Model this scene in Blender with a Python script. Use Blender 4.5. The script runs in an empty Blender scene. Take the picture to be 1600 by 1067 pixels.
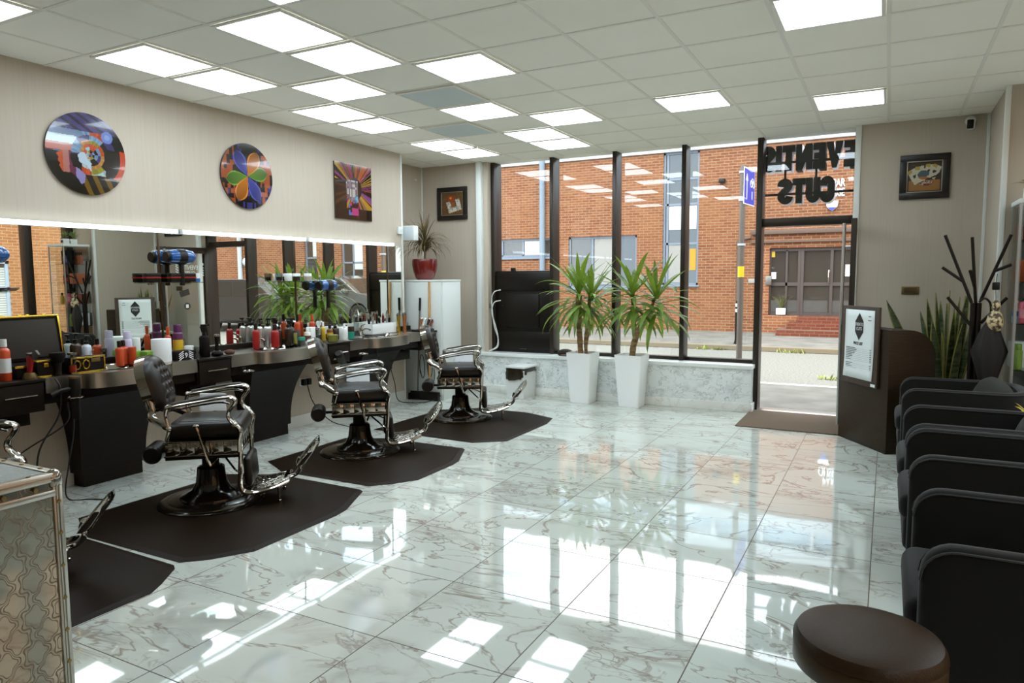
import bpy, bmesh, math, random
from mathutils import Vector, Matrix
from math import sin, cos, pi, radians, sqrt, hypot, atan2

random.seed(7)
scene = bpy.context.scene
COL = scene.collection
CEIL = 3.044

# ------------------------------------------------------------------ camera
_yaw, _pitch, _roll = 0.4886572, -0.0906314, -0.0062945
_f = Vector((-sin(_yaw) * cos(_pitch), cos(_yaw) * cos(_pitch), sin(_pitch)))
_r = _f.cross(Vector((0, 0, 1))).normalized()
_u = _r.cross(_f)
_r2 = _r * cos(_roll) + _u * sin(_roll)
_u2 = _u * cos(_roll) - _r * sin(_roll)
cam_data = bpy.data.cameras.new('camera')
cam_data.sensor_fit = 'HORIZONTAL'
cam_data.sensor_width = 36.0
cam_data.lens = 1102.44 / 1600 * 36.0
cam_data.clip_start = 0.05
cam_data.clip_end = 300
camera = bpy.data.objects.new('camera', cam_data)
_m = Matrix((( _r2.x, _u2.x, -_f.x, 0), (_r2.y, _u2.y, -_f.y, 0), (_r2.z, _u2.z, -_f.z, 1.5269), (0, 0, 0, 1)))
camera.matrix_world = _m
COL.objects.link(camera)
scene.camera = camera

# ------------------------------------------------------------------ world, sun, exposure
SKY_STRENGTH = 3.8
SUN_STRENGTH = 0.85
PANEL_STRENGTH = 7.8
STRIP_STRENGTH = 4.2
scene.view_settings.view_transform = 'Standard'
scene.view_settings.look = 'None'
scene.view_settings.gamma = 1.0
scene.view_settings.exposure = 0.46
scene.view_settings.use_curve_mapping = False

world = bpy.data.worlds.new('sky')
scene.world = world
world.use_nodes = True
_nt = world.node_tree
_nt.nodes.clear()
_o = _nt.nodes.new('ShaderNodeOutputWorld')
_b = _nt.nodes.new('ShaderNodeBackground')
_b.inputs['Strength'].default_value = SKY_STRENGTH
_tc = _nt.nodes.new('ShaderNodeTexCoord')
_nz = _nt.nodes.new('ShaderNodeTexNoise')
_nz.inputs['Scale'].default_value = 2.2
_nz.inputs['Detail'].default_value = 6
_rp = _nt.nodes.new('ShaderNodeValToRGB')
_rp.color_ramp.elements[0].position = 0.40
_rp.color_ramp.elements[0].color = (0.62, 0.82, 1.0, 1)
_rp.color_ramp.elements[1].position = 0.58
_rp.color_ramp.elements[1].color = (1.0, 1.0, 0.98, 1)
_nt.links.new(_tc.outputs['Generated'], _nz.inputs['Vector'])
_nt.links.new(_nz.outputs['Fac'], _rp.inputs['Fac'])
_nt.links.new(_rp.outputs['Color'], _b.inputs['Color'])
_nt.links.new(_b.outputs[0], _o.inputs[0])

_sd = bpy.data.lights.new('sun', 'SUN')
_sd.energy = SUN_STRENGTH
_sd.angle = radians(25)
_sd.color = (1.0, 0.95, 0.88)
sun = bpy.data.objects.new('sun', _sd)
sun.rotation_euler = (radians(38), 0, radians(-18))
COL.objects.link(sun)

# ------------------------------------------------------------------ materials
def lin(c):
    c = c / 255.0
    return c / 12.92 if c <= 0.04045 else ((c + 0.055) / 1.055) ** 2.4
def RGB(r, g, b):
    return (lin(r), lin(g), lin(b), 1.0)
_mats = {}
def mat(name, rgb=(128, 128, 128), rough=0.5, metal=0.0, spec=0.5, coat=0.0, alpha=1.0, trans=0.0, emit=None, es=0.0, sheen=0.0, ior=1.5):
    if name in _mats:
        return _mats[name]
    m = bpy.data.materials.new(name)
    m.use_nodes = True
    b = m.node_tree.nodes['Principled BSDF']
    b.inputs['Base Color'].default_value = RGB(*rgb)
    b.inputs['Roughness'].default_value = rough
    b.inputs['Metallic'].default_value = metal
    b.inputs['Specular IOR Level'].default_value = spec
    b.inputs['Coat Weight'].default_value = coat
    b.inputs['Coat Roughness'].default_value = 0.02
    b.inputs['Transmission Weight'].default_value = trans
    b.inputs['IOR'].default_value = ior
    b.inputs['Sheen Weight'].default_value = sheen
    b.inputs['Alpha'].default_value = alpha
    if emit:
        b.inputs['Emission Color'].default_value = RGB(*emit)
        b.inputs['Emission Strength'].default_value = es
    _mats[name] = m
    return m
def nodes(m):
    nt = m.node_tree
    return nt, nt.nodes, nt.links, nt.nodes['Principled BSDF']
def add_bump(m, scale, strength, dist=0.01, kind='noise', detail=4, stretch=None):
    nt, N, L, b = nodes(m)
    tc = N.new('ShaderNodeTexCoord')
    mp = N.new('ShaderNodeMapping')
    if stretch:
        mp.inputs['Scale'].default_value = stretch
    L.new(tc.outputs['Object'], mp.inputs['Vector'])
    if kind == 'noise':
        t = N.new('ShaderNodeTexNoise'); t.inputs['Detail'].default_value = detail; out = t.outputs['Fac']
    else:
        t = N.new('ShaderNodeTexVoronoi'); out = t.outputs['Distance']
    t.inputs['Scale'].default_value = scale
    L.new(mp.outputs[0], t.inputs['Vector'])
    bp = N.new('ShaderNodeBump')
    bp.inputs['Strength'].default_value = strength
    bp.inputs['Distance'].default_value = dist
    L.new(out, bp.inputs['Height'])
    L.new(bp.outputs[0], b.inputs['Normal'])
    return m
def add_mottle(m, scale, c1, c2, lo=0.35, hi=0.65, stretch=None, detail=5, rand=False):
    nt, N, L, b = nodes(m)
    tc = N.new('ShaderNodeTexCoord')
    mp = N.new('ShaderNodeMapping')
    if stretch:
        mp.inputs['Scale'].default_value = stretch
    L.new(tc.outputs['Object'], mp.inputs['Vector'])
    t = N.new('ShaderNodeTexNoise')
    t.inputs['Scale'].default_value = scale
    t.inputs['Detail'].default_value = detail
    L.new(mp.outputs[0], t.inputs['Vector'])
    r = N.new('ShaderNodeValToRGB')
    r.color_ramp.elements[0].position = lo; r.color_ramp.elements[0].color = RGB(*c1)
    r.color_ramp.elements[1].position = hi; r.color_ramp.elements[1].color = RGB(*c2)
    L.new(t.outputs['Fac'], r.inputs['Fac'])
    L.new(r.outputs[0], b.inputs['Base Color'])
    return m
def math_node(N, L, op, a, b=None, c=None):
    n = N.new('ShaderNodeMath'); n.operation = op
    for i, v in enumerate((a, b, c)):
        if v is None: continue
        if isinstance(v, (int, float)): n.inputs[i].default_value = v
        else: L.new(v, n.inputs[i])
    return n.outputs[0]

def marble(name, pitch, ox, oy, base, vein, grout, rough, axes='XY', vein_scale=1.0, groutw=0.0022, coat=0.0):
    m = mat(name, base, rough, coat=coat)
    nt, N, L, b = nodes(m)
    tc = N.new('ShaderNodeTexCoord')
    sp = N.new('ShaderNodeSeparateXYZ'); L.new(tc.outputs['Object'], sp.inputs[0])
    u = math_node(N, L, 'DIVIDE', math_node(N, L, 'SUBTRACT', sp.outputs[axes[0]], ox), pitch)
    v = math_node(N, L, 'DIVIDE', math_node(N, L, 'SUBTRACT', sp.outputs[axes[1]], oy), pitch)
    fu = math_node(N, L, 'FLOOR', u); fv = math_node(N, L, 'FLOOR', v)
    cb = N.new('ShaderNodeCombineXYZ'); L.new(fu, cb.inputs[0]); L.new(fv, cb.inputs[1])
    wn = N.new('ShaderNodeTexWhiteNoise'); wn.noise_dimensions = '3D'; L.new(cb.outputs[0], wn.inputs['Vector'])
    vm = N.new('ShaderNodeVectorMath'); vm.operation = 'MULTIPLY_ADD'
    L.new(wn.outputs['Color'], vm.inputs[0]); vm.inputs[1].default_value = (13, 17, 11); L.new(tc.outputs['Object'], vm.inputs[2])
    mp = N.new('ShaderNodeMapping'); mp.inputs['Scale'].default_value = (0.75, 1.35, 1.0); mp.inputs['Rotation'].default_value = (0.2, 0.1, 0.35)
    L.new(vm.outputs[0], mp.inputs['Vector'])
    P = mp.outputs[0]
    def ridge(scale, width, dist, detail=5.0):
        n = N.new('ShaderNodeTexNoise'); n.inputs['Scale'].default_value = scale * vein_scale
        n.inputs['Detail'].default_value = detail; n.inputs['Roughness'].default_value = 0.55; n.inputs['Distortion'].default_value = dist
        L.new(P, n.inputs['Vector'])
        d = math_node(N, L, 'ABSOLUTE', math_node(N, L, 'SUBTRACT', n.outputs['Fac'], 0.5))
        r = N.new('ShaderNodeMapRange'); r.inputs['From Min'].default_value = 0.0; r.inputs['From Max'].default_value = width
        r.inputs['To Min'].default_value = 1.0; r.inputs['To Max'].default_value = 0.0
        L.new(d, r.inputs['Value']); return r.outputs[0]
    msk = N.new('ShaderNodeTexNoise'); msk.inputs['Scale'].default_value = 2.3 * vein_scale; msk.inputs['Detail'].default_value = 2
    L.new(P, msk.inputs['Vector'])
    mr = N.new('ShaderNodeMapRange'); mr.inputs['From Min'].default_value = 0.42; mr.inputs['From Max'].default_value = 0.62; L.new(msk.outputs['Fac'], mr.inputs['Value'])
    v1 = ridge(1.6, 0.011, 0.8)
    v2 = math_node(N, L, 'MULTIPLY', ridge(3.4, 0.022, 1.2, 6.0), mr.outputs[0])
    v3 = math_node(N, L, 'MULTIPLY', math_node(N, L, 'MULTIPLY', ridge(1.5, 0.06, 0.8), mr.outputs[0]), 0.35)
    vv = math_node(N, L, 'MAXIMUM', math_node(N, L, 'MAXIMUM', math_node(N, L, 'MULTIPLY', v1, 0.7), math_node(N, L, 'MULTIPLY', v2, 0.7)), v3)
    cl = N.new('ShaderNodeTexNoise'); cl.inputs['Scale'].default_value = 1.2; L.new(P, cl.inputs['Vector'])
    mx0 = N.new('ShaderNodeMixRGB'); mx0.inputs[1].default_value = RGB(*base)
    mx0.inputs[2].default_value = RGB(*[int(c * 0.95) for c in base]); L.new(cl.outputs['Fac'], mx0.inputs[0])
    mx = N.new('ShaderNodeMixRGB'); L.new(vv, mx.inputs[0]); L.new(mx0.outputs[0], mx.inputs[1]); mx.inputs[2].default_value = RGB(*vein)
    out = mx.outputs[0]
    if grout:
        def edge(w):
            fr = math_node(N, L, 'FRACT', w)
            d = math_node(N, L, 'MINIMUM', fr, math_node(N, L, 'SUBTRACT', 1.0, fr))
            return math_node(N, L, 'LESS_THAN', d, groutw / pitch)
        g = math_node(N, L, 'MAXIMUM', edge(u), edge(v))
        mx2 = N.new('ShaderNodeMixRGB'); L.new(g, mx2.inputs[0]); L.new(out, mx2.inputs[1]); mx2.inputs[2].default_value = RGB(*grout)
        out = mx2.outputs[0]
        rr = math_node(N, L, 'MULTIPLY_ADD', g, 0.5, rough); L.new(rr, b.inputs['Roughness'])
        cw = math_node(N, L, 'MULTIPLY', math_node(N, L, 'SUBTRACT', 1.0, g), coat); L.new(cw, b.inputs['Coat Weight'])
        # each tile lies a touch out of level, so reflections break at the joints
        rp = N.new('ShaderNodeTexNoise'); rp.inputs['Scale'].default_value = 2.6; rp.inputs['Detail'].default_value = 1
        L.new(vm.outputs[0], rp.inputs['Vector'])
        bp = N.new('ShaderNodeBump'); bp.inputs['Strength'].default_value = 0.05; bp.inputs['Distance'].default_value = 0.02
        L.new(rp.outputs['Fac'], bp.inputs['Height']); L.new(bp.outputs[0], b.inputs['Normal']); L.new(bp.outputs[0], b.inputs['Coat Normal'])
    L.new(out, b.inputs['Base Color'])
    return m

def brick(name, c1, c2, mortar, ax=('X', 'Z'), warm=None):
    m = mat(name, c1, 0.85, spec=0.2)
    nt, N, L, b = nodes(m)
    tc = N.new('ShaderNodeTexCoord')
    sp = N.new('ShaderNodeSeparateXYZ'); L.new(tc.outputs['Object'], sp.inputs[0])
    cb = N.new('ShaderNodeCombineXYZ'); L.new(sp.outputs[ax[0]], cb.inputs[0]); L.new(sp.outputs[ax[1]], cb.inputs[1])
    t = N.new('ShaderNodeTexBrick')
    t.inputs['Scale'].default_value = 1.0
    t.inputs['Brick Width'].default_value = 0.225
    t.inputs['Row Height'].default_value = 0.075
    t.inputs['Mortar Size'].default_value = 0.007
    t.inputs['Mortar Smooth'].default_value = 0.3
    t.inputs['Bias'].default_value = -0.1
    t.inputs['Color1'].default_value = RGB(*c1)
    t.inputs['Color2'].default_value = RGB(*c2)
    t.inputs['Mortar'].default_value = RGB(*mortar)
    L.new(cb.outputs[0], t.inputs['Vector'])
    n = N.new('ShaderNodeTexNoise'); n.inputs['Scale'].default_value = 0.5; n.inputs['Detail'].default_value = 4
    L.new(cb.outputs[0], n.inputs['Vector'])
    mr = N.new('ShaderNodeMapRange'); mr.inputs['From Min'].default_value = 0.45; mr.inputs['From Max'].default_value = 0.7
    mr.inputs['To Max'].default_value = 0.35; L.new(n.outputs['Fac'], mr.inputs['Value'])
    mx = N.new('ShaderNodeMixRGB'); L.new(mr.outputs[0], mx.inputs[0]); L.new(t.outputs['Color'], mx.inputs[1])
    mx.inputs[2].default_value = RGB(*(warm or (205, 150, 110)))
    L.new(mx.outputs[0], b.inputs['Base Color'])
    bp = N.new('ShaderNodeBump'); bp.inputs['Strength'].default_value = 0.4; bp.inputs['Distance'].default_value = 0.006; bp.invert = True
    L.new(t.outputs['Fac'], bp.inputs['Height']); L.new(bp.outputs[0], b.inputs['Normal'])
    return m

def glass(name, tint=(250, 252, 252), f0=0.045, rough=0.0):
    if name in _mats: return _mats[name]
    m = bpy.data.materials.new(name); m.use_nodes = True
    nt = m.node_tree; N = nt.nodes; L = nt.links; N.clear()
    o = N.new('ShaderNodeOutputMaterial'); mx = N.new('ShaderNodeMixShader')
    tr = N.new('ShaderNodeBsdfTransparent'); tr.inputs[0].default_value = RGB(*tint)
    gl = N.new('ShaderNodeBsdfGlossy'); gl.inputs['Roughness'].default_value = rough
    lw = N.new('ShaderNodeLayerWeight'); lw.inputs['Blend'].default_value = 0.5
    p = math_node(N, L, 'POWER', lw.outputs['Facing'], 5.0)
    f = math_node(N, L, 'MULTIPLY_ADD', p, 1.0 - f0, f0)
    L.new(f, mx.inputs[0]); L.new(tr.outputs[0], mx.inputs[1]); L.new(gl.outputs[0], mx.inputs[2]); L.new(mx.outputs[0], o.inputs[0])
    _mats[name] = m
    return m
def emission(name, rgb, s):
    if name in _mats: return _mats[name]
    m = bpy.data.materials.new(name); m.use_nodes = True
    nt = m.node_tree; nt.nodes.clear()
    o = nt.nodes.new('ShaderNodeOutputMaterial'); e = nt.nodes.new('ShaderNodeEmission')
    e.inputs[0].default_value = RGB(*rgb); e.inputs[1].default_value = s
    nt.links.new(e.outputs[0], o.inputs[0]); _mats[name] = m
    return m
def painted(name, rough=0.3, coat=0.0):
    m = mat(name, (128, 128, 128), rough, coat=coat)
    nt, N, L, b = nodes(m)
    a = N.new('ShaderNodeVertexColor'); a.layer_name = 'print'
    L.new(a.outputs['Color'], b.inputs['Base Color'])
    return m

WALL = mat('wallpaper', (204, 199, 188), 0.75, spec=0.25)
add_mottle(WALL, 60, (189, 176, 158), (194, 182, 165), 0.3, 0.7, stretch=(1.0, 1.0, 0.03))
TRIM = mat('white_trim', (226, 228, 222), 0.35)
TILE = add_mottle(mat('ceiling_tile', (240, 240, 230), 0.9, spec=0.1), 1.1, (249, 244, 232), (252, 248, 237))
TBAR = mat('ceiling_grid', (238, 233, 222), 0.5)
FLOOR = marble('marble_floor', 0.6176, -0.0264, 5.9807, (214, 219, 210), (124, 96, 76), (84, 66, 50), 0.035, groutw=0.0026, coat=0.5)
KERB = marble('marble_panel', 3.0, 0.2, 0.2, (246, 250, 247), (132, 134, 132), None, 0.18, axes='XZ', vein_scale=3.4)
BRONZE = mat('bronze_frame', (46, 36, 26), 0.38, metal=0.3)
BLACK = mat('black_plastic', (22, 16, 9), 0.38, spec=0.3)
MATTE_BLACK = mat('matte_black', (20, 14, 8), 0.7, spec=0.15)
CHROME = mat('chrome', (172, 165, 155), 0.07, metal=1.0)
STEEL = add_bump(mat('brushed_steel', (190, 182, 170), 0.28, metal=1.0), 50, 0.08, 0.002, stretch=(1, 1, 30))
DARKWOOD = mat('dark_wood', (30, 20, 10), 0.45, spec=0.2)
add_mottle(DARKWOOD, 7, (20, 12, 5), (29, 19, 9), 0.3, 0.7, stretch=(1.0, 1.0, 12.0))
DESKWOOD = mat('desk_wood', (50, 36, 20), 0.42, spec=0.25)
add_mottle(DESKWOOD, 7, (37, 25, 12), (51, 37, 21), 0.3, 0.7, stretch=(1.0, 1.0, 12.0))
LEATHER = add_bump(mat('brown_black_leather', (28, 20, 12), 0.33, spec=0.35), 160, 0.15, 0.002, kind='voronoi')
STOOLLEATHER = add_bump(mat('stool_leather', (48, 31, 13), 0.42, spec=0.25), 160, 0.15, 0.002, kind='voronoi')
ENAMEL = mat('black_enamel', (24, 17, 10), 0.14)
FABRIC = add_bump(mat('grey_fabric', (24, 22, 19), 0.95, spec=0.1, sheen=0.15), 300, 0.35, 0.002)
RUBBER = mat('mat_rubber', (29, 17, 6), 0.5, spec=0.12)
add_bump(RUBBER, 400, 0.15, 0.001)
WHITE = mat('white_plastic', (228, 230, 226), 0.35)
LAMINATE = mat('white_laminate', (220, 224, 218), 0.4)
MIRROR = mat('mirror_silver', (240, 243, 238), 0.0, metal=1.0)
GLASS = glass('clear_glass')
SHELFGLASS = glass('shelf_glass', (225, 238, 232), 0.06)
GOLD = mat('gold_metal', (200, 168, 60), 0.22, metal=1.0)
BRASS = mat('brass_plate', (120, 98, 60), 0.4, metal=0.7)
WOODLIGHT = add_mottle(mat('pale_wood', (205, 155, 90), 0.5), 10, (190, 138, 76), (214, 165, 100), stretch=(6, 6, 0.6))
CABLE = mat('cable_black', (28, 22, 16), 0.5)
SOIL = mat('soil', (50, 38, 26), 0.95)
# ------------------------------------------------------------------ mesh helpers
class MB:
    def __init__(s):
        s.v = []; s.f = []; s.mi = []; s.M = Matrix.Identity(4); s.cur = 0
    def xf(s, M=None):
        s.M = M if M is not None else Matrix.Identity(4); return s
    def m(s, i):
        s.cur = i; return s
    def add(s, verts, faces):
        o = len(s.v); M = s.M
        s.v += [tuple(M @ Vector(p)) for p in verts]
        s.f += [tuple(o + i for i in f) for f in faces]
        s.mi += [s.cur] * len(faces)
        return s
    def addbm(s, bm):
        bm.verts.ensure_lookup_table()
        for i, v in enumerate(bm.verts): v.index = i
        s.add([v.co.copy() for v in bm.verts], [[v.index for v in f.verts] for f in bm.faces])
        bm.free(); return s
    def box(s, c, size, bev=0.0, seg=2, rot=None):
        bm = bmesh.new()
        bmesh.ops.create_cube(bm, size=1.0)
        bmesh.ops.scale(bm, vec=size, verts=bm.verts)
        if bev > 0:
            bev = min(bev, min(size) * 0.49)
            bmesh.ops.bevel(bm, geom=list(bm.edges), offset=bev, segments=seg, profile=0.5, affect='EDGES')
        T = Matrix.Translation(c)
        if rot: T = T @ rot
        bmesh.ops.transform(bm, matrix=T, verts=bm.verts)
        return s.addbm(bm)
    def b2(s, x0, x1, y0, y1, z0, z1, bev=0.0, seg=2):
        return s.box(((x0 + x1) / 2, (y0 + y1) / 2, (z0 + z1) / 2), (x1 - x0, y1 - y0, z1 - z0), bev, seg)
    def lathe(s, prof, n=24, c=(0, 0, 0), rot=None, cap=True):
        T = Matrix.Translation(c)
        if rot: T = T @ rot
        V = []; F = []
        for r, z in prof:
            for k in range(n):
                a = 2 * pi * k / n
                V.append(T @ Vector((r * cos(a), r * sin(a), z)))
        for i in range(len(prof) - 1):
            for k in range(n):
                k2 = (k + 1) % n
                F.append((i * n + k, i * n + k2, (i + 1) * n + k2, (i + 1) * n + k))
        if cap:
            if prof[0][0] > 1e-6: F.append(tuple(range(n - 1, -1, -1)))
            if prof[-1][0] > 1e-6: F.append(tuple((len(prof) - 1) * n + k for k in range(n)))
        return s.add(V, F)
    def cyl(s, p0, p1, r0, r1=None, n=16):
        p0 = Vector(p0); p1 = Vector(p1); d = p1 - p0
        q = d.to_track_quat('Z', 'Y').to_matrix().to_4x4()
        return s.lathe([(r0, 0), (r0 if r1 is None else r1, d.length)], n, p0, q)
    def sphere(s, c, r, n=14, squash=(1, 1, 1)):
        V = []; F = []; m = n // 2 + 1
        for i in range(m):
            t = pi * i / (m - 1)
            for k in range(n):
                a = 2 * pi * k / n
                V.append((c[0] + r * squash[0] * sin(t) * cos(a), c[1] + r * squash[1] * sin(t) * sin(a), c[2] + r * squash[2] * cos(t)))
        for i in range(m - 1):
            for k in range(n):
                k2 = (k + 1) % n
                F.append((i * n + k, (i + 1) * n + k, (i + 1) * n + k2, i * n + k2))
        return s.add(V, F)
    def tube(s, pts, r, n=8, side=None, flat=None, closed=False):
        """sweep an ellipse along pts; flat=(a,b): a along `side`, b across it"""
        P = [Vector(p) for p in pts]; N = len(P); V = []; F = []
        ref = Vector(side) if side else None
        prev = None
        for i, p in enumerate(P):
            if closed: t = (P[(i + 1) % N] - P[i - 1]).normalized()
            else: t = (P[min(i + 1, N - 1)] - P[max(i - 1, 0)]).normalized()
            if ref is not None: a = (ref - t * ref.dot(t)).normalized()
            else:
                if prev is None:
                    a = t.orthogonal().normalized()
                else:
                    a = (prev - t * prev.dot(t)).normalized()
                prev = a
            b = t.cross(a)
            ri = r[i] if isinstance(r, (list, tuple)) else r
            ra, rb = (flat[0] * ri, flat[1] * ri) if flat else (ri, ri)
            for k in range(n):
                w = 2 * pi * k / n
                V.append(p + a * (ra * cos(w)) + b * (rb * sin(w)))
        M = N if closed else N - 1
        for i in range(M):
            j = (i + 1) % N
            for k in range(n):
                k2 = (k + 1) % n
                F.append((i * n + k, i * n + k2, j * n + k2, j * n + k))
        if not closed:
            F.append(tuple(range(n - 1, -1, -1))); F.append(tuple((N - 1) * n + k for k in range(n)))
        return s.add(V, F)
    def prism(s, poly, lo, hi, axis='z', bev=0.0):
        """extrude a 2D polygon; axis = extrusion axis: z->(x,y), y->(x,z), x->(y,z)"""
        bm = bmesh.new()
        def P(a, b, h):
            return {'z': (a, b, h), 'y': (a, h, b), 'x': (h, a, b)}[axis]
        v0 = [bm.verts.new(P(a, b, lo)) for a, b in poly]
        v1 = [bm.verts.new(P(a, b, hi)) for a, b in poly]
        n = len(poly)
        bm.faces.new(v0[::-1]); bm.faces.new(v1)
        for i in range(n):
            j = (i + 1) % n
            bm.faces.new((v0[i], v0[j], v1[j], v1[i]))
        bmesh.ops.recalc_face_normals(bm, faces=bm.faces)
        if bev > 0:
            es = [e for e in bm.edges if (e.verts[0] in v0) == (e.verts[1] in v0)]
            bmesh.ops.bevel(bm, geom=es, offset=bev, segments=2, profile=0.5, affect='EDGES')
        return s.addbm(bm)
    def grid(s, fn, nu, nv, closeu=False):
        V = [fn(i / nu, j / nv) for j in range(nv + 1) for i in range(nu + (0 if closeu else 1))]
        w = nu if closeu else nu + 1
        F = []
        for j in range(nv):
            for i in range(nu):
                i2 = (i + 1) % w if closeu else i + 1
                F.append((j * w + i, j * w + i2, (j + 1) * w + i2, (j + 1) * w + i))
        return s.add(V, F)
    def build(s, name, mats, parent=None, loc=None, rz=0.0, angle=38, smooth=True):
        me = bpy.data.meshes.new(name)
        me.from_pydata(s.v, [], s.f)
        if not isinstance(mats, (list, tuple)): mats = [mats]
        for m in mats: me.materials.append(m)
        if len(mats) > 1:
            me.polygons.foreach_set('material_index', s.mi)
        me.validate(); me.update()
        bm = bmesh.new(); bm.from_mesh(me)
        bmesh.ops.remove_doubles(bm, verts=bm.verts, dist=1e-6)
        bmesh.ops.recalc_face_normals(bm, faces=bm.faces); bm.to_mesh(me); bm.free()
        if smooth:
            me.polygons.foreach_set('use_smooth', [True] * len(me.polygons))
            me.set_sharp_from_angle(angle=radians(angle))
        o = bpy.data.objects.new(name, me)
        COL.objects.link(o)
        if parent: o.parent = parent
        if loc: o.location = loc
        o.rotation_euler = (0, 0, rz)
        return o

def tag(o, label, cat, group=None, kind=None):
    o['label'] = label; o['category'] = cat
    if group: o['group'] = group
    if kind: o['kind'] = kind
    return o
def thing(name, label, cat, loc=(0, 0, 0), rz=0.0, group=None):
    o = bpy.data.objects.new(name, None)
    o.empty_display_size = 0.1
    COL.objects.link(o); o.location = loc; o.rotation_euler = (0, 0, rz)
    return tag(o, label, cat, group)
def struct(o):
    o['kind'] = 'structure'; return o
def copy_tree(o, parent=None):
    c = o.copy(); COL.objects.link(c)
    if parent: c.parent = parent
    for ch in list(o.children): copy_tree(ch, c)
    return c
def dup(root, loc, rz, label, group=None):
    c = copy_tree(root); c.location = loc; c.rotation_euler = (0, 0, rz); c['label'] = label
    if group: c['group'] = group
    return c
def partlabel(o, label):
    o['label'] = label; return o

def text_mesh(name, body, size, extrude, material, parent=None, M=None, offset=0.0, align='CENTER', sx=1.0, spacing=1.0):
    cu = bpy.data.curves.new(name, 'FONT')
    cu.body = body; cu.size = size; cu.extrude = extrude; cu.offset = offset
    cu.align_x = align; cu.align_y = 'CENTER'; cu.space_character = spacing
    tmp = bpy.data.objects.new(name, cu); COL.objects.link(tmp)
    dg = bpy.context.evaluated_depsgraph_get()
    me = bpy.data.meshes.new_from_object(tmp.evaluated_get(dg))
    COL.objects.unlink(tmp); bpy.data.objects.remove(tmp)
    T = (M if M is not None else Matrix.Identity(4)) @ Matrix.Diagonal((sx, 1, 1, 1))
    me.transform(T); me.materials.clear(); me.materials.append(material)
    o = bpy.data.objects.new(name, me); COL.objects.link(o)
    if parent: o.parent = parent
    return o

def print_panel(name, w, h, nx, ny, fn, thick, material, parent=None, M=None, shape='rect', rear=None):
    """a flat print of w x h: colour per face from fn(u,v) in -1..1; lies in the local XZ plane facing -Y"""
    V = []; F = []; C = []
    for j in range(ny + 1):
        for i in range(nx + 1):
            u = -1 + 2 * i / nx; v = -1 + 2 * j / ny
            if shape == 'disc':
                x = u * sqrt(max(0, 1 - v * v / 2)); z = v * sqrt(max(0, 1 - u * u / 2))
            else: x, z = u, v
            V.append((x * w / 2, 0, z * h / 2))
    for j in range(ny):
        for i in range(nx):
            a = j * (nx + 1) + i
            F.append((a, a + 1, a + nx + 2, a + nx + 1))
            cx = sum(V[q][0] for q in F[-1]) / 4 / (w / 2); cz = sum(V[q][2] for q in F[-1]) / 4 / (h / 2)
            C.append(fn(cx, cz))
    # rim and rear
    ring = [i for i in range(nx + 1)] + [j * (nx + 1) + nx for j in range(1, ny + 1)] + [ny * (nx + 1) + i for i in range(nx - 1, -1, -1)] + [j * (nx + 1) for j in range(ny - 1, 0, -1)]
    o0 = len(V)
    V += [(V[q][0], thick, V[q][2]) for q in ring]
    n = len(ring)
    edge = rear or (0.02, 0.016, 0.012)
    for k in range(n):
        k2 = (k + 1) % n
        F.append((ring[k2], ring[k], o0 + k, o0 + k2)); C.append(edge)
    F.append(tuple(o0 + k for k in range(n))); C.append(edge)
    me = bpy.data.meshes.new(name)
    if M is not None: V = [tuple(M @ Vector(p)) for p in V]
    me.from_pydata(V, [], F)
    me.materials.append(material)
    at = me.color_attributes.new('print', 'FLOAT_COLOR', 'CORNER')
    buf = []
    for p, c in zip(me.polygons, C):
        for _ in range(p.loop_total): buf += [c[0], c[1], c[2], 1.0]
    at.data.foreach_set('color', buf)
    o = bpy.data.objects.new(name, me); COL.objects.link(o)
    if parent: o.parent = parent
    return o
def L3(r, g, b): return (lin(r), lin(g), lin(b))
def inpoly(x, y, P):
    c = False; j = len(P) - 1
    for i in range(len(P)):
        if (P[i][1] > y) != (P[j][1] > y) and x < (P[j][0] - P[i][0]) * (y - P[i][1]) / (P[j][1] - P[i][1]) + P[i][0]: c = not c
        j = i
    return c
def hsh(i, j=0):
    v = sin(i * 127.1 + j * 311.7) * 43758.5453
    return v - math.floor(v)
def smooth_path(pts, n=6):
    """Catmull-Rom through pts"""
    P = [Vector(p) for p in pts]; P = [P[0] * 2 - P[1]] + P + [P[-1] * 2 - P[-2]]; out = []
    for i in range(1, len(P) - 2):
        for k in range(n):
            t = k / n
            out.append(0.5 * ((2 * P[i]) + (P[i + 1] - P[i - 1]) * t + (2 * P[i - 1] - 5 * P[i] + 4 * P[i + 1] - P[i + 2]) * t * t + (3 * P[i] - P[i - 1] - 3 * P[i + 1] + P[i + 2]) * t ** 3))
    out.append(P[-2]); return out
RX = lambda a: Matrix.Rotation(a, 4, 'X')
RY = lambda a: Matrix.Rotation(a, 4, 'Y')
RZ = lambda a: Matrix.Rotation(a, 4, 'Z')
TR = lambda x, y, z: Matrix.Translation((x, y, z))
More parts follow.
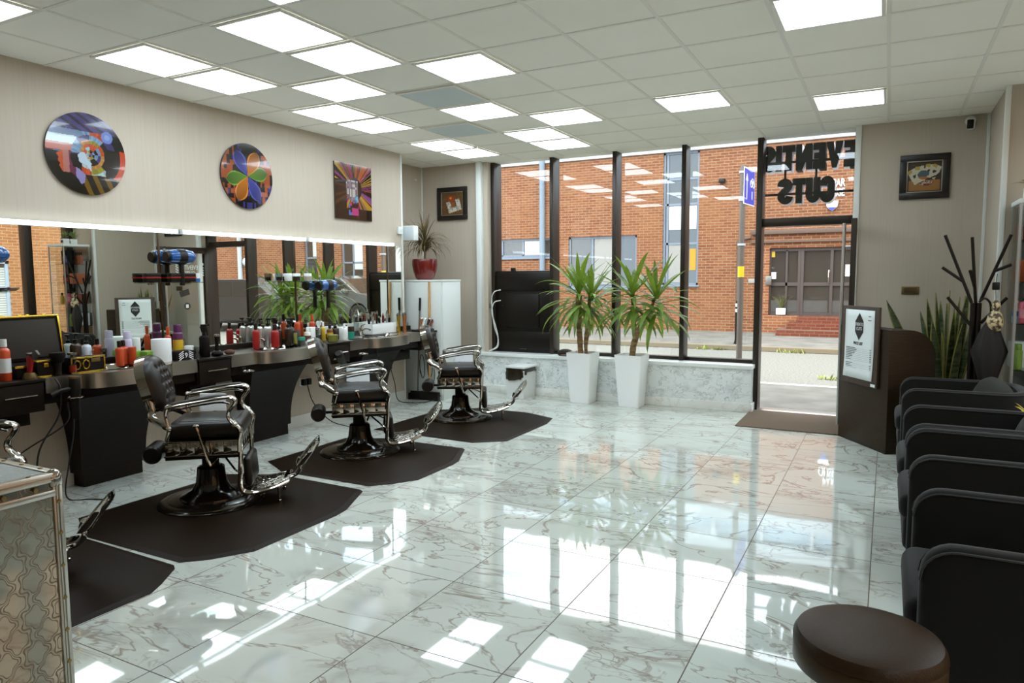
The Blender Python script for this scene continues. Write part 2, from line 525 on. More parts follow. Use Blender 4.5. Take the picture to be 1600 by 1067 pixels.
# ------------------------------------------------------------------ room shell
MXW = -5.34          # face of the mirror wall
struct(MB().b2(-6.0, 1.5, -4.0, 8.30, -0.05, 0).build('floor', FLOOR, smooth=False))
ce = MB()
ce.m(0).b2(-6.0, 1.5, -4.0, 8.30, CEIL, CEIL + 0.08)
ce.m(1)
gx = [-0.052 + i * 0.6 for i in range(-9, 3) if -5.9 < -0.052 + i * 0.6 < 1.4]
gy = [6.6075 + j * 0.6 for j in range(-17, 3)]
for x in gx: ce.b2(x - 0.012, x + 0.012, -3.9, 8.28, CEIL - 0.004, CEIL + 0.002)
for y in gy: ce.b2(-5.9, 1.4, y - 0.012, y + 0.012, CEIL - 0.0045, CEIL + 0.002)
struct(ce.build('ceiling', [TILE, TBAR], smooth=False))
struct(MB().b2(MXW - 0.14, MXW, -4.0, 7.16, 0, CEIL).build('wall_left', WALL, smooth=False))
struct(MB().b2(-5.92, -5.77, 7.0, 8.40, 0, CEIL).build('wall_recess_side', WALL, smooth=False))
struct(MB().b2(-5.92, -4.72, 8.21, 8.50, 0, CEIL).build('wall_recess_back', WALL, smooth=False))
struct(MB().b2(-5.92, -5.48, 6.95, 7.05, 0, CEIL).build('wall_leak_stop', WALL, smooth=False))  # unseen wall added to block daylight leaking in behind the mirror wall
struct(MB().b2(-6.0, 1.5, -4.1, -4.0, 0, CEIL).build('wall_back', WALL, smooth=False))
wf = MB(); wf.b2(-0.30, 0.80, 8.15, 8.50, 0, CEIL)
struct(wf.build('wall_front', WALL, smooth=False))
struct(MB().b2(0.80, 1.5, 7.05, 8.50, 0, CEIL).build('wall_pilaster', WALL, smooth=False))
struct(MB().b2(0.785, 0.825, 7.035, 7.075, 0, CEIL, 0.004).build('trim_1', TRIM))
struct(MB().b2(-4.85, -4.78, 8.13, 8.22, 0.53, CEIL, 0.004).build('trim_2', TRIM))
struct(MB().b2(MXW - 0.145, MXW + 0.006, 7.145, 7.175, 0, CEIL, 0.003).build('trim_3', TRIM))
struct(MB().b2(-0.345, -0.29, 8.13, 8.2, 0, CEIL, 0.004).build('trim_4', TRIM))
struct(MB().b2(0.775, 0.80, 8.12, 8.15, 0, CEIL, 0.003).build('trim_5', TRIM))
struct(MB().b2(-5.77, -5.755, 8.19, 8.21, 0, CEIL, 0.003).build('trim_6', TRIM))
# low marble kerb wall under the shop window
struct(MB().b2(-4.85, -1.31, 8.15, 8.50, 0, 0.49).build('wall_kerb', KERB, smooth=False))
struct(MB().b2(-4.87, -1.295, 8.125, 8.34, 0.485, 0.53, 0.006).build('trim_7', mat('sill_white', (244, 248, 244), 0.25)))
bb = MB(); bb.b2(-4.85, -1.31, 8.13, 8.15, 0, 0.10, 0.003); bb.b2(-1.31, -1.29, 8.13, 8.30, 0, 0.10, 0.003)
struct(bb.build('baseboard_front', marble('skirting_marble', 1.2, 0, 0, (250, 250, 244), (220, 210, 198), None, 0.15, axes='XZ')))
struct(MB().b2(MXW, MXW + 0.015, -4.0, 7.16, 0, 0.12, 0.003).build('baseboard_left', mat('skirting_white', (214, 212, 202), 0.35)))
struct(MB().b2(MXW - 0.14, MXW, 7.16, 7.175, 0, 0.12, 0.003).build('baseboard_left_end', _mats['skirting_white']))
struct(MB().b2(-5.77, -4.85, 8.195, 8.21, 0, 0.12, 0.003).build('baseboard_recess', _mats['skirting_white']))
# right-hand side wall: side-street window bays
struct(MB().b2(1.36, 1.5, -4.0, -0.4, 0, CEIL).build('wall_right', WALL, smooth=False))
struct(MB().b2(1.36, 1.5, -0.4, 7.05, 0, 0.35).build('wall_right_kerb', WALL, smooth=False))
def frame_bars(name, bars):
    b = MB()
    for q in bars: b.b2(*q, 0.003)
    return b
ys = [-0.4, 0.84, 2.08, 3.32, 4.56, 6.34, 7.0]
for k in range(6):
    w = bpy.data.objects.new('window_%d' % (k + 6), None); COL.objects.link(w); struct(w)
    w['label'] = 'tall bronze framed window in the side wall'
    fb = MB()
    fb.b2(1.34, 1.48, ys[k] - 0.06, ys[k] + 0.06, 0.35, CEIL, 0.004)
    if k == 5: fb.b2(1.34, 1.48, 6.93, 7.05, 0.35, CEIL, 0.004)
    fb.b2(1.35, 1.47, ys[k], ys[k + 1], 0.35, 0.41); fb.b2(1.35, 1.47, ys[k], ys[k + 1], CEIL - 0.06, CEIL)
    fb.build('window_frame', BRONZE, w)
    MB().b2(1.42, 1.43, ys[k] + 0.055, ys[k + 1] - 0.055, 0.40, CEIL - 0.05).build('window_pane', GLASS, w, smooth=False)
# shop window: four bays, the door bay with its transom light
xs = [-4.72, -3.858, -3.014, -2.166, -1.325]
for k in range(4):
    w = bpy.data.objects.new('window_%d' % (k + 1), None); COL.objects.link(w); struct(w)
    w['label'] = 'tall bronze framed shop window bay facing the street'
    fb = MB()
    fb.b2(xs[k], xs[k] + 0.052, 8.30, 8.50, 0.53, CEIL, 0.003)
    fb.b2(xs[k], xs[k + 1] + 0.01, 8.40, 8.50, 0.50, 0.565, 0.003)
    MB().b2(xs[k], xs[k + 1] + 0.01, 8.28, 8.50, CEIL - 0.002, CEIL + 0.05).build('head_trim', TILE, w, smooth=False)
    fb.build('window_frame', BRONZE, w)
    MB().b2(xs[k] + 0.05, xs[k + 1], 8.455, 8.465, 0.56, CEIL - 0.01).build('window_pane', GLASS, w, smooth=False)
d = bpy.data.objects.new('door_1', None); COL.objects.link(d); struct(d); d['label'] = 'bronze framed shop doorway with glazed light above'
fb = MB()
fb.b2(-1.325, -1.262, 8.30, 8.50, 0, CEIL, 0.003)
fb.b2(-0.355, -0.30, 8.32, 8.50, 0, CEIL, 0.003)
fb.b2(-1.28, -0.34, 8.34, 8.50, 2.07, 2.16, 0.003)
MB().b2(-1.28, -0.30, 8.28, 8.50, CEIL - 0.002, CEIL + 0.05).build('head_trim', TILE, d, smooth=False)
fb.build('door_frame', BRONZE, d)
MB().b2(-1.27, -0.35, 8.455, 8.465, 2.15, CEIL - 0.01).build('transom_pane', GLASS, d, smooth=False)
MB().b2(-1.27, -0.35, 8.28, 8.50, 0, 0.012, 0.003).build('threshold', mat('aluminium', (200, 200, 196), 0.3, metal=0.9), d)
# open door leaf, hinged at the right jamb and swung into the room
ALU = _mats['aluminium']
leaf = bpy.data.objects.new('door_2', None); COL.objects.link(leaf); struct(leaf)
leaf.location = (-0.33, 8.33, 0); leaf.rotation_euler = (0, 0, radians(2.0)); leaf['label'] = 'glazed shop door leaf standing open into the room'
fb = MB()
fb.b2(-0.025, 0.025, -0.93, -0.83, 0.02, 2.06, 0.003); fb.b2(-0.025, 0.025, -0.09, -0.0, 0.02, 2.06, 0.003)
fb.b2(-0.025, 0.025, -0.84, -0.08, 0.02, 0.13, 0.003); fb.b2(-0.025, 0.025, -0.84, -0.08, 1.96, 2.06, 0.003)
fb.build('leaf_frame', BRONZE, leaf)
MB().b2(-0.005, 0.005, -0.835, -0.085, 0.125, 1.965).build('leaf_pane', GLASS, leaf, smooth=False)
hb = MB(); hb.cyl((-0.085, -0.86, 0.08), (-0.085, -0.86, 2.02), 0.016, n=14)
for z in (0.35, 1.1, 1.8): hb.cyl((-0.085, -0.86, z), (-0.02, -0.86, z), 0.009, n=10)
hb.build('pull_handle', ALU, leaf)
lk = MB(); lk.b2(-0.03, 0.012, -0.9345, -0.929, 1.02, 1.18, 0.001); lk.b2(-0.022, 0.004, -0.936, -0.93, 1.08, 1.14, 0.001)
lk.build('lock_plate', ALU, leaf)
WHITEPRINT = mat('white_lettering', (235, 238, 236), 0.5)
ML = TR(-0.0065, -0.36, 1.72) @ RZ(-pi / 2) @ RX(pi / 2)
text_mesh('door_lettering', 'EVENTIS', 0.105, 0.0008, WHITEPRINT, leaf, ML, sx=0.8)
text_mesh('door_lettering', 'CUTS', 0.105, 0.0008, WHITEPRINT, leaf, ML @ TR(0, -0.10, 0), sx=0.8)
for sgn in (-1, 1):
    pl_ = MB()
    Mp = ML @ TR(sgn * 0.24, -0.05, 0)
    pl_.xf(Mp).sphere((0, 0.11, 0), 0.026, 10, (1, 1, 0.05))
    for q in range(4):
        pl_.prism([(-0.022, -0.08 + q * 0.042 - 0.012), (0.022, -0.05 + q * 0.042 - 0.012), (0.022, -0.03 + q * 0.042 - 0.012), (-0.022, -0.06 + q * 0.042 - 0.012)], -0.001, 0.001)
    pl_.build('barber_pole_print', WHITEPRINT, leaf)
st = MB(); st.xf(ML @ TR(0.12, -0.42, 0) @ RZ(-0.25)).b2(-0.09, 0.09, -0.05, 0.05, -0.001, 0.001)
st.build('sticker', mat('sticker_dark', (52, 44, 36), 0.5), leaf)
rs = MB(); rs.xf(ML @ TR(0.08, -0.64, 0)).lathe([(0.06, -0.001), (0.06, 0.001)], 24); rs.build('round_sticker', _mats['sticker_dark'], leaf)
rs = MB(); rs.xf(ML @ TR(0.08, -0.64, 0)).b2(-0.025, 0.025, -0.03, 0.03, 0.0008, 0.0016); rs.build('sticker_mark', WHITEPRINT, leaf)
# door mat
dm = MB(); dm.b2(-1.326, -0.32, 7.33, 8.29, 0.0, 0.012, 0.004)
tag(dm.build('door_mat', add_bump(add_mottle(mat('coir', (110, 96, 82), 0.95, spec=0.1), 160, (82, 70, 58), (132, 116, 100)), 220, 0.8, 0.004)), 'brown grey entrance mat let into the floor inside the shop door', 'mat')

# ------------------------------------------------------------------ ceiling lights
DIFF = emission('panel_light', (228, 244, 255), PANEL_STRENGTH)
DIFF_OFF = mat('panel_diffuser_unlit', (206, 214, 214), 0.5)
def panel_mesh(kind):
    fr = MB()
    for a in ((-0.285, -0.262, -0.285, 0.285), (0.262, 0.285, -0.285, 0.285), (-0.263, 0.263, -0.285, -0.262), (-0.263, 0.263, 0.262, 0.285)):
        fr.b2(a[0], a[1], a[2], a[3], -0.012, 0.0, 0.002)
    di = MB(); di.b2(-0.263, 0.263, -0.263, 0.263, -0.008, -0.001)
    return fr, di
panel_src = {}
def light_panel(i, j, label, lit=True):
    loc = (-0.052 + 0.6 * (i + 0.5), 6.6075 + 0.6 * (j + 0.5), CEIL - 0.0046)
    if lit in panel_src:
        return dup(panel_src[lit], loc, 0, label, 'square ceiling light panels')
    t = thing('ceiling_light', label, 'ceiling light', loc, 0, 'square ceiling light panels')
    fr, di = panel_mesh(lit)
    fr.build('light_frame', TBAR, t); di.build('diffuser', DIFF if lit else DIFF_OFF, t, smooth=False)
    panel_src[lit] = t
    return t
PANELS = [
 (-5, -4, 'lit ceiling panel on its own just behind one unlit panel, mid ceiling'),
 (-6, -6, 'left of the two lit panels touching each other nearest the viewer'),
 (-6, -5, 'right of the two lit panels touching each other nearest the viewer'),
 (-7, -4, 'lit ceiling panel touching corners with the big near pair, above the flower picture side'),
 (-8, -6, 'left lit panel of the pair above the face picture'),
 (-8, -5, 'right lit panel of the pair between the face and flower pictures'),
 (-1, -4, 'lit ceiling panel cut by the top edge of the photo at right'),
 (-1, 0, 'lit ceiling panel nearest the wall with the framed picture by the door'),
 (-3, -1, 'lit ceiling panel in front of the doorway sign, second from the right'),
 (-6, -2, 'lit ceiling panel between two unlit panels, mid ceiling'),
 (-5, -1, 'lit ceiling panel on its own in front of the touching pair at the window'),
 (-6, 0, 'near half of the touching pair of lit panels in front of the window'),
 (-6, 1, 'far half of the touching pair of lit panels in front of the window'),
 (-8, -3, 'near half of the touching lit pair above the rectangular picture'),
 (-8, -2, 'far half of the touching lit pair above the rectangular picture'),
 (-8, 0, 'near half of the touching lit pair beside the recess corner'),
 (-8, 1, 'far half of the touching lit pair beside the recess corner'),
 (-8, -8, 'lit ceiling panel cut by the left edge of the photo'),
 (-5, -7, 'lit ceiling panel cut by the top edge of the photo, above the near pair'),
]
for i, j, lb in PANELS: light_panel(i, j, lb)
light_panel(-6, -3, 'unlit bluish ceiling panel between two lit panels, nearer the viewer', False)
light_panel(-7, -1, 'unlit bluish ceiling panel in front of the lit pair by the recess', False)

# LED strips along the top of the mirrors
STRIP = emission('strip_light', (226, 245, 255), STRIP_STRENGTH)
for y0, y1, lb in ((2.50, 3.985, 'long white strip light along the mirror top under the face picture'),
                   (4.015, 5.475, 'long white strip light along the mirror top under the flower picture'),
                   (5.505, 6.94, 'long white strip light along the mirror top under the rectangular picture'),
                   (0.98, 2.47, 'white strip light along the mirror top running out of the left edge')):
    t = thing('strip_light', lb, 'strip light', (MXW, y0, 1.928), 0, 'strip lights over the mirrors')
    b = MB(); b.b2(0.0, 0.022, 0, y1 - y0, -0.018, 0.020, 0.003); b.b2(0.0, 0.05, 0, 0.014, -0.02, 0.022, 0.002); b.b2(0.0, 0.05, y1 - y0 - 0.014, y1 - y0, -0.02, 0.022, 0.002)
    b.build('housing', WHITE, t)
    b = MB(); b.tube([(0.034, 0.014, 0), (0.034, y1 - y0 - 0.014, 0)], 0.016, 10); b.build('tube', STRIP, t)

# mirrors
ms = [0.79, 2.305, 3.82, 5.337, 6.841, 7.12]
mlab = ['mirror panel over the counter at the left edge', 'mirror panel behind the open gold trimmed briefcase', 'mirror panel behind the red and black bottles', 'mirror panel behind the tool organiser and faucet', 'narrow mirror strip at the end of the wall']
for k in range(5):
    t = thing('wall_mirror', mlab[k], 'mirror', (MXW, ms[k], 0.93), 0, 'mirror panels above the counter')
    MB().b2(0.0, 0.006, 0.004, ms[k + 1] - ms[k] - 0.004, 0.0, 0.985).build('mirror_glass', MIRROR, t, smooth=False)
    b = MB(); b.b2(0.0, 0.012, -0.009, 0.009, 0.0, 0.985, 0.002); b.build('edge_strip', mat('strip_bronze', (70, 54, 34), 0.3, metal=0.6), t)
# ------------------------------------------------------------------ counter along the mirrors
CT = 0.88; FX = -4.92
def drawer_unit(y0, y1, label, end=False):
    t = thing('drawer_unit', label, 'drawer unit', (MXW, y0, 0), 0, 'drawer units in the barber counter')
    D = FX - MXW; W = y1 - y0
    b = MB(); b.b2(0.0, D - 0.02, 0, W, 0.66, CT - 0.022, 0.002); b.build('body', DARKWOOD, t)
    b = MB(); b.b2(0.0, D + 0.01, -0.004, W + 0.004, CT - 0.022, CT, 0.003); b.build('top_panel', DARKWOOD, t)
    b = MB(); b.b2(D - 0.02, D, 0.006, W - 0.006, 0.665, CT - 0.026, 0.002); dr = b.build('drawer', DARKWOOD, t)
    b = MB(); zc = 0.775
    b.tube([(D + 0.026, W * 0.2, zc), (D + 0.026, W * 0.8, zc)], 0.007, 8)
    for q in (0.26, 0.74): b.cyl((D - 0.002, W * q, zc), (D + 0.026, W * q, zc), 0.005, n=8)
    b.build('handle', CHROME, dr)
    return t
drawer_unit(0.80, 1.14, 'dark wood counter drawer unit beyond the left edge')
drawer_unit(2.32, 2.64, 'dark wood counter drawer unit under the open briefcase at left')
drawer_unit(3.83, 4.15, 'dark wood counter drawer unit under the trigger spray bottle')
drawer_unit(5.34, 5.66, 'dark wood counter drawer unit behind the second barber chair')
drawer_unit(6.93, 7.26, 'dark wood counter drawer unit at the far end carrying the clippers')

def basin_section(y0, y1, yc, label):
    """brushed steel worktop with a bowed front over a dark pedestal"""
    t = thing('basin_counter', label, 'wash basin counter', (MXW, yc, 0), 0, 'steel basin sections of the barber counter')
    D = FX - MXW - 0.005
    N = 48; a0 = y0 - yc; a1 = y1 - yc
    def front(y):
        q = abs(y + 0.02) / 0.34
        return D + (0.115 * sqrt(max(0, 1 - q * q)) + 0.02 if q < 1 else 0.0)
    ysamp = sorted(set([a0 + (a1 - a0) * i / N for i in range(N + 1)] + [-0.3601, -0.3599, 0.3199, 0.3201]))
    poly = [(0.0, a0)] + [(front(y), y) for y in ysamp] + [(0.0, a1)]
    # deck with an oval hole for the basin, then the front apron
    bc = (D - 0.12, 0.0); rx, ry = 0.165, 0.235
    b = MB()
    M = 64
    def outer(k):
        w = 2 * pi * k / M; c, s_ = cos(w), sin(w)
        best = 9
        for i in range(len(poly)):
            (x1, y1_), (x2, y2) = poly[i], poly[(i + 1) % len(poly)]
            dx, dy = x2 - x1, y2 - y1_
            det = c * (-dy) + dx * s_
            if abs(det) < 1e-9: continue
            tt = ((x1 - bc[0]) * (-dy) + dx * (y1_ - bc[1])) / det
            uu = (c * (y1_ - bc[1]) - s_ * (x1 - bc[0])) / det
            if tt > 0 and -1e-6 <= uu <= 1 + 1e-6: best = min(best, tt)
        return (bc[0] + c * best, bc[1] + s_ * best)
    V = []; F = []
    for k in range(M):
        w = 2 * pi * k / M
        o = outer(k)
        V += [(bc[0] + rx * cos(w), bc[1] + ry * sin(w), CT), (o[0], o[1], CT)]
    for k in range(M):
        k2 = (k + 1) % M
        F.append((2 * k, 2 * k + 1, 2 * k2 + 1, 2 * k2))
    b.add(V, F)
    # corners of the deck that the fan of rays cuts
    V = []; F = []
    for (x, y) in ((0.0, a0), (front(a0), a0), (0.0, a1), (front(a1), a1)):
        ks = sorted(range(M), key=lambda k: hypot(outer(k)[0] - x, outer(k)[1] - y))[:2]
        o1, o2 = outer(ks[0]), outer(ks[1]); n0 = len(V)
        V += [(x, y, CT), (o1[0], o1[1], CT), (o2[0], o2[1], CT)]; F.append((n0, n0 + 1, n0 + 2))
    b.add(V, F)
    V = []; F = []
    for i, y in enumerate(ysamp):
        V += [(front(y), y, CT), (front(y), y, CT - 0.105)]
        if i: F.append((2 * i - 2, 2 * i, 2 * i + 1, 2 * i - 1))
    n0 = len(V)
    V += [(front(y) - 0.03, y, CT - 0.105) for y in ysamp]
    for i in range(len(ysamp) - 1): F.append((2 * i + 1, 2 * i + 3, n0 + i + 1, n0 + i))
    b.add(V, F)
    b.b2(0.0, front(a0), a0, a0 + 0.004, CT - 0.105, CT - 0.001); b.b2(0.0, front(a1), a1 - 0.004, a1, CT - 0.105, CT - 0.001)
    b.build('steel_worktop', STEEL, t, angle=30)
    b = MB()
    prof = [(1.05, 0.006), (1.0, 0.008), (0.95, -0.01), (0.88, -0.06), (0.7, -0.10), (0.2, -0.115), (0.0, -0.116)]
    V = []; F = []
    for r, z in prof:
        for k in range(40):
            w = 2 * pi * k / 40; V.append((bc[0] + rx * r * cos(w), bc[1] + ry * r * sin(w), CT + z))
    for i in range(len(prof) - 1):
        for k in range(40):
            k2 = (k + 1) % 40; F.append((i * 40 + k, i * 40 + k2, (i + 1) * 40 + k2, (i + 1) * 40 + k))
    b.add(V, F); b.build('basin', CHROME, t)
    # tap: body, spout, lever
    f = MB(); cx, cy = 0.10, -0.10
    f.lathe([(0.026, CT), (0.026, CT + 0.01), (0.019, CT + 0.02), (0.019, CT + 0.085), (0.016, CT + 0.095), (0.0, CT + 0.097)], 16, (cx, cy, 0))
    tap = f.build('tap', CHROME, t)
    f = MB(); f.tube(smooth_path([(cx + 0.01, cy, CT + 0.05), (cx + 0.05, cy, CT + 0.075), (cx + 0.10, cy, CT + 0.085), (cx + 0.135, cy, CT + 0.07)], 5), 0.011, 10); f.build('spout', CHROME, tap)
    f = MB(); f.tube([(cx, cy, CT + 0.095), (cx + 0.02, cy - 0.01, CT + 0.115), (cx + 0.085, cy - 0.03, CT + 0.135)], 0.007, 8); f.build('tap_lever', CHROME, tap)
    # shower hose holder
    f = MB(); f.lathe([(0.02, CT), (0.02, CT + 0.07), (0.024, CT + 0.085), (0.024, CT + 0.11), (0.0, CT + 0.112)], 14, (0.12, 0.13, 0)); f.build('shower_holder', CHROME, t)
    # under-tray and pedestal
    b = MB(); b.b2(0.0, D - 0.03, a0 + 0.01, a1 - 0.01, 0.70, CT - 0.106); b.build('under_tray', DARKWOOD, t)
    def ped(u, v):
        z = 0.10 + 0.64 * v
        k = v ** 2.4
        hw = 0.255 + 0.10 * k; dp = 0.165 + 0.19 * k
        q = u * 4
        if q < 1: x, y = 0.017 + (dp - 0.017) * q, -hw
        elif q < 3: x, y = dp, -hw + (q - 1) * hw
        else: x, y = 0.017 + (dp - 0.017) * (4 - q), hw
        return (x, y, z)
    b = MB(); b.grid(ped, 16, 14); b.b2(0.017, 0.15, -0.23, 0.23, 0.0, 0.10)
    b.add([(0.017, -0.255, 0.1), (0.165, -0.255, 0.1), (0.165, 0.255, 0.1), (0.017, 0.255, 0.1)], [(0, 1, 2, 3)])
    b.build('pedestal', DARKWOOD, t, angle=30)
    return t
basin_section(1.145, 2.315, 1.72, 'steel basin counter section beyond the left edge')
basin_section(2.645, 3.825, 3.25, 'steel basin counter section beside the gold trimmed case')
basin_section(4.155, 5.335, 4.80, 'steel basin counter section under the red bottles')
basin_section(5.665, 6.925, 6.32, 'steel basin counter section under the white tool organiser')
# back ledge: continuous dark upstand under the mirrors
tag(MB().b2(0, 0.03, 0, 6.46, 0, 0.05, 0.003).build('upstand', DARKWOOD, loc=(MXW, 0.80, CT)), 'dark wood upstand running between counter and mirrors', 'counter upstand')
# small dark shelf box hanging below the counter
for y0, y1, lb in ((6.55, 6.92, 'dark wood box hanging under the counter near the far end'), (2.30, 2.62, 'dark wood box hanging under the left drawer unit'), (3.86, 4.12, 'dark wood box hanging under the drawer unit behind the first chair')):
    tag(MB().b2(0, 0.26, 0, y1 - y0, 0.0, 0.105, 0.003).build('cable_box', DARKWOOD, loc=(MXW, y0, 0.555)), lb, 'cable box', 'cable boxes under the counter')

# ------------------------------------------------------------------ wall sockets with plugs, trailing cables
def socket(y, z, label, plugs=2):
    t = thing('wall_socket', label, 'socket', (MXW, y, z), 0, 'sockets under the counter')
    b = MB(); b.b2(0, 0.012, -0.073, 0.073, -0.043, 0.043, 0.003); b.build('face_plate', WHITE, t)
    for k in range(plugs):
        b = MB(); b.b2(0.012, 0.055, -0.062 + k * 0.07, -0.012 + k * 0.07, -0.035, 0.03, 0.008); b.build('plug', BLACK, t)
socket(5.42, 0.46, 'socket with black plugs under the counter behind the second chair')
socket(6.78, 0.46, 'socket with black plugs at the far end of the mirror wall')
socket(2.34, 0.42, 'socket with black plugs under the left drawer unit')
def cable(name, pts, label, r=0.005, material=None, group=None):
    b = MB(); b.tube(smooth_path(pts, 7), r, 6)
    return tag(b.build(name, material or CABLE), label, 'cable', group)
cable('power_cable', [(-4.90, 2.70, 0.87), (-4.87, 2.71, 0.80), (-4.89, 2.70, 0.62), (-5.0, 2.62, 0.38), (-5.02, 2.60, 0.1), (-5.0, 2.58, 0.01)], 'thick black cable hanging straight from the counter edge at left', 0.006)
cable('power_cable', [(-4.88, 2.76, 0.70), (-4.95, 2.78, 0.55), (-5.1, 2.62, 0.40), (-5.24, 2.50, 0.28), (-5.3, 2.44, 0.22), (-5.31, 2.36, 0.36)], 'black cable swinging from the tool ring to the left socket')
cable('power_cable', [(-4.88, 2.80, 0.68), (-4.98, 2.84, 0.45), (-5.02, 2.82, 0.25), (-5.0, 2.78, 0.02), (-4.85, 2.86, 0.006), (-4.7, 2.92, 0.006)], 'black cable dropping to a coil on the floor beside the left pedestal')
cable('power_cable', [(-5.28, 5.40, 0.44), (-5.2, 5.40, 0.25), (-5.05, 5.48, 0.06), (-4.8, 5.5, 0.012), (-4.5, 5.35, 0.012), (-4.3, 5.15, 0.02)], 'black cable looping from the socket to the floor behind the second chair')
cable('power_cable', [(-5.28, 6.80, 0.43), (-5.24, 6.82, 0.25), (-5.22, 6.85, 0.05), (-5.1, 6.95, 0.008), (-4.95, 7.1, 0.008), (-4.9, 7.35, 0.06)], 'black cable looping from the far socket across the floor')
for k, (p, lb) in enumerate((((0.00, 0.0), 'dark cable loop hanging at the counter end, nearest the wall'), ((0.07, 0.05), 'dark cable loop hanging at the counter end, in the middle of the tangle'), ((0.13, -0.02), 'dark cable loop hanging at the counter end, farthest from the wall'))):
    pts = []
    for q in range(15):
        w = q / 14 * 4 * pi + k
        pts.append((-5.15 + p[0] + 0.05 * cos(w), 7.28 + p[1] + 0.03 * sin(w * 0.7), 0.50 + 0.17 * sin(w) - 0.012 * q))
    cable('cable_loop', pts, lb, 0.005, None, 'tangle of cables at the counter end')
# tool ring with a black brush holder
def tool_ring(y, label, with_tool):
    t = thing('tool_ring', label, 'tool holder', (FX, y, 0.735), 0, 'chrome rings on the counter front')
    b = MB(); b.tube([(0.06 + 0.05 * cos(2 * pi * k / 24), 0.05 * sin(2 * pi * k / 24), 0) for k in range(24)], 0.0045, 6, closed=True); b.cyl((0, 0, 0), (0.012, 0, 0), 0.006, n=8); b.build('ring', CHROME, t)
    b = MB(); b.b2(-0.003, 0.004, -0.02, 0.02, -0.03, 0.03, 0.001); b.build('bracket', BLACK, t)
    if with_tool:
        h = thing('hair_dryer', 'black hair dryer hanging nozzle down in the chrome ring at left', 'hair dryer', (FX + 0.06, y, 0.735))
        b = MB(); b.lathe([(0.022, -0.15), (0.025, -0.14), (0.028, 0.0), (0.036, 0.03), (0.036, 0.125), (0.03, 0.135)], 18); b.build('barrel', BLACK, h)
        b = MB(); b.lathe([(0.034, 0.125), (0.035, 0.14), (0.0, 0.142)], 18); b.build('rear_cap', BRASS, h)
        b = MB(); b.tube([(0.0, -0.02, 0.06), (-0.005, -0.09, 0.055), (-0.01, -0.15, 0.03)], 0.014, 10); b.build('grip', BLACK, h)
tool_ring(2.80, 'chrome tool ring on the counter front holding the black hair dryer', True)
tool_ring(4.28, 'empty chrome tool ring on the counter front beyond the first chair', False)
tool_ring(5.80, 'empty chrome tool ring on the counter front beyond the second chair', False)
# hair dryer on the counter front behind chair two
h = thing('hair_dryer', 'black hair dryer hanging off the counter behind the second chair', 'hair dryer', (-4.83, 5.42, 0.72), 0.4)
b = MB(); b.xf(RX(0.9)).lathe([(0.03, -0.12), (0.034, -0.10), (0.042, 0.02), (0.046, 0.09), (0.03, 0.11), (0.0, 0.112)], 18); b.build('barrel', BLACK, h)
b = MB(); b.tube([(0, 0.02, 0.0), (0.0, 0.08, -0.04), (0, 0.15, -0.10)], 0.017, 10); b.build('grip', BLACK, h)
tool = MB(); tool.tube([(0, 0.0, 0), (-0.07, 0, 0)], 0.008, 8); tool.build('hook', CHROME, h)
# ------------------------------------------------------------------ barber chairs
FILIGREE = add_bump(mat('filigree_chrome', (215, 208, 198), 0.16, metal=1.0), 34, 0.9, 0.008, kind='voronoi')
def cushion(b, uo, vo, half_w, half_h, th_f, th_b, frame, power=2.6, dimples=(), nr=16, na=56):
    """pillow with a superellipse outline; frame(v,w,t)->xyz; th_f thickness towards +t"""
    def outline(a):
        c, s_ = cos(a), sin(a)
        return (half_w * math.copysign(abs(c) ** (2 / power), c), half_h * math.copysign(abs(s_) ** (2 / power), s_))
    for side, th in ((1, th_f), (-1, th_b)):
        V = []; F = []
        for i in range(nr + 1):
            r = i / nr
            for k in range(na):
                ox, oy = outline(2 * pi * k / na)
                x, y = ox * r, oy * r
                h = th * (1 - r ** 3.2) ** 0.5 if r < 1 else 0
                for (dx, dy, dd, sg) in dimples if side == 1 else ():
                    h -= dd * math.exp(-((x - dx) ** 2 + (y - dy) ** 2) / (2 * sg * sg))
                V.append(frame(x + uo, y + vo, side * h))
        for i in range(nr):
            for k in range(na):
                k2 = (k + 1) % na
                F.append((i * na + k, i * na + k2, (i + 1) * na + k2, (i + 1) * na + k))
        b.add(V, F)
    return b
